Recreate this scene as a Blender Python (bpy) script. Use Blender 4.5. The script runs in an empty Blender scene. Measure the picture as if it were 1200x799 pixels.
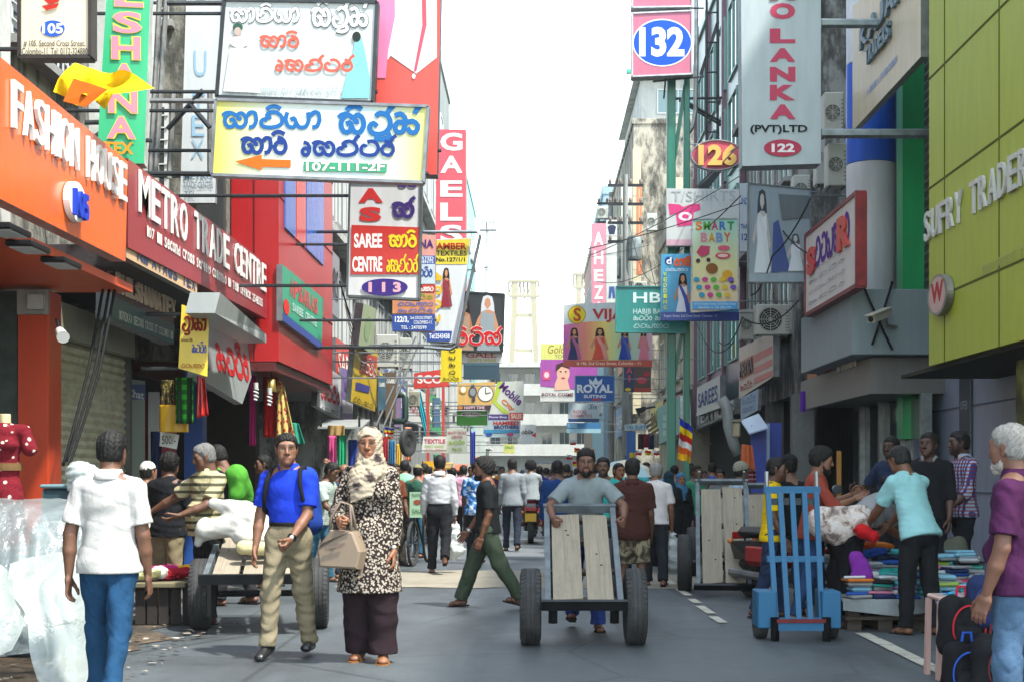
import bpy, math, random
import numpy as np
from mathutils import Vector, Matrix
random.seed(7)
S = bpy.context.scene
COL = S.collection
rad = math.radians
# ---------------------------------------------------------------- camera, sky, sun, exposure
F, CX, CY, CH = 1667.0, 627.0, 556.0, 1.35          # focal length and principal point in photo pixels, eye height in m
cam = bpy.data.cameras.new('camera'); camo = bpy.data.objects.new('camera', cam); COL.objects.link(camo)
camo.location = (0, 0, CH); camo.rotation_euler = (rad(90), 0, 0)
cam.sensor_width = 36; cam.lens = F / 1200 * 36
cam.shift_x = -(CX - 600) / 1200; cam.shift_y = (CY - 399.5) / 1200
cam.clip_start = .1; cam.clip_end = 3000
S.camera = camo
SUN = Vector((.40, -.30, .88)).normalized()
w = bpy.data.worlds.new('World'); S.world = w; w.use_nodes = True
nt = w.node_tree; bg = nt.nodes['Background']
sk = nt.nodes.new('ShaderNodeTexSky'); sk.sky_type = 'NISHITA'; sk.sun_disc = False
sk.sun_elevation = math.asin(SUN.z); sk.sun_rotation = math.atan2(SUN.x, SUN.y)
sk.air_density = 1.6; sk.dust_density = 0.5; sk.ozone_density = 1.0
bw = nt.nodes.new('ShaderNodeRGBToBW'); nt.links.new(sk.outputs[0], bw.inputs[0])
mx = nt.nodes.new('ShaderNodeMix'); mx.data_type = 'RGBA'; mx.inputs[0].default_value = .65   # hazy white overcast veil
tn = nt.nodes.new('ShaderNodeMix'); tn.data_type = 'RGBA'; tn.blend_type = 'MULTIPLY'; tn.inputs[0].default_value = 1
tn.inputs[7].default_value = (.95, 1.03, 1.06, 1)
nt.links.new(bw.outputs[0], tn.inputs[6])
nt.links.new(sk.outputs[0], mx.inputs[6]); nt.links.new(tn.outputs[2], mx.inputs[7]); nt.links.new(mx.outputs[2], bg.inputs[0])
bg.inputs[1].default_value = .15
sl = bpy.data.lights.new('sun', 'SUN'); sl.energy = 2.2; sl.angle = rad(2.5); sl.color = (1, .95, .86)
so = bpy.data.objects.new('sun', sl); COL.objects.link(so); so.rotation_euler = SUN.to_track_quat('Z', 'Y').to_euler()
S.view_settings.view_transform = 'Standard'; S.view_settings.look = 'None'
S.view_settings.gamma = 1; S.view_settings.use_curve_mapping = False
S.view_settings.exposure = 2.3

# ---------------------------------------------------------------- points seen at a photo pixel
def P(px, py, d): return Vector(((px - CX) / F * d, d, CH - (py - CY) / F * d))
def G(px, py):
    d = F * CH / (py - CY); return P(px, py, d)
def xa(px, d): return (px - CX) / F * d
def za(py, d): return CH - (py - CY) / F * d

# ---------------------------------------------------------------- materials
def lin(c):
    if isinstance(c, str):
        c = c.lstrip('#'); v = [int(c[i:i + 2], 16) / 255 for i in (0, 2, 4)]
        v = [x / 12.92 if x <= .04045 else ((x + .055) / 1.055) ** 2.4 for x in v]
        return tuple(min(.82, x * .85 + .004) for x in v)
    return tuple(c)
_M = {}
def mat(col, kind='print', **kw):
    key = (str(col), kind, tuple(sorted((k, str(v)) for k, v in kw.items())))
    if key in _M: return _M[key]
    c = lin(col); m = bpy.data.materials.new(kind); m.use_nodes = True; _M[key] = m
    t = m.node_tree; N = t.nodes; L = t.links; b = N['Principled BSDF']
    def n(k): return N.new('ShaderNode' + k)
    tc = n('TexCoord'); O = tc.outputs['Object']
    def noise(scale, det=4, vec=O, rough=.6, stretch=None, dist=0):
        if stretch:
            mp = n('Mapping'); mp.inputs['Scale'].default_value = stretch; L.new(vec, mp.inputs['Vector']); vec = mp.outputs[0]
        x = n('TexNoise'); x.inputs['Scale'].default_value = scale; x.inputs['Detail'].default_value = det
        x.inputs['Roughness'].default_value = rough; x.inputs['Distortion'].default_value = dist
        L.new(vec, x.inputs['Vector']); return x.outputs['Fac']
    def ramp(fac, stops, interp='LINEAR'):
        r = n('ValToRGB'); e = r.color_ramp.elements; r.color_ramp.interpolation = interp
        while len(e) < len(stops): e.new(.5)
        for i, (p, cc) in enumerate(stops): e[i].position = p; e[i].color = (*cc, 1) if len(cc) == 3 else cc
        L.new(fac, r.inputs[0]); return r.outputs[0]
    def mix(a, bb, fac, mode='MIX'):
        x = n('Mix'); x.data_type = 'RGBA'; x.blend_type = mode
        for s, v in ((0, fac), (6, a), (7, bb)):
            if hasattr(v, 'node'): L.new(v, x.inputs[s])
            elif s == 0: x.inputs[0].default_value = v
            else: x.inputs[s].default_value = (*v[:3], 1)
        return x.outputs[2]
    def bump(h, st, dist=.01):
        x = n('Bump'); x.inputs['Strength'].default_value = st; x.inputs['Distance'].default_value = dist
        L.new(h, x.inputs['Height']); L.new(x.outputs[0], b.inputs['Normal'])
    def setc(s):
        if hasattr(s, 'node'): L.new(s, b.inputs['Base Color'])
        else: b.inputs['Base Color'].default_value = (*s[:3], 1)
    def mul(cc, f): return tuple(x * f for x in cc)
    dk = mul(c, .62)
    R = b.inputs['Roughness']; R.default_value = kw.get('rough', .5)
    if kind == 'print':        # sign faces, painted sheet: faint streaks and dust
        g = noise(3, 6, stretch=(2.5, 2.5, .5)); s = ramp(g, [(.38, mul(c, .80)), (.62, c)])
        setc(mix(s, mul(c, .9), noise(40, 2))); R.default_value = kw.get('rough', .42)
    elif kind == 'flat': setc(c); b.inputs['Specular IOR Level'].default_value = .5 if 'rough' in kw else .15; R.default_value = kw.get('rough', .7)
    elif kind == 'cloth':
        s = ramp(noise(9, 4), [(.35, mul(c, .86)), (.65, c)]); setc(s)
        R.default_value = .92; b.inputs['Specular IOR Level'].default_value = .12
        h1 = noise(11, 5, dist=1.6, stretch=(1, 1, .7)); h2 = noise(kw.get('bs', 34) * 3, 3); bump(mix(h1, h2, .3), .5, .012)
    elif kind == 'denim':
        s = ramp(noise(5, 5), [(.35, mul(c, .55)), (.5, c), (.75, mul(c, 1.5))]); s = mix(s, mul(c, .7), noise(160, 2))
        setc(s); R.default_value = .9; b.inputs['Specular IOR Level'].default_value = .12; bump(noise(14, 6, dist=1.5), .5, .014)
    elif kind in ('stripe', 'check', 'floral', 'tiedye', 'camo', 'plaid', 'batik'):
        c2 = lin(kw.get('c2', '#222222')); R.default_value = .9
        if kind == 'stripe':
            x = n('TexWave'); x.bands_direction = kw.get('dir', 'Z'); x.inputs['Scale'].default_value = kw.get('scale', 6); x.inputs['Distortion'].default_value = .6
            L.new(O, x.inputs[0]); s = ramp(x.outputs['Fac'], [(.0, c), (.62, c), (.7, c2), (1, c2)])
        elif kind in ('check', 'plaid'):
            o = []
            for dr in ('X', 'Z'):
                x = n('TexWave'); x.bands_direction = dr; x.inputs['Scale'].default_value = kw.get('scale', 8); L.new(O, x.inputs[0])
                o.append(ramp(x.outputs['Fac'], [(.45, (0, 0, 0)), (.55, (1, 1, 1))]))
            s = mix(c, c2, o[0]); s = mix(s, lin(kw.get('c3', kw['c2'])), mix((0, 0, 0), o[1], .75))
        elif kind == 'floral':
            x = n('TexVoronoi'); x.inputs['Scale'].default_value = kw.get('scale', 22); L.new(O, x.inputs['Vector'])
            nn = noise(kw.get('scale', 22) * 1.7, 2); q = n('Math'); q.operation = 'MULTIPLY_ADD'; q.inputs[1].default_value = .45
            L.new(nn, q.inputs[0]); L.new(x.outputs['Distance'], q.inputs[2])
            th = kw.get('th', .62); s = ramp(q.outputs[0], [(th - .04, c2), (th + .04, c)])
        elif kind == 'batik':
            x = n('TexVoronoi'); x.inputs['Scale'].default_value = kw.get('scale', 9); x.inputs['Randomness'].default_value = .8; L.new(O, x.inputs['Vector'])
            nn = noise(45, 3); q = n('Math'); q.operation = 'MULTIPLY_ADD'; q.inputs[1].default_value = .5
            L.new(nn, q.inputs[0]); L.new(x.outputs['Distance'], q.inputs[2])
            s = ramp(q.outputs[0], [(.46, lin('#3a3030')), (.54, lin('#7a7068')), (.62, c), (1, c)])
        else:
            th = ((.42, mul(c, .6)), (.5, c), (.58, c2)) if kind == 'tiedye' else ((.40, mul(c, .35)), (.48, c), (.56, c2))
            s = ramp(noise(kw.get('scale', 9), 4, dist=1.2), list(th))
        setc(s); b.inputs['Specular IOR Level'].default_value = .12; bump(noise(12, 5, dist=1.5), .7, .02)
    elif kind == 'metal':
        s = ramp(noise(6, 6), [(.35, mul(c, .6)), (.65, c)]); setc(s); b.inputs['Metallic'].default_value = kw.get('metal', .6); R.default_value = kw.get('rough', .42)
    elif kind == 'chrome': setc(c); b.inputs['Metallic'].default_value = 1; R.default_value = .15
    elif kind == 'rust':
        s = ramp(noise(7, 8), [(.4, c), (.55, mul(c, .7)), (.66, mul(c, .6)), (.74, lin('#5a3826'))]); setc(s); b.inputs['Metallic'].default_value = .3; R.default_value = .6
    elif kind == 'conc':       # render / painted masonry with rain stains
        g = noise(.9, 8, stretch=(1.6, 1.6, .45), rough=.7); st = kw.get('stain', .5)
        s = ramp(g, [(.36, mul(c, 1 - st)), (.50, mul(c, 1 - st * .25)), (.62, c)])
        s = mix(s, mul(c, .75), ramp(noise(11, 6), [(.45, (0, 0, 0)), (.75, (1, 1, 1))])); setc(s); R.default_value = .85; bump(noise(26, 6), .3, .02)
    elif kind == 'grime':
        g = noise(1.3, 9, stretch=(1.5, 1.5, .6), rough=.72)
        s = ramp(g, [(.36, (.018, .018, .016)), (.47, mul(c, .35)), (.56, c), (.7, mul(c, 1.15))]); setc(s); R.default_value = .9; bump(noise(14, 7), .5, .03)
    elif kind == 'wood':
        g = noise(5, 8, stretch=kw.get('st', (9, .8, 9)), rough=.65, dist=.6); s = ramp(g, [(.3, mul(c, .6)), (.5, c), (.72, mul(c, 1.2))])
        s = mix(s, mul(c, .55), ramp(noise(4, 6, rough=.7), [(.52, (0, 0, 0)), (.75, (.8, .8, .8))])); s = mix(s, mul(c, .6), noise(14, 5, stretch=kw.get('st', (9, .8, 9)))); setc(s); R.default_value = .85; bump(g, .4, .01)
    elif kind == 'asphalt':
        g = noise(.7, 8, rough=.62); s = ramp(g, [(.33, mul(c, .62)), (.52, c), (.72, mul(c, 1.35))])
        s = mix(s, mul(c, 1.7), ramp(noise(330, 2), [(.58, (0, 0, 0)), (.74, (1, 1, 1))]))
        s = mix(s, mul(c, .5), ramp(noise(1.9, 9, rough=.75), [(.60, (0, 0, 0)), (.70, (.8, .8, .8))]))
        s = mix(s, mul(c, .55), ramp(noise(75, 3, rough=.8), [(.40, (.75,) * 3), (.52, (0, 0, 0))])); s = mix(s, mul(c, 2.1), ramp(noise(120, 2), [(.64, (0, 0, 0)), (.74, (.7,) * 3)]))
        s = mix(s, mul(c, 1.5), ramp(noise(1.1, 5, stretch=(2.2, .22, 1)), [(.55, (0, 0, 0)), (.72, (.8, .8, .8))]))
        x = n('TexVoronoi'); x.feature = 'DISTANCE_TO_EDGE'; x.inputs['Scale'].default_value = .55; L.new(O, x.inputs['Vector'])
        s = mix(s, mul(c, .35), ramp(x.outputs['Distance'], [(.0, (.75, .75, .75)), (.012, (0, 0, 0))]))
        setc(s); L.new(ramp(g, [(.3, (.42,) * 3), (.7, (.72,) * 3)]), R); bump(noise(190, 3), .55, .006)
    elif kind == 'rubber':
        setc(ramp(noise(8, 5), [(.4, c), (.7, mul(c, 1.9))])); R.default_value = .78
    elif kind == 'glass':
        setc(c); R.default_value = .06; b.inputs['Specular IOR Level'].default_value = .8
    elif kind == 'sheet':      # thin translucent polythene
        setc(ramp(noise(5, 5), [(.35, mul(c, .85)), (.65, c)])); R.default_value = .28
        v = n('TexVoronoi'); v.feature = 'DISTANCE_TO_EDGE'; v.inputs['Scale'].default_value = 3.2; mp = n('Mapping'); L.new(O, mp.inputs[0]); w_ = noise(5, 4); ad = n('VectorMath'); ad.operation = 'ADD'; L.new(O, ad.inputs[0]); L.new(w_, ad.inputs[1]); L.new(ad.outputs[0], v.inputs['Vector'])
        al = kw.get('alpha', .8); L.new(ramp(noise(3, 3), [(.35, (al - .10,) * 3), (.65, (al + .06,) * 3)]), b.inputs['Alpha'])
        b.inputs['Specular IOR Level'].default_value = .7; bump(mix(v.outputs['Distance'], noise(5, 3), .3), .4, .05)
    elif kind == 'skin':
        a = n('Attribute'); a.attribute_name = 'Col'; s = mix(a.outputs['Color'], (.8, .75, .72), noise(60, 3), 'MULTIPLY')
        setc(s); R.default_value = .58; b.inputs['Subsurface Weight'].default_value = .06; b.inputs['Subsurface Radius'].default_value = (.02, .008, .004); b.inputs['Subsurface Scale'].default_value = .3
    elif kind == 'hair':
        setc(ramp(noise(70, 3), [(.35, mul(c, .6)), (.65, c)])); R.default_value = .62; b.inputs['Specular IOR Level'].default_value = .25; bump(noise(150, 3), .5, .006)
    elif kind == 'emit':
        setc(c); b.inputs['Emission Color'].default_value = (*c, 1); b.inputs['Emission Strength'].default_value = kw.get('e', 1)
    elif kind == 'grad':       # a print that fades between two colours
        x = n('TexGradient'); mp = n('Mapping'); L.new(tc.outputs['Generated'], mp.inputs[0]); mp.inputs['Rotation'].default_value = kw.get('rot', (0, 0, 0))
        L.new(mp.outputs[0], x.inputs[0]); st = [(p, lin(cc)) for p, cc in kw['stops']]; s = ramp(x.outputs[0], st)
        setc(mix(s, (.75, .75, .75), ramp(noise(3, 6, stretch=(2.5, 2.5, .5)), [(.35, (.25,) * 3), (.6, (0, 0, 0))]), 'MULTIPLY')); R.default_value = .42
    return m

# ---------------------------------------------------------------- objects
def link(name, me, parent=None, loc=None):
    o = bpy.data.objects.new(name, me); COL.objects.link(o)
    if loc is not None: o.location = loc
    if parent is not None: o.parent = parent
    return o
def tag(o, label=None, cat=None, group=None, kind=None):
    if label: o['label'] = label
    if cat: o['category'] = cat
    if group: o['group'] = group
    if kind: o['kind'] = kind
    return o
def thing(name, label, cat, loc=(0, 0, 0), group=None, rz=0):
    o = link(name, None, None, loc); o.empty_display_size = .1; o.rotation_euler.z = rz
    return tag(o, label, cat, group)
def rootmat(o):
    m = Matrix.LocRotScale(o.location, o.rotation_euler, o.scale)
    return rootmat(o.parent) @ m if o.parent else m
def dup(root, loc, rz=None, label=None, group=None):
    r = root.copy(); COL.objects.link(r); r.location = loc
    if rz is not None: r.rotation_euler.z = rz
    if label: r['label'] = label
    if group: r['group'] = group
    for ch in list(root.children):
        c = ch.copy(); COL.objects.link(c); c.parent = r
        for g in list(ch.children):
            e = g.copy(); COL.objects.link(e); e.parent = c
    return r
class MB:
    """collects shapes with materials; build() links them as ONE mesh object (world or local coordinates)"""
    def __init__(s): s.v = []; s.f = []; s.m = []; s.mats = []
    def mi(s, m):
        if m not in s.mats: s.mats.append(m)
        return s.mats.index(m)
    def add(s, vs, fs, m):
        b = len(s.v); i = s.mi(m); s.v += [tuple(v) for v in vs]
        for f in fs: s.f.append([b + k for k in f]); s.m.append(i)
        return s
    def box(s, x0, x1, y0, y1, z0, z1, m, M=None, bev=0):
        x0, x1 = sorted((x0, x1)); y0, y1 = sorted((y0, y1)); z0, z1 = sorted((z0, z1))
        bev = min(bev, (x1 - x0) * .45, (y1 - y0) * .45, (z1 - z0) * .45)
        if bev > 0:
            vs = []; 
            for sx in (0, 1):
                for sy in (0, 1):
                    for sz in (0, 1):
                        X = (x0, x1)[sx]; Y = (y0, y1)[sy]; Z = (z0, z1)[sz]; dx, dy, dz = (bev, -bev)[sx], (bev, -bev)[sy], (bev, -bev)[sz]
                        vs += [(X, Y + dy, Z + dz), (X + dx, Y, Z + dz), (X + dx, Y + dy, Z)]
            def q(sx, sy, sz, k): return (sx * 4 + sy * 2 + sz) * 3 + k
            fs = []
            for a in (0, 1):
                f = [q(a, 0, 0, 0), q(a, 1, 0, 0), q(a, 1, 1, 0), q(a, 0, 1, 0)]; fs.append(f if a else f[::-1])
                f = [q(0, a, 0, 1), q(0, a, 1, 1), q(1, a, 1, 1), q(1, a, 0, 1)]; fs.append(f if a else f[::-1])
                f = [q(0, 0, a, 2), q(1, 0, a, 2), q(1, 1, a, 2), q(0, 1, a, 2)]; fs.append(f if a else f[::-1])
                for c in (0, 1):
                    fs += [[q(a, c, 0, 0), q(a, c, 1, 0), q(a, c, 1, 1), q(a, c, 0, 1)], [q(a, 0, c, 0), q(a, 1, c, 0), q(a, 1, c, 2), q(a, 0, c, 2)], [q(0, a, c, 1), q(1, a, c, 1), q(1, a, c, 2), q(0, a, c, 2)]]
                    for e in (0, 1): fs.append([q(a, c, e, 0), q(a, c, e, 1), q(a, c, e, 2)])
        else:
            vs = [(x, y, z) for x in (x0, x1) for y in (y0, y1) for z in (z0, z1)]
            fs = [[0, 1, 3, 2], [4, 6, 7, 5], [0, 4, 5, 1], [2, 3, 7, 6], [0, 2, 6, 4], [1, 5, 7, 3]]
        if M is not None: vs = [M @ Vector(v) for v in vs]
        return s.add(vs, fs, m)
    def prism(s, pts, ext, m):            # polygon of 3-D points pushed along a vector
        n = len(pts); e = Vector(ext); vs = [Vector(p) for p in pts] + [Vector(p) + e for p in pts]
        fs = [list(range(n))[::-1], list(range(n, 2 * n))] + [[i, (i + 1) % n, n + (i + 1) % n, n + i] for i in range(n)]
        return s.add(vs, fs, m)
    def tube(s, pts, r, m, seg=8, cap=True):
        pts = [Vector(p) for p in pts]; n = len(pts); rr = r if isinstance(r, (list, tuple)) else [r] * n
        vs = []; prev = None
        for i, p in enumerate(pts):
            d = (pts[min(i + 1, n - 1)] - pts[max(i - 1, 0)]).normalized()
            a = prev if prev is not None else (Vector((0, 0, 1)) if abs(d.z) < .9 else Vector((1, 0, 0)))
            u = (a - d * a.dot(d)); u = u.normalized() if u.length > 1e-6 else d.orthogonal().normalized(); prev = u; v = d.cross(u)
            for k in range(seg):
                t = 2 * math.pi * k / seg; vs.append(p + (u * math.cos(t) + v * math.sin(t)) * rr[i])
        fs = [[i * seg + k, i * seg + (k + 1) % seg, (i + 1) * seg + (k + 1) % seg, (i + 1) * seg + k] for i in range(n - 1) for k in range(seg)]
        if cap: fs += [list(range(seg))[::-1], [(n - 1) * seg + k for k in range(seg)]]
        return s.add(vs, fs, m)
    def bar(s, a, b, wdt, hgt, m, up=(0, 0, 1)):      # rectangular bar from a to b
        a = Vector(a); b = Vector(b); d = (b - a).normalized(); U = Vector(up); u = U - d * U.dot(d)
        u = u.normalized() if u.length > 1e-5 else d.orthogonal().normalized(); v = d.cross(u)
        q = [a + v * (sx * wdt / 2) + u * (sy * hgt / 2) for sx, sy in ((-1, -1), (1, -1), (1, 1), (-1, 1))]
        return s.prism(q, b - a, m)
    def lathe(s, prof, c, axis, m, seg=24):           # profile of (radius, distance along axis)
        A = Vector(axis).normalized(); u = A.orthogonal().normalized(); v = A.cross(u); c = Vector(c); n = len(prof); vs = []
        for r, h in prof:
            for k in range(seg):
                t = 2 * math.pi * k / seg; vs.append(c + A * h + (u * math.cos(t) + v * math.sin(t)) * r)
        fs = [[i * seg + k, i * seg + (k + 1) % seg, (i + 1) * seg + (k + 1) % seg, (i + 1) * seg + k] for i in range(n - 1) for k in range(seg)]
        return s.add(vs, fs, m)
    def ball(s, c, r, m, seg=10, ring=7):
        c = Vector(c); r = r if isinstance(r, (tuple, list)) else (r, r, r); vs = []
        for i in range(ring + 1):
            a = math.pi * i / ring
            for k in range(seg):
                t = 2 * math.pi * k / seg; vs.append(c + Vector((r[0] * math.sin(a) * math.cos(t), r[1] * math.sin(a) * math.sin(t), r[2] * math.cos(a))))
        fs = [[i * seg + k, (i + 1) * seg + k, (i + 1) * seg + (k + 1) % seg, i * seg + (k + 1) % seg] for i in range(ring) for k in range(seg)]
        return s.add(vs, fs, m)
    def build(s, name, parent=None, world=True, loc=None, smooth=False):
        me = bpy.data.meshes.new(name); vs = s.v
        if parent is not None and world:
            I = rootmat(parent).inverted(); vs = [tuple(I @ Vector(v)) for v in vs]
        elif loc is not None: L = Vector(loc); vs = [tuple(Vector(v) - L) for v in vs]
        me.from_pydata(vs, [], s.f)
        for m in s.mats: me.materials.append(m)
        me.polygons.foreach_set('material_index', s.m)
        if smooth: me.polygons.foreach_set('use_smooth', [True] * len(s.f))
        me.update(); return link(name, me, parent, loc)
def arr_mesh(name, V, Fq, mats, parent=None, midx=None, cols=None, smooth=True):
    me = bpy.data.meshes.new(name); n = len(Fq)
    me.vertices.add(len(V)); me.vertices.foreach_set('co', np.asarray(V, np.float32).ravel())
    me.loops.add(n * 4); me.loops.foreach_set('vertex_index', np.asarray(Fq, np.int32).ravel())
    me.polygons.add(n); me.polygons.foreach_set('loop_start', np.arange(0, n * 4, 4, dtype=np.int32))
    if smooth: me.polygons.foreach_set('use_smooth', np.ones(n, bool))
    for m in mats: me.materials.append(m)
    if midx is not None: me.polygons.foreach_set('material_index', np.asarray(midx, np.int32))
    if cols is not None:
        a = me.color_attributes.new('Col', 'FLOAT_COLOR', 'POINT')
        a.data.foreach_set('color', np.asarray(np.c_[cols, np.ones(len(cols))], np.float32).ravel())
    me.update(calc_edges=True); me.validate(); return link(name, me, parent)

# ---------------------------------------------------------------- lettering
_T = {}
def text_mesh(t, off=.0, shear=0., ext=0., space=1.):
    k = (t, off, shear, ext, space)
    if k not in _T:
        c = bpy.data.curves.new('t', 'FONT'); c.body = t; c.offset = off; c.shear = shear; c.extrude = ext; c.resolution_u = 3; c.fill_mode = 'BOTH'; c.space_character = space
        o = bpy.data.objects.new('t', c); COL.objects.link(o); bpy.context.view_layer.update()
        me = bpy.data.meshes.new_from_object(o.evaluated_get(bpy.context.evaluated_depsgraph_get()))
        V = np.array([v.co[:] for v in me.vertices]); Fs = [list(p.vertices) for p in me.polygons]
        bpy.data.objects.remove(o); bpy.data.curves.remove(c); bpy.data.meshes.remove(me); _T[k] = (V, Fs)
    return _T[k]
# Sinhala letters as pen strokes: each stroke is a smooth path in a box 0..1 high, with an advance width
def arc(cx, cy, rx, ry, a0, a1, n=9): return [(cx + rx * math.cos(rad(a0 + (a1 - a0) * i / n)), cy + ry * math.sin(rad(a0 + (a1 - a0) * i / n))) for i in range(n + 1)]
SI = {
 's': (1.0, [[(.0, .64), (.12, .76), (.3, .78), (.46, .70), (.52, .60)], [(.30, .77), (.13, .6), (.09, .34), (.2, .1), (.40, .12), (.47, .32), (.40, .46), (.27, .40)], [(.47, .32), (.58, .1), (.76, .08), (.91, .3), (.89, .58), (.74, .76), (.58, .68), (.62, .5), (.74, .5)]]),
 'a': (.42, [[(.04, .60)] + arc(.14, .68, .14, .12, 180, 20) + [(.31, .4), (.2, .12), (.02, .06)]]),
 'n': (1.0, [[(.30, .36), (.20, .46), (.08, .36), (.12, .14), (.32, .06), (.62, .08), (.87, .24), (.89, .54), (.70, .78), (.45, .80), (.30, .67), (.36, .54), (.48, .57)]]),
 'y': (1.04, [[(.10, .80), (.03, .45), (.13, .12), (.34, .07), (.44, .3), (.34, .52), (.22, .42)], [(.44, .3), (.56, .07), (.80, .09), (.93, .4), (.89, .80)]]),
 'l': (1.0, [[(.40, .30), (.28, .44), (.13, .31), (.20, .08), (.46, .0), (.74, .1), (.90, .4), (.80, .72), (.52, .83), (.35, .70)], [(.74, .1), (.88, -.08), (.6, -.2), (.3, -.14)]]),
 'k': (1.0, [[(.05, .72), (.25, .80), (.42, .66), (.44, .40), (.34, .11), (.14, .09), (.06, .3), (.18, .48), (.44, .45), (.70, .52), (.90, .34), (.82, .09), (.62, .09), (.52, .26)]]),
 'r': (.66, [[(.44, .54), (.22, .60), (.06, .4), (.14, .12), (.38, .06), (.55, .28), (.51, .56), (.40, .73), (.18, .82)]]),
 't': (.9, [[(.30, .50), (.20, .60), (.08, .44), (.12, .16), (.36, .05), (.66, .10), (.82, .38), (.74, .68), (.52, .82), (.34, .76)]]),
 'e': (.52, [[(.36, .3), (.22, .44), (.08, .3), (.16, .08), (.34, .12), (.40, .4), (.32, .68), (.14, .76)]]),
 'd': (.95, [[(.36, .46), (.18, .5), (.08, .3), (.2, .1), (.46, .08), (.76, .14), (.88, .42), (.76, .72), (.46, .8), (.2, .74)]]),
 'i': (0, [[(-.72, .92), (-.58, 1.06), (-.36, 1.09), (-.16, .97)]]),
 '.': (0, [[(-.22, .80), (-.14, .98), (.02, 1.12)]]),
}
SANIYA = 'saniya silk' ; 
SIW = {'saniya': ['s', 'a', 'n', 'i', 'y', 'a'], 'silk': ['s', 'i', 'l', '.', 'k', '.'], 'sari': ['s', 'a', 'r', 'i'], 'centre': ['e', 's', 'n', '.', 't', 'r', '.'], 'as': ['s', '.'], 'rithis': ['r', 'i', 't', 'i', 's', '.'],
       'lanka': ['l', 'a', 'k', 'a'], 'rasi': ['r', 'a', 's', 'i', 'n'], 'misc': ['k', 'd', 't', 'i', 'r'], 'misc2': ['n', 'd', 'y', 's', 'a', 't'], 'col': ['k'], 'col2': ['d'], 'col3': ['t'], 'col4': ['y']}
def sinhala(words):
    st = []; x = 0
    for wi, wd in enumerate(words.split()):
        if wi: x += .45
        for g in SIW[wd]:
            aw, ss = SI[g]
            for q in ss: st.append([(x + a, b) for a, b in q])
            x += aw
    return st, x
def smooth_path(q, sub=2):
    out = []
    for i in range(len(q) - 1):
        p0, p1, p2, p3 = q[max(i - 1, 0)], q[i], q[i + 1], q[min(i + 2, len(q) - 1)]
        for j in range(sub):
            t = j / sub; out.append(tuple(.5 * (2 * p1[k] + (p2[k] - p0[k]) * t + (2 * p0[k] - 5 * p1[k] + 4 * p2[k] - p3[k]) * t * t + (3 * p1[k] - p0[k] - 3 * p2[k] + p3[k]) * t ** 3) for k in (0, 1)))
    out.append(q[-1]); return out

# ---------------------------------------------------------------- boards and signs
class Board:
    """a flat face in the street: o = point on it, u = reading direction, v = up, n = out of the face"""
    def __init__(s, o, u, v):
        s.o = Vector(o); s.u = Vector(u).normalized(); v = Vector(v); s.v = (v - s.u * v.dot(s.u)).normalized(); s.n = s.u.cross(s.v)
    def hit(s, px, py):
        d = Vector(((px - CX) / F, 1, -(py - CY) / F)); c = Vector((0, 0, CH))
        t = (s.o - c).dot(s.n) / d.dot(s.n); q = c + d * t - s.o; return q.dot(s.u), q.dot(s.v)
    def w(s, u, v, h=0): return s.o + s.u * u + s.v * v + s.n * h
    def px(s, x, y, h=0): return s.w(*s.hit(x, y), h)
def front(d, yaw=0, px=627): return Board(P(px, 500, d), (math.cos(rad(yaw)), math.sin(rad(yaw)), 0), (0, 0, 1))
def left_wall(x, lean=0): return Board((x, 10, 0), (0, 1, 0), (math.sin(rad(lean)), 0, math.cos(rad(lean))))    # faces +X, read away from the camera
def right_wall(x, lean=0): return Board((x, 10, 0), (0, -1, 0), (-math.sin(rad(lean)), 0, math.cos(rad(lean))))   # faces -X
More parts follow.
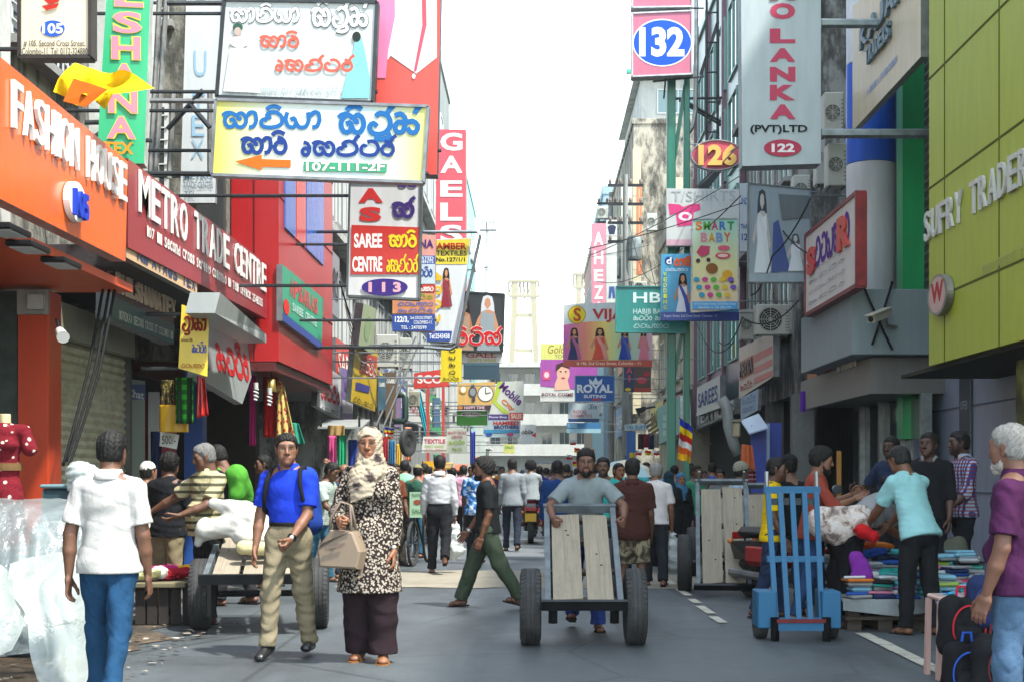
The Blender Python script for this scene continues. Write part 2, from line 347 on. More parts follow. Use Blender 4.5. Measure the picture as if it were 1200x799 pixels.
class Sign:
    def __init__(s, name, label, board, pts, col, thick=.12, cat='sign', frame=None, fw=.03, group=None, side=None, kind='print', **kw):
        """pts: photo pixels of the face corners (2 = a box, else a polygon)"""
        s.b = board; s.h = .004
        if len(pts) == 2:
            (x0, y0), (x1, y1) = pts; a = board.hit(x0, y0); c = board.hit(x1, y1) if len(pts[1]) == 2 else None
            c = board.hit(x1, y1); q = [(a[0], c[1]), (c[0], c[1]), (c[0], a[1]), (a[0], a[1])]
        else: q = [board.hit(*p) for p in pts]
        if sum(q[i][0] * q[(i + 1) % len(q)][1] - q[(i + 1) % len(q)][0] * q[i][1] for i in range(len(q))) < 0: q = q[::-1]
        s.q = q; us = [a for a, _ in q]; vs = [b for _, b in q]
        s.ext = (min(us), max(us), min(vs), max(vs))
        s.root = thing(name, label, cat, board.w((s.ext[0] + s.ext[1]) / 2, s.ext[2], -thick), group)
        face = col if not isinstance(col, str) else mat(col, kind, **kw)
        mb = MB(); sd = mat(side or '#7d8286', 'metal', metal=.2)
        n = len(q); A = [board.w(u, v) for u, v in q]; B = [board.w(u, v, -thick) for u, v in q]
        mb.add(A + B, [list(range(n))], face); mb.add(A + B, [[2 * n - 1 - i for i in range(n)]] + [[i, n + i, n + (i + 1) % n, (i + 1) % n] for i in range(n)], sd)
        s.face = mb.build('panel', s.root)
        if frame:
            fb = MB(); fm = mat(frame, 'metal', metal=.3)
            for i in range(n):
                a, c = Vector(A[i]), Vector(A[(i + 1) % n]); fb.bar(a - board.n * (thick * .5 - .011), c - board.n * (thick * .5 - .011), thick + .02, fw, fm, up=(a - c).cross(board.n))
            fb.build('frame', s.root)
    def up(s): s.h += .0014; return s.h
    def text(s, t, x0, y0, x1, y1, col, bold=.012, ext=0, kind='flat', name='lettering', shear=0, out=None, space=1., rot=0):
        """t fitted to the pixel box: (x0,y0) top left, (x1,y1) bottom right"""
        if out: s._put(text_mesh(t, bold + out[1], shear, 0, space), x0, y0, x1, y1, mat(out[0], 'flat'), s.up(), 'outline', grow=out[1] * .8, rot=rot)
        V = text_mesh(t, bold, shear, .5 if ext else 0, space)
        return s._put(V, x0, y0, x1, y1, mat(col, kind), s.up(), name, ext, rot=rot)
    def _put(s, VF, x0, y0, x1, y1, m, h, name, ext=0, grow=0, rot=0):
        V, Fs = VF; b = s.b; a = b.hit(x0, y0); c0 = b.hit(x1, y1); e = b.hit(x0, y1)
        u0, u1 = a[0], c0[0]; v1, v0 = a[1], e[1]
        if len(V) == 0: return
        mn, mxx = V.min(0), V.max(0); sc = mxx - mn; sc[sc < 1e-6] = 1
        g = grow * (v1 - v0); u0 -= g; u1 += g; v0 -= g; v1 += g
        T = (V - mn) / sc; mb = MB(); W, Hh = u1 - u0, v1 - v0; cr, sr = math.cos(rad(rot)), math.sin(rad(rot)); pts = []
        for p in T:
            q = ((p[0] - .5) * W, (p[1] - .5) * Hh); q = (q[0] * cr - q[1] * sr, q[0] * sr + q[1] * cr)
            pts.append(b.w((u0 + u1) / 2 + q[0], (v0 + v1) / 2 + q[1], h + (p[2] * ext if ext else 0)))
        mb.add(pts, Fs, m)
        return mb.build(name, s.root)
    def sin(s, words, x0, y0, x1, y1, col, wt=.075, out=None, name='lettering', vertical=False):
        st, wd = sinhala(words); b = s.b; a = b.hit(x0, y0); c = b.hit(x1, y1); e = b.hit(x0, y1)
        W, Hh = c[0] - a[0], a[1] - e[1]; ru = W / wd; rv = Hh / 1.3
        for cc, ww, hh in ([(out[0], wt + out[1], .5)] if out else []) + [(col, wt, 1)]:
            m = mat(cc, 'flat'); mb = MB(); h = hq = s.up() + (.0016 if cc == col else 0)
            for q in st:
                pts = [(a[0] + x * ru, e[1] + (y + .2) * rv) for x, y in smooth_path(q)]
                r = ww * .74 * min(Hh, 1.5 * W / wd)
                vs = []; seg = 8; n = len(pts)
                for i, p in enumerate(pts):
                    d = Vector((pts[min(i + 1, n - 1)][0] - pts[max(i - 1, 0)][0], pts[min(i + 1, n - 1)][1] - pts[max(i - 1, 0)][1])); d = d.normalized() if d.length > 1e-9 else Vector((1, 0))
                    nx, ny = -d.y, d.x; hq += .00002
                    vs += [b.w(p[0] + nx * r, p[1] + ny * r, hq), b.w(p[0] - nx * r, p[1] - ny * r, hq)]
                mb.add(vs, [[i * 2, i * 2 + 1, i * 2 + 3, i * 2 + 2] for i in range(n - 1)], m)
            o = mb.build(name if cc == col else 'outline', s.root)
        return o
    def rect(s, x0, y0, x1, y1, col, name='printed_band', kind='print', **kw):
        return s.poly([(x0, y0), (x1, y0), (x1, y1), (x0, y1)], col, name, kind, **kw)
    def poly(s, pts, col, name='printed_shape', kind='print', raw=False, **kw):
        b = s.b; h = s.up(); q = pts if raw else [b.hit(*p) for p in pts]; mb = MB(); m = col if not isinstance(col, str) else mat(col, kind, **kw)
        if sum(q[i][0] * q[(i + 1) % len(q)][1] - q[(i + 1) % len(q)][0] * q[i][1] for i in range(len(q))) < 0: q = q[::-1]
        mb.add([b.w(u, v, h) for u, v in q], [list(range(len(q)))], m); return mb.build(name, s.root)
    def ell(s, cx, cy, rx, ry, col, name='printed_oval', kind='flat', n=40, ext=0, **kw):
        b = s.b; c = b.hit(cx, cy); e = b.hit(cx + rx, cy); g = b.hit(cx, cy - ry); ru, rv = abs(e[0] - c[0]), abs(g[1] - c[1])
        q = [(c[0] + ru * math.cos(2 * math.pi * i / n), c[1] + rv * math.sin(2 * math.pi * i / n)) for i in range(n)]
        if ext:
            h = s.up(); mb = MB(); mb.prism([b.w(u, v, h) for u, v in q], b.n * ext, mat(col, kind, **kw)); s.h += ext; return mb.build(name, s.root)
        return s.poly(q, col, name, kind, raw=True, **kw)
    def arms(s, pairs, r=.025, col='#3c4044', name='bracket'):
        """steel arms: pairs of world points"""
        m = mat(col, 'metal')
        for a, c in pairs: MB().tube([a, c], r, m, 6).build(name, s.root)
    def hold(s, wall, both=True, r=.02, col='#41464a', back=.05):
        """two arms from the board's edge to the wall plane at x = wall"""
        u0, u1, v0, v1 = s.ext; a = []; n = s.b.n
        for v in (v0 + .12 * (v1 - v0), v1 - .12 * (v1 - v0)):
            p = s.b.w(u0 if wall > 0 else u1, v, -back); q = s.b.w(u1 if wall > 0 else u0, v, -back)
            a.append((p, Vector((wall, p.y, p.z))))
        z = s.b.w(u0, v0).z;         s.arms(a, *((r, col) if s.b.o.y < 24 else (.013, '#8a9094')))
    def woman(s, x0, y0, x1, y1, dress, hair='#20140f', skin='#c08a63', scarf=None, dark=None):
        """printed figure of a woman in a saree"""
        W, H = x1 - x0, y1 - y0
        def p(a): return [(x0 + u * W, y0 + v * H) for u, v in a]
        s.poly(p([(.36, .03), (.5, .0), (.64, .03), (.7, .16), (.72, .34), (.6, .36), (.42, .36), (.28, .34), (.3, .16)]), hair, 'printed_figure', 'flat')
        s.poly(p([(.3, .30), (.43, .26), (.57, .26), (.72, .30), (.82, .5), (.9, .68), (.8, .72), (.7, .55), (.68, .7), (.3, .7), (.24, .5), (.14, .66), (.06, .6), (.18, .42)]), skin, 'printed_figure', 'flat')
        s.poly(p([(.42, .08), (.5, .05), (.58, .08), (.6, .17), (.5, .25), (.4, .17)]), skin, 'printed_figure', 'flat')
        s.poly(p([(.32, .30), (.44, .30), (.56, .34), (.68, .30), (.72, .46), (.68, .6), (.84, 1), (.14, 1), (.3, .62), (.27, .45)]), dress, 'printed_figure', 'flat')
        s.poly(p([(.3, .29), (.42, .28), (.72, .56), (.9, .98), (.7, 1), (.56, .62)]), scarf or dress, 'printed_figure', 'print')
# ================================================================ people: bodies and clothes grown from distance fields
def smin(a, b, k):
    if k <= 0: return np.minimum(a, b)
    h = np.clip(.5 + .5 * (b - a) / k, 0, 1); return b + (a - b) * h - k * h * (1 - h)
class Field:
    def __init__(s, lo, hi, vx):
        s.lo = np.array(lo, float); s.vx = vx; n = np.ceil((np.array(hi) - s.lo) / vx).astype(int) + 1
        s.n = n; s.D = np.full(n, 9., np.float32); s.ax = [s.lo[i] + vx * np.arange(n[i]) for i in range(3)]
    def sub(s, lo, hi):
        a = np.clip(np.floor((np.array(lo) - s.lo) / s.vx).astype(int), 0, s.n - 1); b = np.clip(np.ceil((np.array(hi) - s.lo) / s.vx).astype(int) + 1, 1, s.n)
        sl = tuple(slice(a[i], max(b[i], a[i] + 1)) for i in range(3)); return sl, [s.ax[i][sl[i]].astype(np.float32) for i in range(3)]
    def group(s, prims, k=.02, cuts=(), kk=.01, fold=None, noise=0):
        """prims: (a, b, ra, rb[, n, f]) tapered capsules, flattened by f along n; cuts: half spaces (point, normal) removed"""
        pad = .06 + k; lo = np.min([np.minimum(np.array(p[0]) - p[2], np.array(p[1]) - p[3]) for p in prims], 0) - pad
        hi = np.max([np.maximum(np.array(p[0]) + p[2], np.array(p[1]) + p[3]) for p in prims], 0) + pad
        sl, (X, Y, Z) = s.sub(lo, hi); X = X[:, None, None]; Y = Y[None, :, None]; Z = Z[None, None, :]
        D = None
        for p in prims:
            a = np.array(p[0], float); b = np.array(p[1], float); ra, rb = p[2], p[3]
            x, y, z = X - a[0], Y - a[1], Z - a[2]; ba = b - a
            if len(p) > 4:
                nn = np.array(p[4], float); nn = nn / np.linalg.norm(nn); g = (1 / p[5] - 1); q = x * nn[0] + y * nn[1] + z * nn[2]
                x = x + nn[0] * q * g; y = y + nn[1] * q * g; z = z + nn[2] * q * g; q = ba.dot(nn); ba = ba + nn * q * g
            l2 = ba.dot(ba)
            if l2 < 1e-9: d = np.sqrt(x * x + y * y + z * z) - ra
            else:
                t = np.clip((x * ba[0] + y * ba[1] + z * ba[2]) / l2, 0, 1); d = np.sqrt((x - ba[0] * t) ** 2 + (y - ba[1] * t) ** 2 + (z - ba[2] * t) ** 2) - (ra + (rb - ra) * t)
            if len(p) > 4: d = d * min(1, p[5] * 1.25)
            D = d if D is None else smin(D, d, k)
        if fold:
            amp, fr, seed = fold; r = np.random.RandomState(seed); o = 0
            for i in range(4):
                kx = r.normal(size=3) * fr * (.6 + .5 * i); kx[2] *= 1.2; ph = r.rand() * 6.28; wv = r.normal(size=3) * fr * .5
                o = o + np.sin(X * kx[0] + Y * kx[1] + Z * kx[2] + ph + 1.3 * np.sin(X * wv[0] + Y * wv[1] + Z * wv[2])) / (1 + .6 * i)
            if amp > .0025 and fr < 45:
                for i in range(3):
                    kx = r.normal(size=3) * fr * .9; kx[2] = fr * (.3 + .25 * i) * (1 if i % 2 else -1); ph = r.rand() * 6.28; wv = r.normal(size=3) * fr * .35
                    o = o + 1.0 * (1 - np.abs(np.sin(X * kx[0] + Y * kx[1] + Z * kx[2] + ph + 1.8 * np.sin(X * wv[0] + Y * wv[1] + Z * wv[2] + i)))) ** 4 * (.5 + .5 * np.sin(X * wv[2] * 2 + Z * wv[0] * 2 + ph))
            D = D + amp * o
        for c in cuts:
            q, nn = np.array(c[0], float), np.array(c[1], float); nn = nn / np.linalg.norm(nn)
            D = np.maximum(D, (X - q[0]) * nn[0] + (Y - q[1]) * nn[1] + (Z - q[2]) * nn[2])
        s.D[sl] = smin(s.D[sl], D.astype(np.float32), kk); return s
    def carve(s, prims, k=.004):
        for p in prims:
            a = np.array(p[0]); r = p[2]; b = np.array(p[1]); sl, (X, Y, Z) = s.sub(np.minimum(a, b) - r - .02, np.maximum(a, b) + r + .02)
            X = X[:, None, None] - a[0]; Y = Y[None, :, None] - a[1]; Z = Z[None, None, :] - a[2]; ba = b - a; l2 = max(ba.dot(ba), 1e-9)
            t = np.clip((X * ba[0] + Y * ba[1] + Z * ba[2]) / l2, 0, 1); d = np.sqrt((X - ba[0] * t) ** 2 + (Y - ba[1] * t) ** 2 + (Z - ba[2] * t) ** 2) - (r + (p[3] - r) * t)
            s.D[sl] = -smin(-s.D[sl], d.astype(np.float32), k)
        return s
    def mesh(s):
        D = s.D; sg = D < 0; sh = np.array(D.shape) - 1
        cn = [(i, j, k) for i in (0, 1) for j in (0, 1) for k in (0, 1)]
        cnt = np.zeros(sh, np.int8)
        for i, j, k in cn: cnt += sg[i:i + sh[0], j:j + sh[1], k:k + sh[2]]
        mk = (cnt > 0) & (cnt < 8); I = np.argwhere(mk); N = len(I)
        if N == 0: return np.zeros((0, 3)), np.zeros((0, 4), int)
        idx = np.full(sh, -1, np.int64); idx[mk] = np.arange(N)
        val = np.stack([D[I[:, 0] + i, I[:, 1] + j, I[:, 2] + k] for i, j, k in cn], 1); acc = np.zeros((N, 3)); num = np.zeros(N)
        for e in range(8):
            for f in range(e + 1, 8):
                ce, cf = np.array(cn[e]), np.array(cn[f])
                if abs(ce - cf).sum() != 1: continue
                a, b = val[:, e], val[:, f]; m = (a < 0) != (b < 0); t = np.where(m, a / np.where(m, a - b, 1), 0)
                acc[m] += (ce + t[:, None] * (cf - ce))[m]; num[m] += 1
        V = s.lo + s.vx * (I + acc / num[:, None]); Q = []
        for ax in range(3):
            b1, b2 = (ax + 1) % 3, (ax + 2) % 3
            s0 = [slice(None)] * 3; s1 = [slice(None)] * 3; s0[ax] = slice(0, -1); s1[ax] = slice(1, None)
            A, B = sg[tuple(s0)], sg[tuple(s1)]; E = np.argwhere(A != B); E = E[(E[:, b1] > 0) & (E[:, b2] > 0) & (E[:, b1] < sh[b1]) & (E[:, b2] < sh[b2])]
            if len(E) == 0: continue
            ins = A[E[:, 0], E[:, 1], E[:, 2]]; o1 = np.zeros(3, int); o1[b1] = 1; o2 = np.zeros(3, int); o2[b2] = 1
            g = lambda o: idx[E[:, 0] - o[0], E[:, 1] - o[1], E[:, 2] - o[2]]
            q = np.stack([g(o1 + o2), g(o2), g(o1 * 0), g(o1)], 1); q[~ins] = q[~ins][:, ::-1]; Q.append(q)
        return V, np.concatenate(Q)
_TP = {}
def cached(key, fn):
    if key not in _TP: _TP[key] = fn()
    return _TP[key]
def head_tpl(vx, fem=False, old=False):
    def mk():
        f = Field((-.11, -.15, -.21), (.11, .14, .14), vx); jw = .050 if fem else .055
        f.group([((0, .015, .03), (0, .0, .03), .082, .078, (1, 0, 0), .90), ((0, -.02, -.045), (0, -.028, -.06), .060, jw, (1, 0, 0), .95), ((0, -.066, -.092), (0, -.066, -.092), .026, .026),
                 ((-.040, -.052, -.012), (-.036, -.048, -.05), .029, .028), ((.040, -.052, -.012), (.036, -.048, -.05), .029, .028),
                 ((-.036, -.068, .030), (.036, -.068, .030), .020, .020)], .028)
        f.group([((0, -.082, .018), (0, -.103, -.026), .009, .0125), ((-.013, -.090, -.031), (.013, -.090, -.031), .010, .010)], .008, kk=.010)
        f.carve([((-.031, -.099, .008), (-.031, -.099, .008), .019, .019), ((.031, -.099, .008), (.031, -.099, .008), .019, .019)], .008)
        f.group([((-.018, -.082, -.058), (.018, -.082, -.058), .009, .009), ((-.015, -.082, -.068), (.015, -.082, -.068), .0105, .0105)], .004, kk=.006)
        for sx in (-1, 1): f.group([((sx * .078, .008, .012), (sx * .074, .002, -.028), .020, .013, (1, 0, 0), .4)], .01, kk=.006)
        nr = .046 if fem else .056
        f.group([((0, .022, -.06), (0, .034, -.20), nr, nr + .004)], .01, kk=.03)
        V, Q = f.mesh(); C = np.zeros(len(V), int); x, y, z = abs(V[:, 0]), V[:, 1], V[:, 2]
        C[(y < -.070) & (x < .027 - abs(z + .063) * .9) & (abs(z + .063) < .013)] = 1          # lips
        C[(y < -.060) & (x > .012) & (x < .055) & (abs(z - .034 + (x - .034) * .12) < .0065)] = 2      # brows
        C[(y < -.055) & (x > .016) & (x < .047) & (abs(z - .008) < .0075)] = 3                        # lash line
        b = (z < -.036) & (z > -.112) & (y < .012) & (C == 0) & ~((x < .024) & (y < -.07) & (z > -.047)); C[b] = 4     # beard area
        mo = (y < -.075) & (z < -.040) & (z > -.052) & (x < .032) & (C == 0); C[mo] = 5               # moustache
        return V, Q, C
    return cached(('head', vx, fem), mk)
def hand_tpl(vx, grip):
    def mk():
        f = Field((-.10, -.085, -.215), (.05, .075, .03), vx)
        f.group([((0, 0, .02), (0, 0, -.02), .025, .027, (1, 0, 0), .75), ((0, -.014, -.03), (0, -.018, -.085), .022, .020, (1, 0, 0), .62), ((0, .014, -.03), (0, .016, -.082), .022, .018, (1, 0, 0), .62)], .018)
        for y, L, r in ((-.030, .070, .0092), (-.011, .079, .0096), (.009, .073, .0092), (.027, .058, .0082)):
            a = np.array((.002, y, -.088)); ang = 8 if not grip else 50
            for i, fr in enumerate((.44, .31, .25)):
                d = np.array((-math.sin(rad(ang)), y * .6, -math.cos(rad(ang)))); d /= np.linalg.norm(d); b = a + d * L * fr
                f.group([(a, b, r * (1 - .08 * i), r * (.95 - .1 * i))], .004, kk=.004); a = b; ang += 26 if not grip else 75
        t0 = np.array((-.004, -.026, -.026)); t1 = t0 + np.array((-.014, -.022, -.036)); t2 = t1 + (np.array((-.016, -.006, -.028)) if not grip else np.array((-.03, .008, -.012))); t3 = t2 + (np.array((-.008, .004, -.022)) if not grip else np.array((-.014, .016, -.004)))
        f.group([(t0, t1, .014, .0115), (t1, t2, .0115, .0105), (t2, t3, .0105, .008)], .006, kk=.008)
        return f.mesh()
    return cached(('hand', vx, grip), mk)
def foot_prims(bare):
    if bare: return [((0, .0, .0), (0, .028, -.042), .030, .032), ((0, .03, -.045), (.004, -.11, -.058), .033, .036, (0, 0, 1), .62), ((0, -.0, -.02), (.004, -.10, -.052), .030, .024)], [((0, 0, -.078), (0, 0, -1))]
    return [((0, .005, .02), (0, .025, -.03), .042, .042), ((0, .035, -.045), (.004, -.135, -.052), .040, .043, (0, 0, 1), .75), ((0, .0, -.02), (.004, -.115, -.045), .038, .026)], [((0, 0, -.082), (0, 0, -1))]
def foot_tpl(vx, bare):
    def mk():
        f = Field((-.07, -.2, -.1), (.07, .09, .08), vx); p, c = foot_prims(bare); f.group(p, .02, c)
        return f.mesh()
    return cached(('foot', vx, bare), mk)
def hair_tpl(kind, vx):
    def mk():
        f = Field((-.19, -.20, -.42), (.19, .22, .17), vx); up = .012 if kind != 'thick' else .024
        if kind in ('short', 'thick', 'bob', 'bun', 'bald'):
            g = .008 if kind == 'bald' else up
            f.group([((0, .018, .034), (0, -.004, .034), .083 + g, .079 + g, (1, 0, 0), .90)] + ([((0, .03, -.02), (0, .03, -.02), .075, .075)] if kind != 'bald' else [((0, .03, -.02), (0, .03, -.02), .072, .072)]), .02, fold=(.003 if kind != 'thick' else .006, 130, 3))
            X, Y, Z = np.meshgrid(*[a.astype(np.float32) for a in f.ax], indexing='ij')
            if kind == 'bald': cut = np.maximum(Z - (.045 - .35 * Y), -(Y - (-.0 + .0 * Z)))
            else:
                hl = np.maximum(.080 - 1.22 * (Y + .085) + .006 * np.sin(X * 150) * np.sin(Y * 90) + .004 * np.sin(X * 330 + Y * 200), -.062 - .0 * Y); cut = hl - Z
                ear = np.maximum(-(Z - .035), np.maximum(Y - .030, -(Y + .035))); cut = np.maximum(cut, -np.maximum(ear * 0 + (Z - .02), np.abs(Y) - .03) if False else cut)
            f.D = np.maximum(f.D + (.013 if kind == 'thick' else .008) * np.exp(np.minimum(cut, 0) / .013), cut).astype(np.float32)
            if kind == 'bun': f.group([((0, .10, .03), (0, .115, .02), .045, .042)], .01, kk=.02, fold=(.003, 120, 5))
            if kind == 'bob': f.group([((0, .065, .0), (0, .075, -.16), .062, .045, (0, 1, 0), .6)], .02, kk=.03, fold=(.004, 110, 5))
        elif kind == 'beard':
            f.group([((0, -.02, -.05), (0, -.030, -.064), .064, .062, (1, 0, 0), .97), ((0, -.070, -.096), (0, -.064, -.11), .032, .028)], .02, fold=(.002, 160, 3))
            X, Y, Z = np.meshgrid(*[a.astype(np.float32) for a in f.ax], indexing='ij'); f.D = np.maximum(f.D, np.maximum(Z + .040 - np.maximum(0, (Y + .05)) * .5 - .008 * (np.abs(X) > .03), np.maximum(Y - .01, -(Z + .130)))).astype(np.float32)
            f.carve([((0, -.11, -.058), (0, -.07, -.058), .021, .021)], .004)
        elif kind == 'hijab':
            f.group([((0, .02, .035), (0, -.002, .035), .098, .094, (1, 0, 0), .92), ((0, .0, -.03), (0, -.0, -.11), .085, .082), ((0, .03, -.05), (0, .05, -.15), .09, .09)], .03, fold=(.004, 55, 11))
            f.group([((0, .02, -.13), (0, .03, -.20), .105, .15), ((-.02, -.05, -.18), (-.03, -.085, -.36), .10, .115, (0, 1, 0), .62)], .03, kk=.04, fold=(.007, 40, 4), cuts=[((0, 0, -.38), (.35, 0, -1))])
            f.carve([((0, -.14, .012), (0, -.082, .008), .062, .056), ((0, -.14, -.05), (0, -.082, -.045), .055, .048)], .01)
        elif kind == 'cap':
            f.group([((0, .018, .04), (0, -.004, .04), .100, .096, (1, 0, 0), .9)], .02, cuts=[((0, -.09, .052), (0, .12, -1))])
            f.group([((-.02, -.07, .052), (.02, -.07, .052), .075, .075, (0, 0, 1), .13)], .01, kk=.008)
        elif kind == 'skullcap':
            f.group([((0, .02, .05), (0, .0, .05), .09, .087, (1, 0, 0), .92)], .02, cuts=[((0, 0, .048), (0, -.25, -1))])
        elif kind == 'turban':
            f.group([((0, .02, .06), (0, .0, .06), .10, .098)], .02, cuts=[((0, 0, .035), (0, -.2, -1))], fold=(.006, 70, 3))
        elif kind == 'helmet':
            f.group([((0, .015, .03), (0, -.01, .02), .125, .12)], .02, cuts=[((0, 0, -.04), (0, -.3, -1))]); f.carve([((0, -.2, -.0), (0, -.1, -.0), .07, .07)], .01)
        return f.mesh()
    return cached(('hair', kind, vx), mk)
def frame(z, yhint):
    z = np.array(z, float); z /= np.linalg.norm(z); y = np.array(yhint, float); y -= z * z.dot(y); y /= max(np.linalg.norm(y), 1e-6); return np.stack([np.cross(y, z), y, z], 1)
def rot(ax, a):
    return np.array(Matrix.Rotation(rad(a), 3, ax))
def person(label, px, d, top, head=0, legs=((8, 4), (-8, 10)), arms=((4, 8, 14), (4, 8, 14)), lean=0, side=0, look=(0, 0), skin='#7a5238', hair='short', hairc='#0d0b0a', beard=None, stub=.0,
           shirt=('#888888', 'cloth', {}), sleeve='short', hem=.06, fit=.016, pants=('#20242c', 'cloth', {}), ptype='long', pfit=0, shoes='sandal', shoec='#1a1614', vx=.012, fem=False, group='people in the street', H=None, build=1., belly=0, foot=None, extra=None, sit=False, grip=(0, 0), neck=.0, belt=None, gaze=None):
    """px: photo column of the pelvis, d: distance, top: photo row of the top of the head; head: heading (0 towards the camera, 180 away, 90 to the right)"""
    K = H or (CH - (top - CY) / F * d) / (1. if not lean else math.cos(rad(lean)) * .44 + .56)
    R = rot('X', lean) @ rot('Y', side); I3 = np.eye(3); fw = np.array((0, -1., 0)); Rh = rot('Z', 0)
    b = build; root = thing('person', label, 'person', (0, 0, 0), group)
    # skeleton
    hipz = .515 * K; pel = np.array((0, 0, hipz + .012 * K))
    def leg(sx, a, k, splay=2):
        h = np.array((sx * .050 * K, 0, hipz)); sp = sx * math.sin(rad(splay))
        def dr(t): v = np.array((sp, -math.sin(rad(t)), -math.cos(rad(t)))); return v / np.linalg.norm(v)
        kn = h + dr(a) * .240 * K; an = kn + dr(a - k) * .232 * K; return h, kn, an
    LG = []
    for i, sx in enumerate((1, -1)):
        l = legs[i]; h, kn, an = leg(sx, l[0], l[1], l[3] if len(l) > 3 else 2); pit = l[2] if len(l) > 2 else 0
        Rf = rot('Z', sx * 7) @ rot('X', pit); ft = [an + Rf @ np.array(q) * K / 1.7 for q in ((0, .05, -.08), (0, -.15, -.08))]; LG.append((h, kn, an, Rf, min(q[2] for q in ft)))
    dz = min(l[4] for l in LG); off = np.array((0, 0, -dz + .004)); pel = pel + off
    LG = [(h + off, kn + off, an + off, Rf, 0) for h, kn, an, Rf, _ in LG]
    T = lambda x, y, z: pel + R @ (np.array((x * b, y, z), float) * K)
    shw = .088 if fem else .096
    nk = T(0, 0, .290); Rl = rot('X', lean * .55) @ rot('Z', look[0]) @ rot('X', look[1]); hs = K * .137 / .245 * 1.0 if False else K / 1.70 * (1.02 if not fem else .99)
    hc = nk + (R @ np.array((0, -.012 + neck, .026)) + rot('X', lean * .55) @ np.array((0, -.012, .066))) * K * 1.0
    AR = []
    for i, sx in enumerate((1, -1)):
        s0 = T(sx * shw, .004, .255); A = arms[i]; ua, fa = .168 * K, .148 * K
        if A[0] == 't':       # reach for a point (in metres at height K, body space scaled by K)
            t = np.array(A[1], float) * K; t = t + np.array((0, 0, 0)); v = t - s0; L = min(np.linalg.norm(v), (ua + fa) * .995); u = v / np.linalg.norm(v)
            ca = (ua ** 2 + L ** 2 - fa ** 2) / (2 * ua * L); hint = np.array(A[2] if len(A) > 2 else (sx * .6, .5, -.8), float); hint -= u * u.dot(hint); hint /= np.linalg.norm(hint)
            e = s0 + u * ua * ca + hint * ua * math.sqrt(max(0, 1 - ca * ca)); wr = s0 + u * L
        else:
            def dr(t, o): v = np.array((sx * math.sin(rad(o)), -math.sin(rad(t)) * math.cos(rad(o)), -math.cos(rad(t)) * math.cos(rad(o)))); return v
            Ra = rot('X', lean * .3); e = s0 + Ra @ dr(A[0], A[1]) * ua; wr = e + Ra @ dr(A[0] + A[2], A[1] * (.2 if len(A) < 4 else 1) + (0 if len(A) < 4 else A[3])) * fa
        AR.append((s0, e, wr, sx))
    fwd = R @ np.array((0, -1., 0)); FL = .64
    # ---- body, one continuous mesh
    trunk = [(T(0, 0, .012), T(0, 0, .10), .078 * K * b, .078 * K * b, fwd, FL + .04), (T(0, 0, .10), T(0, .0, .215), .078 * K * b, .090 * K * b, fwd, FL), (T(-.064, .002, .252), T(.064, .002, .252), .040 * K, .040 * K), (T(-.03, .006, .272), T(.03, .006, .272), .032 * K, .032 * K), (T(0, .008, .262), T(0, -.006, .335), .036 * K if not fem else .030 * K, .031 * K if not fem else .027 * K)]
    if fem: trunk += [(T(.045, -.040, .185), T(.045, -.040, .185), .046 * K, .046 * K), (T(-.045, -.040, .185), T(-.045, -.040, .185), .046 * K, .046 * K)]
    if belly: trunk += [(T(0, -.03, .06), T(0, -.03, .06), belly * K, belly * K)]
    armp = lambda A, g: [(A[0], A[1], .031 * K + g, .0255 * K + g)]
    forep = lambda A, g: [(A[1], A[1] * .6 + A[2] * .4, .0255 * K + g, .0250 * K + g), (A[1] * .6 + A[2] * .4, A[2], .0250 * K + g, .0155 * K + g)]
    legp = lambda l, g0, g1: [(l[0], l[1], .050 * K * b + g0, .033 * K + g1), (l[1], l[1] * .65 + l[2] * .35, .032 * K + g1, .033 * K + g1), (l[1] * .65 + l[2] * .35, l[2], .033 * K + g1, .020 * K + g1)]
    pts = [nk, hc, pel] + [q for A in AR for q in A[:3]] + [q for l in LG for q in l[:3]]; lo = np.min(pts, 0) - .22; hi = np.max(pts, 0) + .22; lo[2] = -.02
    fld = Field(lo, hi, max(vx, .011)); fld.group(trunk, .03 * K)
    for A in AR: fld.group(armp(A, -.003) + forep(A, -.002), .012, kk=.02)
    for l in LG: fld.group(legp(l, -.006, -.005), .015, kk=.02)
    V, Q = fld.mesh(); base = np.array(lin(skin)); cols = [np.tile(base, (len(V), 1))]; Vs = [V]; Qs = [Q]; n = len(V)
    def put(V, Q, M, o, flip=False, c=None):
        nonlocal n
        W = V * (np.array((-1, 1, 1)) if flip else 1); W = W @ np.asarray(M).T + o; Qq = Q[:, ::-1] if flip else Q
        Vs.append(W); Qs.append(Qq + n); n += len(W); cols.append(np.tile(base, (len(W), 1)) if c is None else c)
    hv = max(.0045, vx * .5); HV, HQ, HC = head_tpl(hv, fem); hcol = np.tile(base, (len(HV), 1)); hl = np.array(lin(hairc))
    hcol[HC == 1] = base * np.array((.85, .60, .58)); hcol[HC == 2] = hl * .6 + base * .25; hcol[HC == 3] = base * .22
    if not fem: hcol[HC == 4] = base * (1 - stub) + hl * stub; hcol[HC == 5] = base * (1 - max(stub, .12)) + hl * max(stub, .12)
    put(HV, HQ, Rl * hs, hc, c=hcol)
    gv = max(.0045, vx * .5)
    for i, A in enumerate(AR):
        z = A[1] - A[2]; th = np.array((0, -1., .0)) + (A[2] - A[1]) * 0; hint = R @ np.array((0, -1., 0)) if abs((z / np.linalg.norm(z))[1]) < .8 else np.array((-A[3] * 0.2, 0, 1.))
        M = frame(z, -hint) * hs; put(*hand_tpl(gv, bool(grip[i])), M, A[2] + z * 0, flip=(A[3] < 0))
    if shoes in ('sandal', 'bare'):
        for l in LG: put(*foot_tpl(max(.006, vx * .6), True), l[3] * K / 1.7, l[2])
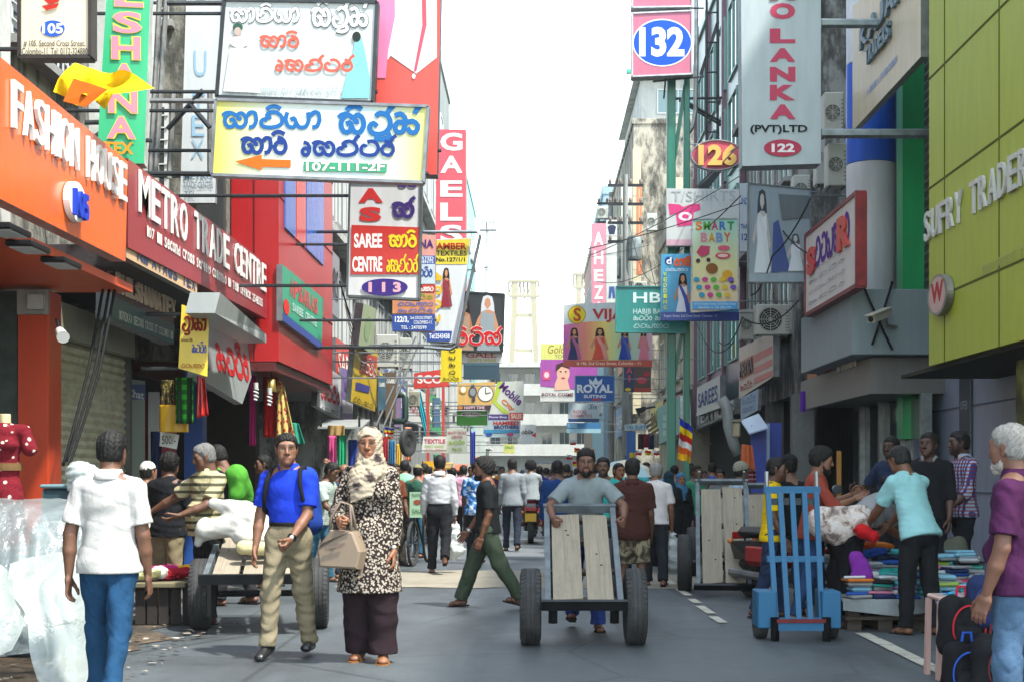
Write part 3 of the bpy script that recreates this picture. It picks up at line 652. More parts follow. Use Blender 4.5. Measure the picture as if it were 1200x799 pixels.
    body = arr_mesh('body', np.concatenate(Vs), np.concatenate(Qs), [mat('#000000', 'skin')], root, cols=np.concatenate(cols))
    # eyes
    if vx < .016:
        ew, ed = mat('#8d857c', 'flat', rough=.2), mat('#0a0706', 'flat', rough=.15)
        for sx in (-1, 1):
            mb = MB(); c = hc + Rl @ (np.array((sx * .031, -.0745, .0085)) * hs); mb.ball(c, (.0115 * hs, .0112 * hs, .0062 * hs), ew, 10, 6); c = hc + Rl @ (np.array((sx * .031, -.0825, .0085)) * hs); mb.ball(c, (.0062 * hs, .005 * hs, .0062 * hs), ed, 8, 6)
            mb.build('eye', root, world=False, smooth=True)
    # hair, beard, head cover
    for kd, cc in ((hair, hairc), ('beard' if beard else None, beard)):
        if not kd: continue
        nm, mt = kd, None
        if isinstance(kd, tuple): kd, cc, mt = kd[0], kd[1], kd[2] if len(kd) > 2 else None
        V, Q = hair_tpl(kd, max(.005, vx * .55)); nm = {'beard': 'beard', 'hijab': 'headscarf', 'cap': 'cap', 'skullcap': 'cap', 'turban': 'cap', 'helmet': 'helmet'}.get(kd, 'hair')
        m = mt or (mat(cc, 'hair') if nm in ('hair', 'beard') else mat(cc, 'cloth')); arr_mesh(nm, V @ (Rl * hs).T + hc, Q, [m], root)
        if nm in ('cap', 'helmet') or kd == 'cap':
            V, Q = hair_tpl('short', max(.006, vx * .6)); arr_mesh('hair', V @ (Rl * hs * .97).T + hc, Q, [mat(hairc, 'hair')], root)
    # ---- shirt
    sd = abs(hash(label)) % 1000 if False else sum(map(ord, label)) % 997
    if shirt:
        g = fit; f = Field(lo, hi, vx); tk = hem < 0
        tr = [(T(0, .004, -.03), T(0, 0, .10), (.090 if tk else .107) * K * b + g * (.6 if tk else 1.), .082 * K * b + g, fwd, FL + (.07 if tk else .10)), (T(0, 0, .10), T(0, 0, .215), .082 * K * b + g, .091 * K * b + g, fwd, FL + .05), (T(-.064, .002, .252), T(.064, .002, .252), .040 * K + g * .5, .040 * K + g * .5), (T(-.034, .006, .272), T(.034, .006, .272), .032 * K + g * .3, .032 * K + g * .3), (T(0, .012, .27), T(0, .006, .29), .040 * K, .036 * K)]
        if fem: tr += [(T(.045, -.042, .185), T(.045, -.042, .185), .047 * K + g * .6, .047 * K + g * .6), (T(-.045, -.042, .185), T(-.045, -.042, .185), .047 * K + g * .6, .047 * K + g * .6)]
        if belly: tr += [(T(0, -.03, .06), T(0, -.03, .06), belly * K + g, belly * K + g)]
        if hem > .09: tr += [(T(0, 0, 0), np.array((pel[0], pel[1], pel[2] - hem * K)), .104 * K * b + g, (.112 + .20 * max(0, hem - .1)) * K * b + g, fwd, FL + .30)]
        cp = T(0, 0, -hem) if hem <= .09 else np.array((pel[0], pel[1], pel[2] - hem * K)); cn = R @ np.array((0, 0, -1.)) if hem <= .09 else np.array((0, 0, -1.))
        f.group(tr, .03, [(cp, cn)], fold=(.0042, 24, sd))
        if sleeve != 'none':
            for A in AR:
                if sleeve == 'short': f.group([(A[0], A[1], .034 * K + g * .4, .036 * K + g * .7)], .015, [(A[0] * .22 + A[1] * .78, A[1] - A[0])], kk=.02, fold=(.0028, 34, sd + 1))
                elif sleeve == 'half': f.group([(A[0], A[1], .036 * K + g * .5, .029 * K + g * .6)] + [(A[1], A[1] * .6 + A[2] * .4, .029 * K + g * .6, .027 * K + g * .6)], .015, [(A[1] * .75 + A[2] * .25, A[2] - A[1])], kk=.02, fold=(.003, 36, sd + 1))
                else: f.group([(A[0], A[1], .036 * K + g * .4, .030 * K + g * .5), (A[1], A[1] * .06 + A[2] * .94, .030 * K + g * .5, .021 * K + g * .4)], .015, [(A[1] * .08 + A[2] * .92, A[2] - A[1])], kk=.02, fold=(.0032, 38, sd + 1))
        V, Q = f.mesh(); c, kd, kw = shirt; so = arr_mesh('shirt' if hem < .2 else 'dress', V, Q, [mat(c, kd, **kw)], root)
        if extra and 'collar' in extra:
            mb = MB(); cm = mat(extra['collar'], 'cloth'); r0 = .043 * K
            cc = []; 
            for i in range(15):
                t = rad(-150 + 300 * i / 14) + rad(90); cc.append((math.cos(t), math.sin(t)))
            vs = []
            for x, y in cc:
                for rr, zz in ((r0 * .88, .318), (r0 * 1.0, .322), (r0 * 1.38, .288 - .012 * (y < -.5)), (r0 * 1.28, .284)): vs.append(T(x * rr / K / b, y * rr / K + .006 - .006 * (zz > .3), zz))
            mb.add(vs, [[i * 4 + k, i * 4 + k + 1, (i + 1) * 4 + k + 1, (i + 1) * 4 + k] for i in range(14) for k in range(3)], cm); mb.build('collar', root, world=False, smooth=True)
    # ---- trousers / skirt
    if pants:
        c, kd, kw = pants; f = Field(lo, hi, vx); p = pfit
        hip = [(T(0, 0, -.035), T(0, 0, -.02), .060 * K, .06 * K), (T(-.036, .004, -.014), T(.036, .004, -.014), .064 * K * b + .006 + p * .3, .064 * K * b + .006 + p * .3, fwd, .92), (T(0, 0, .02), T(0, 0, .055), .082 * K * b + (.006 if hem < 0 else -.006), .080 * K * b + (.006 if hem < 0 else -.010), fwd, FL + .08)]
        if ptype in ('long', 'short', 'jeans'):
            wc = T(0, 0, .058 if hem < 0 else .03); f.group(hip, .03, [(wc, R @ np.array((0, 0, 1.)))], fold=(.0018, 30, sd + 3))
            for l in LG:
                h, kn, an = l[:3]; t = .010 if ptype == 'jeans' else .016
                if ptype == 'short': f.group([(h, kn, .054 * K * b + .012, .046 * K + .018)], .02, [(h * .08 + kn * .92, kn - h)], kk=.03, fold=(.0035, 30, sd + 4))
                else: f.group([(h, kn, .052 * K * b + .007 + p * .25, .035 * K + t + p), (kn, an, .035 * K + t + p, .025 * K + t + p), (kn * .1 + an * .9, an + (0, 0, .0), .026 * K + t + p, .028 * K + t + p)], .02, [(an + (an - kn) * .04, an - kn)], kk=.03, fold=(.0046, 28, sd + 4))
        else:           # skirt or long robe down to the ankles
            an = (LG[0][2] + LG[1][2]) / 2; kn = (LG[0][1] + LG[1][1]) / 2; wd = abs(LG[0][2][1] - LG[1][2][1]) * .35; fl = float(ptype[5:] or .0) if ptype.startswith('skirt') else 0
            f.group(hip + [(l[0], l[1], .062 * K + .01, .066 * K + .012 + fl * .4) for l in LG] + [(l[1], l[2] * 1., .066 * K + .012 + fl * .4, .058 * K + .02 + fl) for l in LG], .09, [((0, 0, .06 * K), (0, 0, -1)), (T(0, 0, .058), R @ np.array((0, 0, 1.)))], fold=(.0075, 24, sd + 4))
        V, Q = f.mesh(); arr_mesh('trousers' if ptype in ('long', 'jeans') else ('shorts' if ptype == 'short' else 'skirt'), V, Q, [mat(c, kd, **kw)], root)
        if belt:
            f = Field(lo, hi, vx); f.group([(T(0, 0, .03), T(0, 0, .07), .080 * K * b + .014, .080 * K * b + .014, fwd, FL + .10)], .03, [(T(0, 0, .064), R @ np.array((0, 0, 1.))), (T(0, 0, .044), R @ np.array((0, 0, -1.)))]); V, Q = f.mesh(); arr_mesh('belt', V, Q, [mat(belt, 'flat')], root)
    # ---- shoes / sandals
    if shoes != 'bare':
        for l in LG:
            if shoes == 'shoe': V, Q = foot_tpl(max(.006, vx * .6), False); arr_mesh('shoe', V @ (l[3] * K / 1.7).T + l[2], Q, [mat(shoec, 'flat', rough=.35)], root)
            else:
                mb = MB(); s = K / 1.7; A = lambda x, y, z: l[2] + l[3] @ (np.array((x, y, z)) * s)
                ol = [(-.028, .075), (.028, .075), (.036, .03), (.034, -.05), (.046, -.11), (.035, -.155), (0, -.172), (-.032, -.155), (-.042, -.11), (-.030, -.05), (-.034, .03)]
                mb.prism([A(x, y, -.092) for x, y in ol], l[3] @ np.array((0, 0, .017 * s)), mat(shoec, 'flat')); 
                for ya, yb in ((-.085, -.105), (-.055, -.12)): mb.tube([A(-.046, ya, -.08), A(-.026, (ya + yb) / 2, -.040), A(.0, yb, -.034), A(.026, (ya + yb) / 2, -.040), A(.046, ya, -.08)], .009 * s, mat(shoec, 'flat'), 6)
                mb.build('sandal', root, world=False)
    root.location = (xa(px, d), d, 0); root.rotation_euler.z = rad(head)
    W = Matrix.LocRotScale(root.location, root.rotation_euler, None)
    return dict(root=root, K=K, T=T, hc=hc, nk=nk, AR=AR, LG=LG, Rl=Rl, hs=hs, R=R, W=lambda v: W @ Vector(v), hand=lambda i: W @ Vector(AR[i][2] + (AR[i][2] - AR[i][1]) * .28), wrist=lambda i: W @ Vector(AR[i][2]))
# ================================================================ the setting: ground and road
def sheet(name, pts, z, m, kind='structure', label=None, cat=None):
    mb = MB(); mb.add([(x, y, z) for x, y in pts], [list(range(len(pts)))], m); o = mb.build(name); tag(o, label, cat, None, kind); return o
sheet('ground', [(-400, -60), (400, -60), (400, 900), (-400, 900)], -.006, mat('#4a4844', 'conc', stain=.5))
mb = MB(); nx, ny = 40, 90; rs = np.random.RandomState(3)
vs = [(-5 + 10.6 * i / nx, 2 + 128 * (j / ny) ** 1.5, .002 + .004 * rs.rand()) for j in range(ny + 1) for i in range(nx + 1)]
mb.add(vs, [[j * (nx + 1) + i, j * (nx + 1) + i + 1, (j + 1) * (nx + 1) + i + 1, (j + 1) * (nx + 1) + i] for j in range(ny) for i in range(nx)], mat((.058, .070, .077), 'asphalt')); tag(mb.build('road', smooth=True), kind='structure')
def rough_sheet(name, x0, x1, y0, y1, z, m, n=26, wob=.25, seed=1):
    r = np.random.RandomState(seed); L = [(x0 + r.uniform(-wob, wob), y0 + (y1 - y0) * i / n) for i in range(n + 1)]; Rr = [(x1 + r.uniform(-wob, wob), y0 + (y1 - y0) * i / n) for i in range(n + 1)]
    mb = MB(); mb.add([(x, y, z) for x, y in L + Rr], [[i, n + 1 + i, n + 2 + i, i + 1] for i in range(n)], m); o = mb.build(name); return tag(o, kind='structure')
rough_sheet('dirt_verge', -6, -3.15, 4, 13, .011, mat('#5a4c3c', 'grime'), wob=.22, seed=2)
rough_sheet('pavement', -6, -3.5, 13, 110, .012, mat('#565450', 'conc', stain=.4), seed=3, wob=.12)
rough_sheet('pavement', 4.6, 9, 6, 110, .013, mat('#4c4d4d', 'conc', stain=.4), seed=4, wob=.05)
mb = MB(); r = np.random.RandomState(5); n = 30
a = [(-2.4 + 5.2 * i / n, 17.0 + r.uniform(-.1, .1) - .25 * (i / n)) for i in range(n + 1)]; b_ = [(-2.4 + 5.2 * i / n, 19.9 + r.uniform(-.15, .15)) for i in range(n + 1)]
mb.add([(x, y, .011) for x, y in a + b_], [[i, i + 1, n + 2 + i, n + 1 + i] for i in range(n)], mat('#8d8778', 'conc', stain=.3)); tag(mb.build('road_sun_band_and_patch'), kind='structure')  # sunlit band across the street, painted in as a paler strip of road
mb = MB(); rough_sheet('road_sun_band_and_patch', -3.0, 2.6, 22.5, 26, .012, mat('#5f666a', 'conc', stain=.3), seed=13, wob=.06)
wl = mat('#d9d6c4', 'grime'); wl2 = mat('#c9c6b6', 'conc', stain=.6)
for i in range(14):
    y = 6.2 + i * .42; mb.add([(2.71 + r.uniform(-.006, .006), y, .013), (2.83 + r.uniform(-.008, .008), y, .013), (2.83, y + .40, .013), (2.71, y + .40, .013)], [[0, 1, 2, 3]], wl2)
for y, l in ((12.9, .55), (13.75, .8), (14.85, .5), (15.8, .9), (17.4, .7)):
    mb.add([(1.66, y, .013), (1.75, y, .013), (1.73, y + l, .013), (1.64, y + l, .013)], [[0, 1, 2, 3]], wl2)
tag(mb.build('road_marking'), kind='structure')
mb = MB(); r = np.random.RandomState(9)             # scraps of paper and grit by the left verge
for i in range(420):
    x, y = r.uniform(-4.4, -2.6), r.uniform(7.6, 13.5); s_ = r.uniform(.008, .035); t = r.uniform(0, 6.3); z = .016 + r.uniform(0, .012)
    mb.add([(x + s_ * math.cos(t + k * 1.57) * (1 + .5 * (k % 2)), y + s_ * math.sin(t + k * 1.57), z + r.uniform(0, .012)) for k in range(4)], [[0, 1, 2, 3]], mat(('#8b8478', '#4b3f33', '#a8a296', '#2f2a26')[i % 4], 'flat'))
tag(mb.build('litter', smooth=False), 'scraps of paper and grit on the dirt beside the left stalls', 'litter', kind='stuff')

# ================================================================ buildings
def wall_window(root, side, x, y0, y1, z0, z1, fr='#c9ccca', pane='#28343a', bars=1, grill=False, sill=True):
    """a framed window on a wall at x facing the street (side +1: faces +X) or, with side 0, on a wall at y=x facing the camera (y0,y1 are then x)"""
    fm = mat(fr, 'print'); gm = mat(pane, 'glass'); t = .05
    def bx(mb, a0, a1, b0, b1, h0, h1, m):
        if side: mb.box(x + side * h0, x + side * h1, a0, a1, b0, b1, m)
        else: mb.box(a0, a1, x - h0, x - h1, b0, b1, m)
    mb = MB(); 
    for q in ((y0, y1, z0, z0 + t), (y0, y1, z1 - t, z1), (y0, y0 + t, z0 + t, z1 - t), (y1 - t, y1, z0 + t, z1 - t)): bx(mb, *q, -.04, .06, fm)
    for k in range(1, bars + 1):
        yy = y0 + (y1 - y0) * k / (bars + 1); bx(mb, yy - .02, yy + .02, z0 + t, z1 - t, -.03, .05, fm)
    if grill:
        nz = max(2, int((z1 - z0) / .16)); ny_ = max(2, int(abs(y1 - y0) / .16))
        for k in range(1, nz): bx(mb, y0, y1, z0 + (z1 - z0) * k / nz - .008, z0 + (z1 - z0) * k / nz + .008, .062, .08, fm)
        for k in range(1, ny_): bx(mb, y0 + (y1 - y0) * k / ny_ - .008, y0 + (y1 - y0) * k / ny_ + .008, z0, z1, .082, .098, fm)
    w_ = mb.build('window', root); mb = MB(); bx(mb, y0 + t, y1 - t, z0 + t, z1 - t, .005, .015, gm); mb.build('pane', w_)
    if sill: mb = MB(); bx(mb, y0 - .08, y1 + .08, z0 - .09, z0 - .002, -.03, .16, mat('#9a9b98', 'conc')); mb.build('sill', w_)
def building(name, label, x0, x1, y0, y1, h, m, side=1, wins=(), parapet=.5, slab=None, base=0, cat='building', wk=None):
    """x0: street face"""
    root = thing(name, label, cat, (x0, (y0 + y1) / 2, 0)); mb = MB(); z0 = 0
    mb.box(x0, x1, y0, y1, base, h, m); mb.build('wall', root)
    if parapet: mb = MB(); mb.box(x0 + side * .08, x1, y0 - .05, y1 - .02, h, h + parapet, slab or m, bev=.02); mb.build('parapet', root)
    if slab:
        for z in wk.get('slabs', ()) if wk else (): mb = MB(); mb.box(x0 + side * .35, x0 + side * .002, y0 + .02, y1 - .02, z, z + .16, slab); mb.build('ledge', root)
    for q in wins: wall_window(root, side, x0, *q[:4], **(q[4] if len(q) > 4 else {}))
    return root
def grid_wins(y0, y1, n, zs, hh, wd, **kw):
    return [(y0 + (y1 - y0) * (i + .5) / n - wd / 2, y0 + (y1 - y0) * (i + .5) / n + wd / 2, z, z + hh, kw) for z in zs for i in range(n)]
# ---- left row
LW = -4.75
b1 = building('shop_building', 'grimy concrete building above the orange shop sign at far left', LW - .9, -14, 5, 13.2, 11, mat('#8b8a80', 'grime'), 1, base=3.1, wins=[(10.6, 12.3, 6.35, 7.3, dict(fr='#c3c6c4', grill=True, bars=0)), (8.2, 9.8, 5.6, 7.2, dict(bars=3))])
b2 = building('shop_building', 'stained old building with white pilasters behind the maroon trade centre sign', LW - .5, -14, 13.22, 19.0, 12, mat('#8f8d82', 'grime'), 1, base=3.52, wins=[(14.1, 16.2, 5.7, 6.9, dict(fr='#d0d3d2', grill=True, bars=0)), (14.1, 16.2, 8.2, 9.4, dict(fr='#d0d3d2', grill=True, bars=0)), (17, 18.4, 5.4, 7.0, {})])
mb = MB()
for y in (13.35, 16.7, 18.75): MB().box(LW - .5, LW - .28, y, y + .3, 3.5, 12, mat('#c6c9c4', 'conc', stain=.35), bev=.01).build('pilaster', b2)
pass
# upper floor wall of shop 1 stands back; its canopy soffit, column, shutter and dark shop opening
t = thing('shop_unit', 'orange framed shop front with steel shutter and dark doorway at far left', 'shop', (LW, 11, 0))
SO = mat('#b83a10', 'print', rough=.35)
mb = MB(); x0 = LW - .3
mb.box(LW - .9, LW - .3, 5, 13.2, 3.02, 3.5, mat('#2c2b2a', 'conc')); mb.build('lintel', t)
mb = MB(); mb.box(-4.64, -4.36, 12.75, 13.1, 0, 3.0, SO, bev=.01); mb.build('column', t)
mb = MB(); mb.box(-4.63, -4.35, 12.71, 12.745, 2.78, 3.0, mat('#9b9a94', 'conc')); mb.box(-4.52, -4.38, 12.66, 12.708, 2.82, 2.95, mat('#b3b3ad', 'print')); mb.build('junction_box', t)
mb = MB(); sm = mat('#bdbaa0', 'metal', metal=.25, rough=.5); n = 30
prof = [(LW + .15 + .028 * (1 if k % 2 else 0), .05 + 2.6 * k / (2 * n)) for k in range(2 * n + 1)]
mb.add([(x, 13.12, z) for x, z in prof] + [(x, 15.9, z) for x, z in prof], [[k, len(prof) + k, len(prof) + k + 1, k + 1] for k in range(2 * n)], sm); mb.build('shutter', t)
mb = MB(); mb.box(LW - .2, LW + .28, 13.12, 15.9, 2.66, 2.98, mat('#8a8a7c', 'print')); mb.build('shutter_box', t)
mb = MB(); mb.box(LW, LW + .22, 15.91, 15.99, 0, 2.7, mat('#5b5e5c', 'metal')); mb.build('shutter_rail', t)
mb = MB(); mb.box(LW - .75, LW - .5, 11.6, 13.0, 2.76, 3.0, mat('#1b2023', 'glass')); mb.build('dark_panel', t)
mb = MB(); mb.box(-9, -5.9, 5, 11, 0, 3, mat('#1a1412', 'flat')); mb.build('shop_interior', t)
mb = MB(); mb.box(-4.95, -4.66, 12.8, 13.05, 0, 3, mat('#4a5552', 'metal')); mb.build('door_frame', t)
# orange fascia
B36 = left_wall(-3.6)
s = Sign('shop_sign', 'large orange FASHION HOUSE shop sign with raised white letters', B36, [(-150, -56), (150, 190), (147, 307), (-150, 158)], '#ee6412', .12, side='#9a9d9e', rough=.22)
def letters(s, t, x0, x1, y0f, y1f, col, ext, bold=.03, gap=.06, space=None):
    """raised letters one by one along the sign between photo columns x0..x1 (perspective), y given as functions of x"""
    b = s.b; u0 = b.hit(x0, y0f(x0))[0]; u1 = b.hit(x1, y0f(x1))[0]; wid = {'I': .45, ' ': .8, 'M': 1.25, 'W': 1.3, '1': .6, 'J': .7, 'L': .85, '.': .4, ',': .4, ':': .4}; tot = sum(wid.get(c, 1) for c in t); u = u0; mb = MB(); h = s.up(); m = mat(col, 'print')
    va = (b.hit(x0, y0f(x0))[1] + b.hit(x1, y0f(x1))[1]) / 2; vb = (b.hit(x0, y1f(x0))[1] + b.hit(x1, y1f(x1))[1]) / 2
    for c in t:
        wd = wid.get(c, 1) / tot * (u1 - u0)
        if c != ' ':
            V, Fs = text_mesh(c, bold, 0, .5 if ext else 0); mn, mx_ = V.min(0), V.max(0); sc = mx_ - mn; sc[sc < 1e-6] = 1; T = (V - mn) / sc; g = gap * wd
            mb.add([b.w(u + g + p[0] * (wd - 2 * g), vb + p[1] * (va - vb), h + (p[2] * ext if ext else 0)) for p in T], Fs, m)
        u += wd
    return mb.build('lettering', s.root)
letters(s, 'FASHION HOUSE', 10, 146, lambda x: 93 + (x - 10) * .74, lambda x: 150 + (x - 10) * .64, '#f4f2ee', .028, .004, .11)
s.ell(83, 237, 10, 23, '#e9e7e2', 'round_plate', ext=.05); s.text('105', 76, 220, 92, 252, '#1d3bb0', .03, ext=.03)
s = None
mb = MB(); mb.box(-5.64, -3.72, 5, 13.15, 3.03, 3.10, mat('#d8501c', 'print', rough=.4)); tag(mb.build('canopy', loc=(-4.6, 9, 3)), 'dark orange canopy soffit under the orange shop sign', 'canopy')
for px, py in ((8, 266), (33, 286), (72, 305)):
    d = (3.03 - CH) / -(py - CY) * F; d = (3.03 - CH) * F / (CY - py); x = xa(px, d); c = thing('ceiling_light', 'flat black square ceiling light %s under the orange canopy' % {8: 'nearest the left edge', 33: 'in the middle of the row', 72: 'nearest the sign corner'}[px], 'lamp', (x, d, 3.03), 'square lights under the orange canopy')
    mb = MB(); mb.box(x - .10, x + .10, d - .2, d + .2, 2.985, 3.03, mat('#15171a', 'metal'), bev=.01); mb.build('housing', c); mb = MB(); mb.box(x - .08, x + .08, d - .16, d + .16, 2.978, 2.986, mat('#b9bdbd', 'flat')); mb.build('diffuser', c)
# METRO sign
s = Sign('shop_sign', 'long maroon METRO TRADE CENTRE fascia with white slab letters', B36, [(150, 186), (313, 309), (313, 374), (150, 290)], '#97212c', .14, side='#6d1a22', rough=.3)
letters(s, 'METRO', 160, 219, lambda x: 198 + (x - 160) * .75, lambda x: 248 + (x - 160) * .63, '#f1efec', .014, .010, .10); letters(s, 'TRADE', 226, 268, lambda x: 247 + (x - 226) * .75, lambda x: 290 + (x - 226) * .63, '#f1efec', .014, .010, .10); letters(s, 'CENTRE', 273, 311, lambda x: 283 + (x - 273) * .74, lambda x: 319 + (x - 273) * .62, '#f1efec', .014, .010, .10)
letters(s, '107 111 Second Cross Street, Colombo 11. Tel. Office: 2541555', 171, 307, lambda x: 262 + (x - 171) * .665, lambda x: 278 + (x - 171) * .60, '#efece8', 0, .03)
s = Sign('shop_sign', "narrow cream NIFAYA'S TEX strip below the maroon fascia", left_wall(-3.62), [(148, 281), (231, 327), (231, 346), (148, 302)], '#d8b58e', .08)
letters(s, "NIFAYA'S TEX", 160, 229, lambda x: 291 + (x - 160) * .535, lambda x: 306 + (x - 160) * .50, '#23406b', 0, .035)
s = Sign('shop_sign', 'dark weathered DHILSHANA TEX sign with teal lower half', left_wall(-4.05), [(132, 314), (205, 350), (203, 404), (130, 373)], '#3d2420', .15)
s.poly([(132, 347), (204, 381), (203, 404), (130, 373)], '#1f5a60'); letters(s, 'DHILSHANATEX', 134, 204, lambda x: 318 + (x - 134) * .49, lambda x: 341 + (x - 134) * .47, '#e2c9b4', .02, .02)
letters(s, '107.2(A) SECOND CROSS ST COLOMBO 11.', 139, 202, lambda x: 362 + (x - 139) * .44, lambda x: 372 + (x - 139) * .44, '#d8dcd8', 0, .02)
# dark ground floor of METRO with its odds and ends
t = thing('shop_unit', 'dark open shop front hung with goods below the maroon fascia', 'shop', (LW, 17, 0))
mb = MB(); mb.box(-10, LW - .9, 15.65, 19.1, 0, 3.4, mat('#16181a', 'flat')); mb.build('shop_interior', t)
mb = MB(); mb.box(LW - .7, LW, 16.0, 16.6, 0, 2.9, mat('#2d3230', 'conc')); mb.build('pillar', t)
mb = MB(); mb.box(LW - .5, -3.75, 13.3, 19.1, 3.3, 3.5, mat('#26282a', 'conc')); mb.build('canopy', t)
mb = MB(); mb.box(LW - .5, LW - .05, 18.15, 19.05, 0, 2.35, mat('#a51a1c', 'print')); mb.build('red_panel', t)
mb = MB(); mb.box(LW - .15, LW - .03, 18.02, 18.12, 0, 2.4, mat('#c9ccca', 'print')); mb.build('white_post', t)
s = Sign('notice_board', 'pale Chat poster on the pillar beside the steel shutter', left_wall(LW + .02), [(146, 443), (170, 446), (170, 560), (146, 565)], '#8fa39f', .02, cat='poster')
s.rect(146, 450, 170, 468, '#1c4f9a'); s.text('Chat', 148, 454, 168, 464, '#eef2f4', .02)
# grey sloped fascia with red letters
s = Sign('shop_sign', 'light grey slanted fascia with red raised Sinhala letters', left_wall(-3.55, -6), [(250, 366), (309, 400), (284, 473), (229, 440)], '#8d9494', .10, side='#a5abab')
s.sin('misc', 250, 392, 292, 440, '#b01f22', .11)
mb = MB(); mb.prism([P(258, 343, 14.2), P(312, 392, 17.6), P(312, 402, 17.6), P(252, 367, 14.2)], (-.3, 0, 0), mat('#a9b0b0', 'print')); tag(mb.build('fascia_cap', loc=(-3.6, 16, 3)), 'plain pale grey panel above the slanted grey fascia', 'panel')
# red clad building
b3 = building('clad_building', 'bright red clad building with blue stripes down its side', -3.46, -4.1, 19.2, 24.3, 7.6, mat('#b3161b', 'print', rough=.3), 1, (), parapet=.1, base=2.88)
mb = MB()
for px0, px1, c in ((333, 345, '#3f6fc0'), (346, 357, '#cf3a34'), (358, 378, '#3566bd')):
    d0, d1 = 3.46 * F / (CX - px0), 3.46 * F / (CX - px1); mb.box(-3.46, -3.44, d0, d1, 4.75, 7.58, mat(c, 'print', rough=.25))
mb.build('striped_cladding', b3); mb = MB(); jm = mat('#5a0c10', 'flat')
for z in (3.9, 5.1, 6.3): mb.box(-4.1, -3.452, 19.19, 19.21, z, z + .015, jm); mb.box(-3.47, -3.452, 19.2, 24.3, z, z + .015, jm)
mb.box(-3.80, -3.785, 19.19, 19.21, 2.9, 7.6, jm); mb.build('panel_joints', b3)
mb = MB(); mb.box(-13, -4.12, 19.05, 24.3, 2.88, 12, mat('#8a887c', 'grime')); mb.build('rear_wall', b2); mb = MB(); mb.box(-4.5, -4.14, 18.9, 19.04, 2.9, 12, mat('#2e3133', 'conc')); mb.build('dark_pillar', b2)
for z in (5.0, 7.4): wall_window(b2, 0, 19.05, -6.2, -4.9, z, z + 1.3, fr='#cfd2d1', pane='#23292c', bars=0, grill=True)
s = Sign('shop_sign', 'green APSARAS saree centre sign on the side of the red building', left_wall(-3.40), [(331, 310), (379, 350), (377, 410), (331, 376)], '#2fa07c', .08)
s.poly([(331, 366), (377, 402), (377, 410), (331, 376)], '#2c4a9a'); letters(s, 'APSARAS', 339, 372, lambda x: 325 + (x - 339) * .78, lambda x: 346 + (x - 339) * .72, '#d8434c', 0, .04); letters(s, 'SAREE CENTRE', 342, 371, lambda x: 354 + (x - 342) * .72, lambda x: 364 + (x - 342) * .68, '#bfe8dc', 0, .03); s.ell(335, 360, 3.5, 9, '#c8302c')
t = thing('shop_sign', 'dark red sloping soffit sign with purple lettering under the red building', 'sign', (-4, 21.5, 2.9))
o_ = P(330, 379, 19.25); bd = Board((-3.47, 19.25, 3.40), (0, 1, 0), (.9, 0, .52)); mb = MB(); q = [bd.w(0, -.95), bd.w(5.0, -.95), bd.w(5.0, 0), bd.w(0, 0)]; mb.prism(q, bd.n * -.06, mat('#7a1c2e', 'print', rough=.3)); mb.build('panel', t)
class _S: pass
s = Sign.__new__(Sign); s.b = bd; s.h = .004; s.root = t; s.sin('misc2', 316, 388, 372, 428, '#5a58a8', .07, out=('#b9b6d8', .03))
t3 = thing('shop_unit', 'open shop front with hanging fabrics under the red building', 'shop', (-4.6, 21.7, 0))
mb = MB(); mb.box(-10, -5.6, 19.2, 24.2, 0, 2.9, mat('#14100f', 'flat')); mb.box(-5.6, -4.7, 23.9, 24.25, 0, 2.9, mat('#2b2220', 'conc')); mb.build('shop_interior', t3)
mb = MB(); mb.box(-4.75, -4.5, 19.25, 19.5, 0, 2.95, mat('#2456a8', 'print')); mb.build('blue_pillar', t3)
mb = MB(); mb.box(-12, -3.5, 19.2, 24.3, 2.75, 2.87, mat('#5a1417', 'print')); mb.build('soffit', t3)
# ---- left row, farther
b4 = building('shop_building', 'pale grey building with shuttered windows just past the red building', LW + .65, -13, 24.35, 32, 13, mat('#7c817f', 'conc', stain=.5), 1, grid_wins(24.6, 31.8, 4, (3.7, 6.4, 9.2), 1.7, 1.1, fr='#d5d8d6', bars=1) , base=3.0, slab=mat('#b9bbb5', 'conc'), wk={'slabs': (5.9, 8.6)})
b5 = building('shop_building', 'dark stained building with open balconies behind the black poster sign', LW + .75, -13, 32.05, 46, 15, mat('#8b918e', 'grime'), 1, grid_wins(32.6, 45.6, 5, (4.0, 7.0, 10.0), 1.7, 1.4, fr='#c2c6c4', grill=False), slab=mat('#a9aca6', 'conc'), wk={'slabs': (6.2, 9.3, 12.4)})
b6 = building('shop_building', 'grey building with grilled windows beside the pink vertical sign', LW + .65, -13, 46.05, 68, 19, mat('#848b89', 'conc', stain=.5), 1, grid_wins(47, 67, 6, (4.5, 8.0, 11.5, 15.0), 1.9, 1.7, fr='#cfd3d1'), slab=mat('#b5b8b2', 'conc'), wk={'slabs': (7.2, 10.7, 14.2)})
b7 = building('tower_block', 'pale turquoise tower rising at the far end of the left row', -4.7, -16, 92, 112, 21.5, mat('#86c5bd', 'conc', stain=.15), 1, grid_wins(93, 111, 4, (9, 13, 17), 2, 2), parapet=.3)
b8 = building('shop_building', 'low whitish building far down the left row', LW + .7, -14, 68.1, 91.5, 11, mat('#c3c8c4', 'conc', stain=.25), 1, grid_wins(69, 91, 6, (4.4, 7.6), 1.8, 1.8))
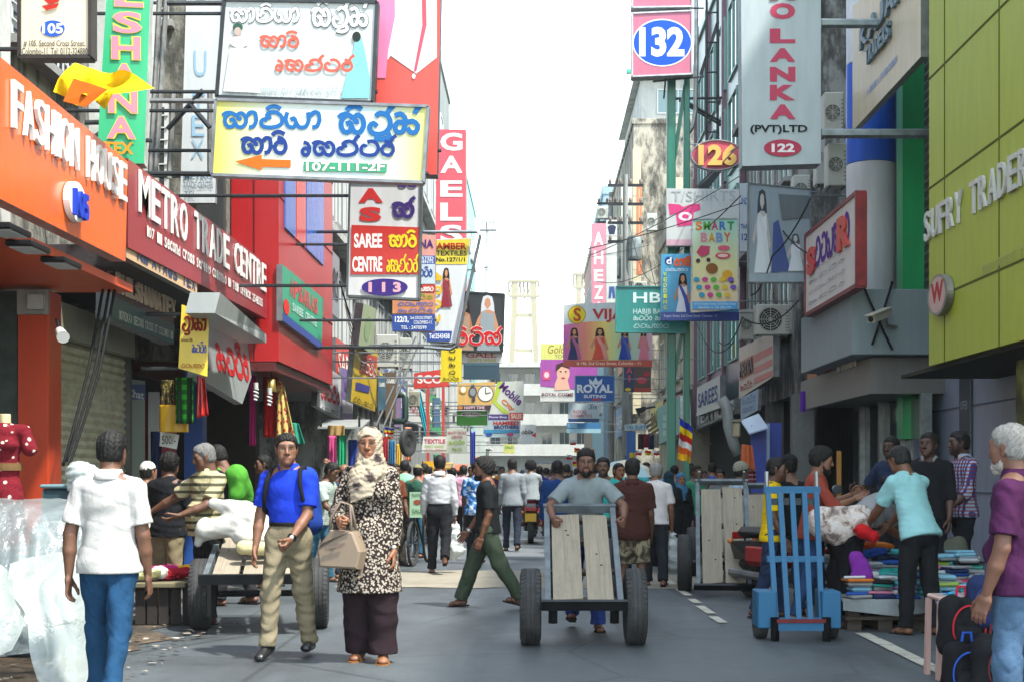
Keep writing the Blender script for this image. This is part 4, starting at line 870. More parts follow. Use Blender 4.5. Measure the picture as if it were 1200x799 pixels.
# ---- right row
t = thing('shop_building', 'lime green panelled shop building overhanging the pavement at right', 'building', (4.75, 13, 0))
LM = mat('#a6b42a', 'print', rough=.45); XR = 4.75; d1 = 17.15
mb = MB(); zb = 2.66
mb.box(XR, 12, 5, d1, zb, 12, LM); mb.prism([(XR, d1, zb), (XR, d1, 12), (XR + .55, d1 + 1.6, 12), (XR + .55, d1 + 1.6, zb + .25)], (4, 0, 0), LM); mb.build('fascia', t)
mb = MB(); gm = mat('#4d5410', 'flat'); BR = right_wall(XR)
for (xa_, ya_), (xb_, yb_) in (((1083, 99), (1180, 0)), ((1084, 225), (1200, 138)), ((1084, 355), (1200, 302))):
    a = BR.hit(xa_, ya_); z = BR.w(*a).z; mb.box(XR - .006, XR + .01, 5, d1, z - .012, z + .012, gm)
for px in (1107, 1171): d = XR * F / (px - CX); mb.box(XR - .005, XR + .01, d - .012, d + .012, zb, 12, gm)
mb.build('panel_joints', t)
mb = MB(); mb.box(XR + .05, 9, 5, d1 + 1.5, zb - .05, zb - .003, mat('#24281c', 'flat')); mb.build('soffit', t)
mb = MB(); om = mat('#6d7018', 'grime'); mb.box(5.35, 6.1, 13.3, 15.6, 0, zb - .06, mat('#5c6014', 'print', rough=.5)); mb.build('pillar', t)
mb = MB(); mb.box(5.28, 5.36, 15.1, 15.62, 0, zb - .06, mat('#9aa05a', 'grime')); mb.build('pillar_facing', t)
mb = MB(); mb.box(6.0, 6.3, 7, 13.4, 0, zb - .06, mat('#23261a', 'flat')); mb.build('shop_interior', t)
mb = MB(); mb.box(6.05, 6.2, 15.6, 23.4, 0, 3.3, mat('#8f9cb0', 'print')); mb.build('side_wall', t)
mb = MB(); mb.box(6.03, 6.06, 15.7, 16.6, 0, 2.6, mat('#1d2a36', 'flat')); mb.build('dark_door', t)
mb = MB(); 
for z in (1.1, 2.3): mb.box(6.035, 6.06, 16.7, 23, z, z + .02, mat('#5a6676', 'flat'))
mb.build('panel_lines', t)
s = Sign.__new__(Sign); s.b = BR; s.h = .006; s.root = t
letters(s, 'SUFRY TRADERS', 1198 - 116 + 3, 1226, lambda x: 245 - (x - 1085) * .62, lambda x: 290 - (x - 1085) * .50, '#d8d9d2', .07, .03) if False else None
def letters_r(s, t, x0, x1, ya, yb, col, ext, bold=.03, gap=.06, kind='print'):
    """like letters(), for faces on the right row; x0 < x1 in the photo and reading starts at x0"""
    return letters(s, t, x0, x1, ya, yb, col, ext, bold, gap)
letters_r(s, 'SUFRY TRADERS', 1085, 1222, lambda x: 253 - (x - 1085) * .70, lambda x: 286 - (x - 1085) * .60, '#c9cbc4', .03, .008, .10)
letters_r(s, '2ND CROSS STREET', 1150, 1225, lambda x: 312 - (x - 1150) * .47, lambda x: 322 - (x - 1150) * .45, '#aab05a', 0, .02)
s.ell(1107, 346, 12, 24, '#9a9a94', 'round_emblem', 'metal', ext=.08); s.ell(1107, 346, 10, 21, '#c7a79c', 'round_emblem', 'print'); s.text('W', 1100, 334, 1115, 358, '#a83a3c', .05)
# building 2: green corner pipe, dark louvre, white and blue column
t = thing('shop_building', 'corner building with round white and blue column and green edge strip', 'building', (6, 22.5, 0))
mb = MB(); mb.box(6.2, 12, 18.8, 27.2, 0, 13, mat('#6a6f6e', 'conc')); mb.build('wall', t)
mb = MB(); mb.box(5.62, 5.95, 21.75, 22.1, 1.9, 13, mat('#18a860', 'print', rough=.3)); mb.build('green_strip', t)
mb = MB(); lm_ = mat('#5b6650', 'metal', metal=.2); n = 40
prof = [(6.12 - .035 * (k % 2), 4.0 + 5.6 * k / (2 * n)) for k in range(2 * n + 1)]
mb.add([(x, 20.3, z) for x, z in prof] + [(x, 23.4, z) for x, z in prof], [[k + 1, len(prof) + k + 1, len(prof) + k, k] for k in range(2 * n)], lm_); mb.build('louvre', t)
mb = MB(); c = (5.55, 23.5, 0); mb.lathe([(.40, 3.9), (.40, 6.45)], c, (0, 0, 1), mat('#e2e6e6', 'print'), 32); mb.build('column', t, smooth=True)
mb = MB(); mb.lathe([(.405, 6.46), (.405, 8.1)], c, (0, 0, 1), mat('#1a5fd0', 'print', rough=.3), 32); mb.build('blue_band', t, smooth=True)
mb = MB(); mb.lathe([(.40, 8.11), (.40, 13)], c, (0, 0, 1), mat('#cfd6de', 'print'), 32); mb.build('upper_column', t, smooth=True)
mb = MB(); mb.box(4.62, 6.2, 20.75, 24.7, 3.10, 4.05, mat('#7f9196', 'print'), bev=.01); mb.build('canopy', t)
mb = MB(); mb.box(4.95, 6.2, 21.0, 26.5, 2.55, 3.08, mat('#6f6f6c', 'print')); mb.build('sign_beam', t)
mb = MB(); mb.box(5.75, 5.78, 20.9, 26, .1, 2.5, mat('#3c4a4c', 'glass')); mb.build('glass_front', t)
for y in (20.85, 22.1, 23.4, 24.8): MB().box(5.66, 5.82, y, y + .10, 0, 2.55, mat('#9ba3a4', 'metal')).build('glass_frame', t)
mb = MB(); mb.box(5.5, 6.2, 26.0, 27.2, 0, 2.6, mat('#8f9492', 'conc', stain=.6)); mb.build('plaster_pier', t)
s = Sign.__new__(Sign); s.b = right_wall(4.94); s.h = .004; s.root = t
letters_r(s, 'FANCY', 983, 1006, lambda x: 412 - (x - 983) * .4, lambda x: 436 - (x - 983) * .35, '#d8d2c0', .03, .03); s.text('JJ', 969, 412, 977, 436, '#b03a34', .04, ext=.03)
s = Sign('shop_sign', 'cream KAJAH TRADERS sign jutting above the blue column', right_wall(4.9), [(999, 154), (1079, 67), (1079, -70), (999, 8)], '#cfc5a6', .10)
letters_r(s, 'KAJAH', 1010, 1065, lambda x: 32 - (x - 1010) * 1.15, lambda x: 56 - (x - 1010) * 1.1, '#4b6a76', .05, .03); letters_r(s, 'TRADERS', 1018, 1046, lambda x: 55 - (x - 1018) * 1.05, lambda x: 75 - (x - 1018) * 1.0, '#56737c', .05, .03); letters_r(s, 'Wholesale & Retail Dealers', 1016, 1052, lambda x: 103 - (x - 1016) * .98, lambda x: 110 - (x - 1016) * .95, '#5f86c6', 0, .01)
s = Sign('shop_sign', 'white sign with maroon edge above the grey canopy', right_wall(4.5), [(944, 370), (1004, 335), (1004, 226), (944, 277)], '#d6d4cd', .14, frame='#8a1f26', fw=.06)
s.sin('misc2', 955, 272, 996, 322, '#5a2e8a', .09); letters_r(s, 'S', 947, 957, lambda x: 290, lambda x: 322, '#cf3a24', .03, .06); letters_r(s, 'R', 982, 998, lambda x: 252, lambda x: 292, '#cf3a24', .03, .06)
for i in range(4): s.sin('misc' if i % 2 else 'misc2', 948, 318 + i * 12 - 0, 992, 328 + i * 12 - 4, '#5c5a58', .05)
# building 3 .. along the right
b = building('shop_building', 'old grey building hung with air conditioners on the right', 5.05, 13, 27.25, 34, 15, mat('#8f918c', 'grime'), -1, grid_wins(27.6, 33.6, 3, (4.2, 7.2, 10.2), 1.8, 1.2, fr='#b9bcba'), base=2.9, slab=mat('#8a8c88', 'conc'), wk={'slabs': (6.3, 9.4)})
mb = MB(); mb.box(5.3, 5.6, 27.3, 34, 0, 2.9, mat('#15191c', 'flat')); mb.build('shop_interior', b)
mb = MB(); mb.box(4.95, 5.35, 27.25, 27.6, 0, 2.9, mat('#7b7e7c', 'conc')); mb.build('pillar', b); MB().box(4.95, 5.35, 30.3, 30.6, 0, 2.9, mat('#7b7e7c', 'conc')).build('pillar', b)
b = building('glass_building', 'teal panelled building with mauve edges behind the red oval 126 sign', 5.0, 13, 34.1, 44, 14.5, mat('#5e7a78', 'print', rough=.3), -1, grid_wins(34.6, 43.6, 4, (4.2, 6.6, 9.0, 11.4), 1.9, 1.6, fr='#7ba49e', pane='#2d5452', sill=False), base=2.9, parapet=.3)
for y in (34.05, 37.3, 40.6, 43.9): MB().box(4.9, 5.02, y, y + .16, 2.9, 14.6, mat('#7b5566', 'print')).build('mauve_fin', b)
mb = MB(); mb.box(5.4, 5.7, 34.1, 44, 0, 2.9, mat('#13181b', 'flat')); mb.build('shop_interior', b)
s = Sign('shop_sign', 'black TEXTILES fascia with raised silver letters over the dark right shop', right_wall(4.72), [(815, 490), (862, 466), (862, 484), (815, 503)], '#2c3436', .15)
letters_r(s, 'TEXTILES', 817, 861, lambda x: 486 - (x - 817) * .48, lambda x: 500 - (x - 817) * .42, '#aab2b2', .03, .03)
b = building('shop_building', 'low beige building with rounded balconies beyond the green posts', 4.9, 13, 44.1, 56, 10, mat('#b4ad97', 'conc', stain=.35), -1, grid_wins(44.8, 55.6, 4, (4.6, 7.2), 1.8, 1.5, fr='#d0cdbf'), slab=mat('#b9b3a0', 'conc'), wk={'slabs': (4.0, 6.8)})
b = building('party_wall_building', 'tall building with black stained blank wall facing the camera', 4.3, 14, 62, 82, 16.6, mat('#a49f90', 'grime'), -1, grid_wins(62.8, 81.6, 5, (5, 8.5, 12), 2.0, 1.8, fr='#c9c6b8'), parapet=.25)
mb = MB(); mb.box(4.25, 4.6, 61.7, 62.3, 4, 15.5, mat('#cbbf9e', 'conc', stain=.2)); mb.build('cream_pier', b); MB().box(5.9, 6.4, 61.6, 62.3, 5, 14.2, mat('#cbbf9e', 'conc', stain=.2)).build('cream_pier', b)
mb = MB(); mb.box(4.7, 12, 63, 75, 16.85, 18.9, mat('#b9bdb9', 'conc')); mb.build('roof_cabin', b)
wall_window(b, 0, 63, 5.4, 8.2, 17.3, 18.4, fr='#d6d9d8', pane='#5d8084', bars=2, sill=False)
mb = MB(); mb.prism([(4.0, 62.2, 18.9), (12.5, 62.2, 19.5), (12.5, 62.2, 19.62), (4.0, 62.2, 19.05)], (0, .25, 0), mat('#21a58c', 'print')); mb.build('fascia_board', b); MB().prism([(4.4, 62.46, 18.93), (12.5, 62.46, 19.5), (12.5, 62.46, 19.6), (4.4, 62.46, 19.03)], (0, 12.5, 0), mat('#b9bdb9', 'conc')).build('roof', b)
b = building('shop_building', 'pale blue grey building farther down the right row', 3.95, 14, 82.1, 98, 17.5, mat('#8fa9b8', 'conc', stain=.15), -1, grid_wins(83, 97, 4, (5, 9, 13), 2.0, 1.8))
b = building('shop_building', 'pinkish brick building last of the right row', 4.0, 14, 98.1, 116, 17.2, mat('#a8837a', 'conc', stain=.2), -1, grid_wins(99, 115, 4, (5, 9, 13), 2.0, 1.8), slab=mat('#b99a90', 'conc'), wk={'slabs': (8, 12)})
# ---- white hotel across the far end
t = thing('end_building', 'white many storeyed building closing the far end of the street', 'building', (0, 124, 0)); WM = mat('#d3d6d2', 'conc', stain=.2)
mb = MB(); mb.box(-4.6, 9, 124, 140, 0, 10.6, WM); mb.build('wall', t)
mb = MB()
for z in (3.0, 5.6, 8.2): mb.box(-4.9, 9, 122.6, 123.99, z, z + .2, WM); mb.box(-4.9, 9, 122.6, 122.75, z + .2, z + 1.0, WM)
mb.build('balcony', t); mb = MB(); mb.box(-5.0, 9.2, 122.3, 140.2, 10.62, 11.0, WM); mb.build('roof', t)
for z in (1.0, 3.9, 6.5, 9.0):
    for x in (-3.9, -2.4, -.9, .6, 2.1, 3.6): wall_window(t, 0, 124, x, x + .9, z, z + 1.2, pane='#4a5a60', bars=1, sill=False)
b = building('shop_building', 'white building with stacked balconies on the far left corner', -3.9, -14, 112.5, 121, 14.6, mat('#cfd3cf', 'conc', stain=.3), 1, grid_wins(113, 120.5, 3, (4, 7.4, 10.8), 1.8, 1.4), slab=mat('#d6d9d4', 'conc'), wk={'slabs': (3.4, 6.6, 9.9, 13)})
# ---- port gantry cranes and a floodlight mast far behind
def gantry(px0, px1, ytop, ybot, d, label):
    x0, x1 = xa(px0, d), xa(px1, d); zt, zb = za(ytop, d), 0; t = thing('gantry_crane', label, 'crane', ((x0 + x1) / 2, d, 0), 'port cranes behind the street'); m = mat('#9a9170', 'print'); wd = abs(x1 - x0)
    for x in (x0, x1):
        mb = MB(); k = 1 if x == x0 else -1; mb.bar((x - k * 2, d, zb), (x, d, zt), 1.3, 1.3, m); mb.build('leg', t)
    mb = MB(); mb.box(x0 - 1.5, x1 + 1.5, d - .8, d + .8, zt - 4, zt - 3.4, m); mb.box(x0 - 1.5, x1 + 1.5, d - .8, d + .8, zt - .6, zt, m)
    for i in range(9): x = x0 - 1.5 + (wd + 3) * i / 8; mb.bar((x, d, zt - 3.8), (x, d, zt - .2), .3, .3, m); mb.bar((x, d, zt - 3.8), (x + (wd + 3) / 8, d, zt - .2), .2, .2, m) if i < 8 else None
    mb.build('top_truss', t); mb = MB()
    for z in np.linspace(zt * .30, zt - 8, 4): mb.bar((x0, d, z), (x1, d, z), .6, .9, m); mb.bar((x0, d, z), (x1, d, z + 7), .25, .25, m)
    mb.build('bracing', t); mb = MB(); mb.box(x0 + 1, x1 - 1, d - 1, d + 1, zt * .56, zt * .56 + 3, mat('#a8b4b8', 'print')); mb.build('machine_house', t)
gantry(604, 624, 328, 445, 320, 'cream lattice gantry crane rising beyond the end of the street')
gantry(679, 693, 320, 360, 360, 'pale gantry crane half hidden behind the right row')
t = thing('floodlight_mast', 'thin floodlight mast standing beyond the turquoise tower', 'mast', (xa(567, 180), 180, 0)); mb = MB(); mb.tube([(xa(567, 180), 180, 0), (xa(571, 180), 180, za(262, 180))], [.35, .22], mat('#b5babb', 'metal'), 8); mb.build('pole', t)
mb = MB(); x = xa(572, 180); z = za(262, 180); mb.box(x - 1.1, x + 1.1, 179.5, 180.2, z, z + .25, mat('#98a0a2', 'metal')); mb.box(x - 1.1, x + 1.1, 179.5, 180.2, z - 1, z - .8, mat('#98a0a2', 'metal'))
for k in range(5): mb.box(x - 1 + k * .45, x - .7 + k * .45, 179.2, 179.5, z - .9, z + .1, mat('#c3c9ca', 'print'))
mb.build('lamps', t)
# ================================================================ hanging signs, left side
s = Sign('shop_sign', 'cream sign with red emblem and blue oval 105 at upper left', front(12.2), [(23, -25), (106, 67)], '#ded6bd', .14, side='#3a2f2c', frame='#38302e', fw=.03)
s.ell(62, 34, 14, 9.5, '#2458b8'); s.text('105', 50, 28, 74, 40, '#e9eef4', .03); s.text('# 105, Second Cross Street,', 28, 48, 100, 56, '#4a463e', .01); s.text('Colombo-11. Tel: 0112-324880', 26, 57, 103, 65, '#4a463e', .01)
for k, (a, b_) in enumerate(((50, 76), (52, 72), (49, 70))): s.poly([(a, -6 + 7 * k), (b_, -9 + 7 * k), (b_ - 3, -4 + 7 * k), (a + 6, -1 + 7 * k)], '#b5281f', kind='flat')
s.hold(-5.6)
s = Sign('shop_sign', 'tall green vertical ESHANA TEX sign with pink letters', front(13.6, 8), [(128, -60), (178, -60), (169, 192), (113, 192)], '#1fae74', .22, side='#c9cfcc')
for t_, y0, y1 in (('K', -48, -24), ('E', -18, 8), ('S', 14, 39), ('H', 43, 70), ('A', 75, 101), ('N', 105, 133), ('A', 137, 163)): c0 = 148 - (y0 - 40) * .055; s.text(t_, c0 - 17, y0, c0 + 17, y1, '#c98495', .03, out=('#d6cf3a', .03))
s.text('TEX', 122, 167, 157, 181, '#d98a1c', .03); s.hold(-5.6)
s = Sign('shop_sign', 'faded white vertical banner with worn blue letters behind scaffolding', front(17.5), [(219, -30), (259, -30), (252, 238), (211, 238)], '#cdd3d4', .10, side='#9aa0a2')
for t_, y0, y1 in (('B', -20, 0), ('U', 60, 90), ('T', 110, 132), ('E', 136, 160), ('X', 164, 186)): s.text(t_, 236 - y0 * .03 - 7, y0, 236 - y0 * .03 + 8, y1, '#8fb4cc', .0)
s.text('METRO', 216, 203, 250, 211, '#64839a', .01); s.text('TRADE CENTRE', 215, 214, 250, 221, '#6b7a8a', .01); s.text('TEL', 216, 225, 230, 232, '#6b7a8a', .01); s.hold(-5.2)
# scaffold poles by the banner
t = thing('scaffold', 'rusty grey scaffold poles standing behind the yellow flag', 'scaffold', (xa(190, 16.5), 16.5, 3.8), None)
for (xa0, y0), (xb0, y1) in (((196, -20), (182, 205)), ((188, -20), (176, 205)), ((203, 110), (198, 210)), ((246, 110), (246, 205))):
    mb = MB(); mb.tube([P(xa0, y0, 16.5), P(xb0, y1, 16.5)], .032, mat('#8e8f8c', 'rust'), 7); mb.build('pole', t)
for (xa0, y0), (xb0, y1), c in (((140, 118), (255, 119), '#9b9d9c'), ((128, 203), (400, 206), '#4a4d50'), ((196, 4), (262, 4), '#5d6164'), ((196, 152), (238, 106), '#3c3f42'), ((222, 122), (246, 150), '#3c3f42'), ((100, 144), (146, 143), '#5d6164'), ((112, 160), (134, 146), '#5d6164')):
    mb = MB(); mb.tube([P(xa0, y0, 16.3), P(xb0, y1, 15.4 if y0 == 203 else 16.3)], .03, mat(c, 'metal'), 7); mb.build('crossbar', t)
# big faded sign, and the yellow and blue one below
s = Sign('shop_sign', 'big faded white sign with outlined Sinhala words and two pale printed figures', front(15.4), [(263, 0), (442, 3), (437, 121), (254, 114)], '#cdd5d6', .12, frame='#30363a', fw=.04)
s.sin('saniya', 270, 5, 352, 31, '#e6eaea', .085, out=('#5d666a', .035)); s.sin('silk', 366, 2, 432, 38, '#e6eaea', .085, out=('#5d666a', .035))
s.sin('sari', 305, 38, 352, 60, '#d1604f', .10); s.sin('centre', 322, 66, 415, 88, '#d1604f', .10); s.text('Tel: 011 2438083, 011 2441520, 077 2577588', 262, 103, 430, 112, '#aeb8ba', .01)
s.poly([(417, 42), (424, 45), (428, 62), (434, 95), (433, 116), (400, 116), (406, 90), (414, 62)], '#7cc4c8', 'printed_figure'); s.ell(418, 44, 5, 6, '#24302c', 'printed_figure'); s.ell(279, 33, 6, 5, '#35584a', 'printed_figure'); s.ell(281, 50, 11, 7, '#d9c7c8', 'printed_figure'); s.poly([(270, 57), (292, 57), (306, 110), (262, 108)], '#d9dede', 'printed_figure'); s.ell(279, 38, 4, 5, '#b9a49a', 'printed_figure')
s.hold(-5.2)
s = Sign('shop_sign', 'yellow edged white sign with blue Sinhala words and an orange arrow', front(15.0), [(253, 117), (502, 125), (496, 214), (248, 205)], 'x' and mat('#e0dc8a', 'grad', stops=((0, '#d8d44a'), (.3, '#dfe8dc'), (.7, '#cfe4ea'), (1, '#d8d96a'))), .12, frame='#8b9096', fw=.03)
s.sin('saniya', 261, 125, 378, 156, '#1d66a8', .105); s.sin('silk', 397, 125, 493, 164, '#1d66a8', .105); s.sin('sari', 283, 155, 338, 186, '#1b3c86', .105); s.sin('centre', 352, 160, 464, 188, '#1b3c86', .105)
s.poly([(275, 190), (307, 182), (307, 187), (341, 188), (341, 197), (307, 196), (307, 200)], '#e06a1c', 'arrow', 'flat')
s.poly([(356, 190), (454, 193), (453, 203), (356, 201)], '#1c9a6a', 'flat'); s.text('107-111-2F', 359, 191, 451, 201, '#f0f4f0', .03, out=('#10251c', .02)); s.hold(-5.2)
s = Sign('billboard', 'tall red billboard with printed pink and white cloth behind the Sinhala signs', front(15.9), [(437, -40), (517, -40), (512, 205), (432, 203)], '#d8483a', .25, side='#2a3038', cat='billboard')
s.poly([(437, -40), (512, -40), (512, 68), (488, 87), (458, 66), (437, 92)], '#dcdbe0', 'flat'); s.poly([(437, -40), (462, -40), (463, 20), (455, 60), (452, 92), (437, 92)], '#e87aa8'); s.poly([(494, -20), (499, -20), (500, 30), (488, 84), (485, 84), (495, 30)], '#c9405a', 'flat'); s.ell(485, 90, 2, 3, '#ececec')
s.hold(-5.2)
s = Sign('shop_sign', 'white A S SAREE CENTRE sign with red band and purple oval 113', front(17.2), [(410, 212), (494, 213), (491, 351), (407, 347)], '#d9dade', .13, frame='#5d6468', fw=.025)
s.text('A', 420, 221, 449, 238, '#c22a2c', .06); s.text('S', 421, 243, 447, 260, '#c22a2c', .06); s.sin('col', 466, 208, 490, 222, '#3a2470', .13); s.sin('as', 460, 232, 486, 260, '#3a2470', .11)
s.poly([(412, 264), (492, 267), (491, 322), (411, 322)], '#c8281f'); s.text('SAREE', 415, 274, 448, 291, '#f0eef0', .035); s.text('CENTRE', 413, 301, 448, 319, '#f0eef0', .035); s.sin('sari', 456, 271, 489, 294, '#e6cf2a', .085); s.sin('centre', 453, 299, 490, 324, '#e6cf2a', .085); s.ell(451, 337, 27, 10, '#3d2a80'); s.text('1 1 3', 432, 331, 470, 343, '#d8a8b8', .05); s.hold(-4.9)
s = Sign('shop_sign', 'salmon and blue board 122/3 with small Sinhala lines half behind the saree centre sign', front(20.5), [(460, 272), (511, 276), (509, 389), (460, 388)], '#d9988c', .10)
s.rect(460, 300, 510, 310, '#2a5aa8'); s.text('INA', 489, 281, 508, 291, '#4a2a6a', .03); s.text('IMPORTED', 480, 301, 508, 305, '#e8ecf0', .01); s.text('GARMENTS', 480, 305.5, 508, 309, '#e8ecf0', .01); s.rect(460, 310, 510, 333, '#c3d3dc'); s.sin('misc', 484, 313, 507, 327, '#2a4a90', .11); s.rect(460, 334, 510, 343, '#c8342c'); s.sin('misc2', 484, 335, 508, 343, '#e6e2dc', .1); s.rect(460, 344, 510, 368, '#d18a5c')
for k in range(3): s.sin('misc2' if k % 2 else 'misc', 466, 345 + k * 8, 508, 352 + k * 8, ('#7a9a2a', '#4a62a8', '#4a62a8')[k], .09)
s.rect(460, 369, 510, 388, '#1f4a9c'); s.text('122/3,', 463, 371, 479, 379, '#eef0f4', .03); s.text('2nd CROSS STREET,', 481, 371, 507, 375, '#e6eaf0', .01); s.text('COLOMBO-11.', 485, 376, 507, 380, '#e6eaf0', .01); s.text('TEL : 2470599', 470, 382, 500, 386, '#e6eaf0', .01); s.hold(-4.1)
s = Sign('shop_sign', 'white AMBER TEXTILES sign with yellow heading and a woman in maroon saree', front(22.5), [(509, 281), (552, 279), (538, 402), (500, 400)], '#d6dcde', .10)
s.poly([(510, 282), (551, 280), (547, 310), (509, 310)], '#e2cf2c'); s.text('AMBER', 511, 285, 547, 293, '#b8341f', .04); s.text('TEXTILES', 511, 294, 547, 300, '#2a2a28', .02); s.text('No.127/1/1', 511, 302, 545, 307, '#2a2a28', .03); s.woman(514, 314, 532, 360, '#8a2a3a')
for k, w_ in enumerate(('col', 'col2', 'col3', 'col4')): s.sin(w_, 509 - k * .6, 318 + k * 16, 518 - k * .6, 331 + k * 16, '#d8b018', .14)
s.poly([(501, 388), (530, 388), (528, 400), (500, 400)], '#23489a'); s.text('Tel:2543438', 503, 391, 527, 397, '#e8ecf2', .02)
mb = MB(); rm = mat('#8f979b', 'metal'); fr = [P(496, 272, 22.4), P(558, 272, 22.4), P(563, 276, 22.4), P(535, 405, 22.4), P(528, 409, 22.4), P(497, 407, 22.4)]
mb.tube(fr, .025, rm, 8); mb.build('hoop', s.root); s.arms([(P(496, 272, 22.4), Vector((-4.5, 22.4, za(272, 22.4)))), (P(497, 407, 22.4), Vector((-4.5, 22.4, za(407, 22.4))))])
s = Sign('poster_sign', 'black poster sign of a bride and a lady with large red Sinhala word', front(26), [(536, 342), (591, 345), (589, 412), (530, 411)], '#1b2126', .12, frame='#2d3338', fw=.03)
s.woman(532, 350, 558, 412, '#a88a72', skin='#a87250'); s.woman(553, 346, 590, 413, '#8e9aa0', hair='#c9cdd0', skin='#c08a6a'); s.sin('rithis', 536, 384, 588, 408, '#c01f24', .09, out=('#e8d8d0', .03)); s.hold(-4.1)
s = Sign('shop_sign', 'small white GAEL sign directly under the black bride poster', front(26.1), [(532, 411), (589, 412), (588, 425), (532, 425)], '#d8dcd8', .10); s.text('GAEL', 546, 412, 582, 419, '#d0504c', .01); s.text('GENTS WEAR', 548, 420, 582, 424, '#b8b04a', .02); s.hold(-4.1)
s = Sign('shop_sign', 'plain dark teal board below the small white GAEL sign', front(30), [(543, 423), (585, 423), (585, 444), (543, 444)], '#2b4a58', .10); s.rect(545, 425, 583, 428, '#3d6270'); s.hold(-4.1)
s = Sign('shop_sign', 'tall pink red vertical GAELS sign with serif white letters', front(33), [(512, 152), (546, 152), (546, 345), (509, 345)], '#dc4456', .5, side='#e9b8be', rough=.3)
for t_, y0, y1 in (('G', 156, 177), ('A', 183, 203), ('E', 212, 231), ('L', 238, 259), ('S', 264, 284)): s.text(t_, 516, y0, 542, y1, '#f2e6e6', .03)
s.hold(-4.1)
s = Sign('shop_sign', 'narrow yellow vertical sign with round Sinhala letters', front(25), [(517, 408), (541, 408), (541, 447), (516, 447)], '#e6cf12', .10)
for k, w_ in enumerate(('col2', 'col4', 'col', 'col3')): s.sin(w_, 526, 407 + k * 8.5, 534, 414 + k * 8.5, '#2a2a24', .10)
s.sin('misc', 519, 441, 538, 446, '#2a2a24', .09); s.hold(-4.1)
s = Sign('shop_sign', 'yellow board with printed wristwatches and a round wall clock', front(38), [(536, 449), (580, 447), (579, 474), (536, 474)], '#e0b564', .12)
s.ell(569, 461, 9.5, 9.5, '#5a5248'); s.ell(569, 461, 8.5, 8.5, '#e6e8e4'); s.poly([(568.5, 461), (569.5, 461), (569.5, 454), (568.5, 454)], '#30302e', kind='flat'); s.poly([(569, 460.5), (575, 459), (575, 460), (569, 461.8)], '#30302e', kind='flat')
s.ell(554, 459, 5, 6.5, '#4a4c50'); s.ell(554, 459, 3.5, 4.5, '#8d949a'); s.ell(543, 456, 4.5, 5, '#caa44a'); s.ell(543, 456, 3, 3.5, '#f0eee2'); s.rect(552, 450, 556, 453, '#4a4c50'); s.rect(553, 465, 557, 470, '#3a3c40'); s.hold(-4.1)
s = Sign('shop_sign', 'dark strip HAPPY TIME sign under the clock board', front(38), [(536, 474.5), (579, 474.5), (579, 480), (536, 480)], '#3f2a33', .10); s.text('HAPPY TIME', 544, 475.5, 568, 479, '#d8b8c0', .03); s.rect(537, 475.5, 542, 479, '#d8842a'); s.hold(-4.1)
s = Sign('shop_sign', 'green micro finance sign with white oval below the HAPPY TIME strip', front(38.2), [(535, 481), (571, 481), (571, 498), (535, 498)], '#4fb52c', .10); s.ell(552, 485, 12, 3.2, '#dfe8da'); s.text('Micro finance', 542, 483.5, 562, 487, '#b03a3a', .02); s.hold(-4.1)
s = Sign('shop_sign', 'white and green Mobile City sign with tilted purple lettering', front(37.5), [(583, 447), (614, 446), (613, 492), (572, 490)], '#cfd6cc', .12)
s.poly([(583, 447), (590, 447), (582, 470), (598, 484), (590, 484), (577, 471)], '#b6cf3a'); s.text('Mobile', 583, 456, 615, 466, '#5a2a78', .03, rot=-42); s.text('City', 586, 471, 604, 478, '#d8762a', .03, rot=-38); s.rect(572, 485, 596, 492, '#44307a'); s.rect(597, 483, 613, 492, '#d2453a'); s.text('Phone Shop', 573, 487, 594, 490, '#d8d4ea', .02); s.text('SALES', 599, 484.5, 611, 490, '#f0dcc8', .03); s.hold(-4.1)
s = Sign('shop_sign', 'light blue HAMEED BROTHERS sign beneath the Mobile City sign', front(38.4), [(567, 492), (610, 492), (609, 512), (566, 512)], '#b9d3dc', .12)
s.text('HAMEED', 578, 493, 608, 497.5, '#c0363a', .04); s.text('BROTHERS', 579, 498, 608, 502, '#2a3f8a', .04); s.rect(567, 503, 609, 507, '#3a98cc'); s.ell(573, 508.5, 4, 2, '#2a5aa8'); s.ell(598, 508.5, 4, 2, '#c0508a'); s.hold(-4.1)
s = Sign('shop_sign', 'white board lettered mobile with a red corner beyond HAMEED BROTHERS', front(47), [(609, 497), (628, 497), (627, 520), (608, 520)], '#d8dcda', .12); s.text('obile', 611, 503, 625, 508.5, '#2c2c2e', .02, shear=.2); s.poly([(628, 506), (628, 512), (623, 510)], '#d04038', kind='flat'); s.hold(-4.1)
s = Sign('shop_sign', 'white TEXTILE sign with pink and green lines in the left middle', front(33), [(496, 511), (524, 511), (524, 530), (494, 530)], '#d9dcd6', .10); s.text('TEXTILE', 497, 514, 522, 519, '#c04a6a', .03); s.text('FANCY GOODS', 498, 521, 520, 524, '#8ab04a', .02); s.sin('misc2', 498, 525, 520, 529, '#c06a5a', .08); s.hold(-4.1)
s = Sign('shop_sign', 'white and lime BEAUTY TEXTILE CENTRE sign left of the blue banner', front(32.6), [(524, 502), (547, 502), (547, 531), (523, 531)], '#d3dccb', .10); s.text('BEAUTY TEXTILE', 525, 505, 546, 508.5, '#c0566a', .02); s.text('CENTRE', 529, 510, 542, 513.5, '#c0566a', .02); s.sin('misc', 526, 515, 545, 521, '#9cc22a', .09); s.text('No.121', 530, 524, 541, 528, '#8aa82a', .02); s.hold(-4.1)
s = Sign('shop_sign', 'small lime poster sign behind the bearded walking man', front(52), [(590, 520), (603, 520), (603, 531), (590, 531)], '#cfd27a', .10); s.text('SALE', 592, 522, 601, 525, '#5a9a4a', .02); s.hold(-4.1)
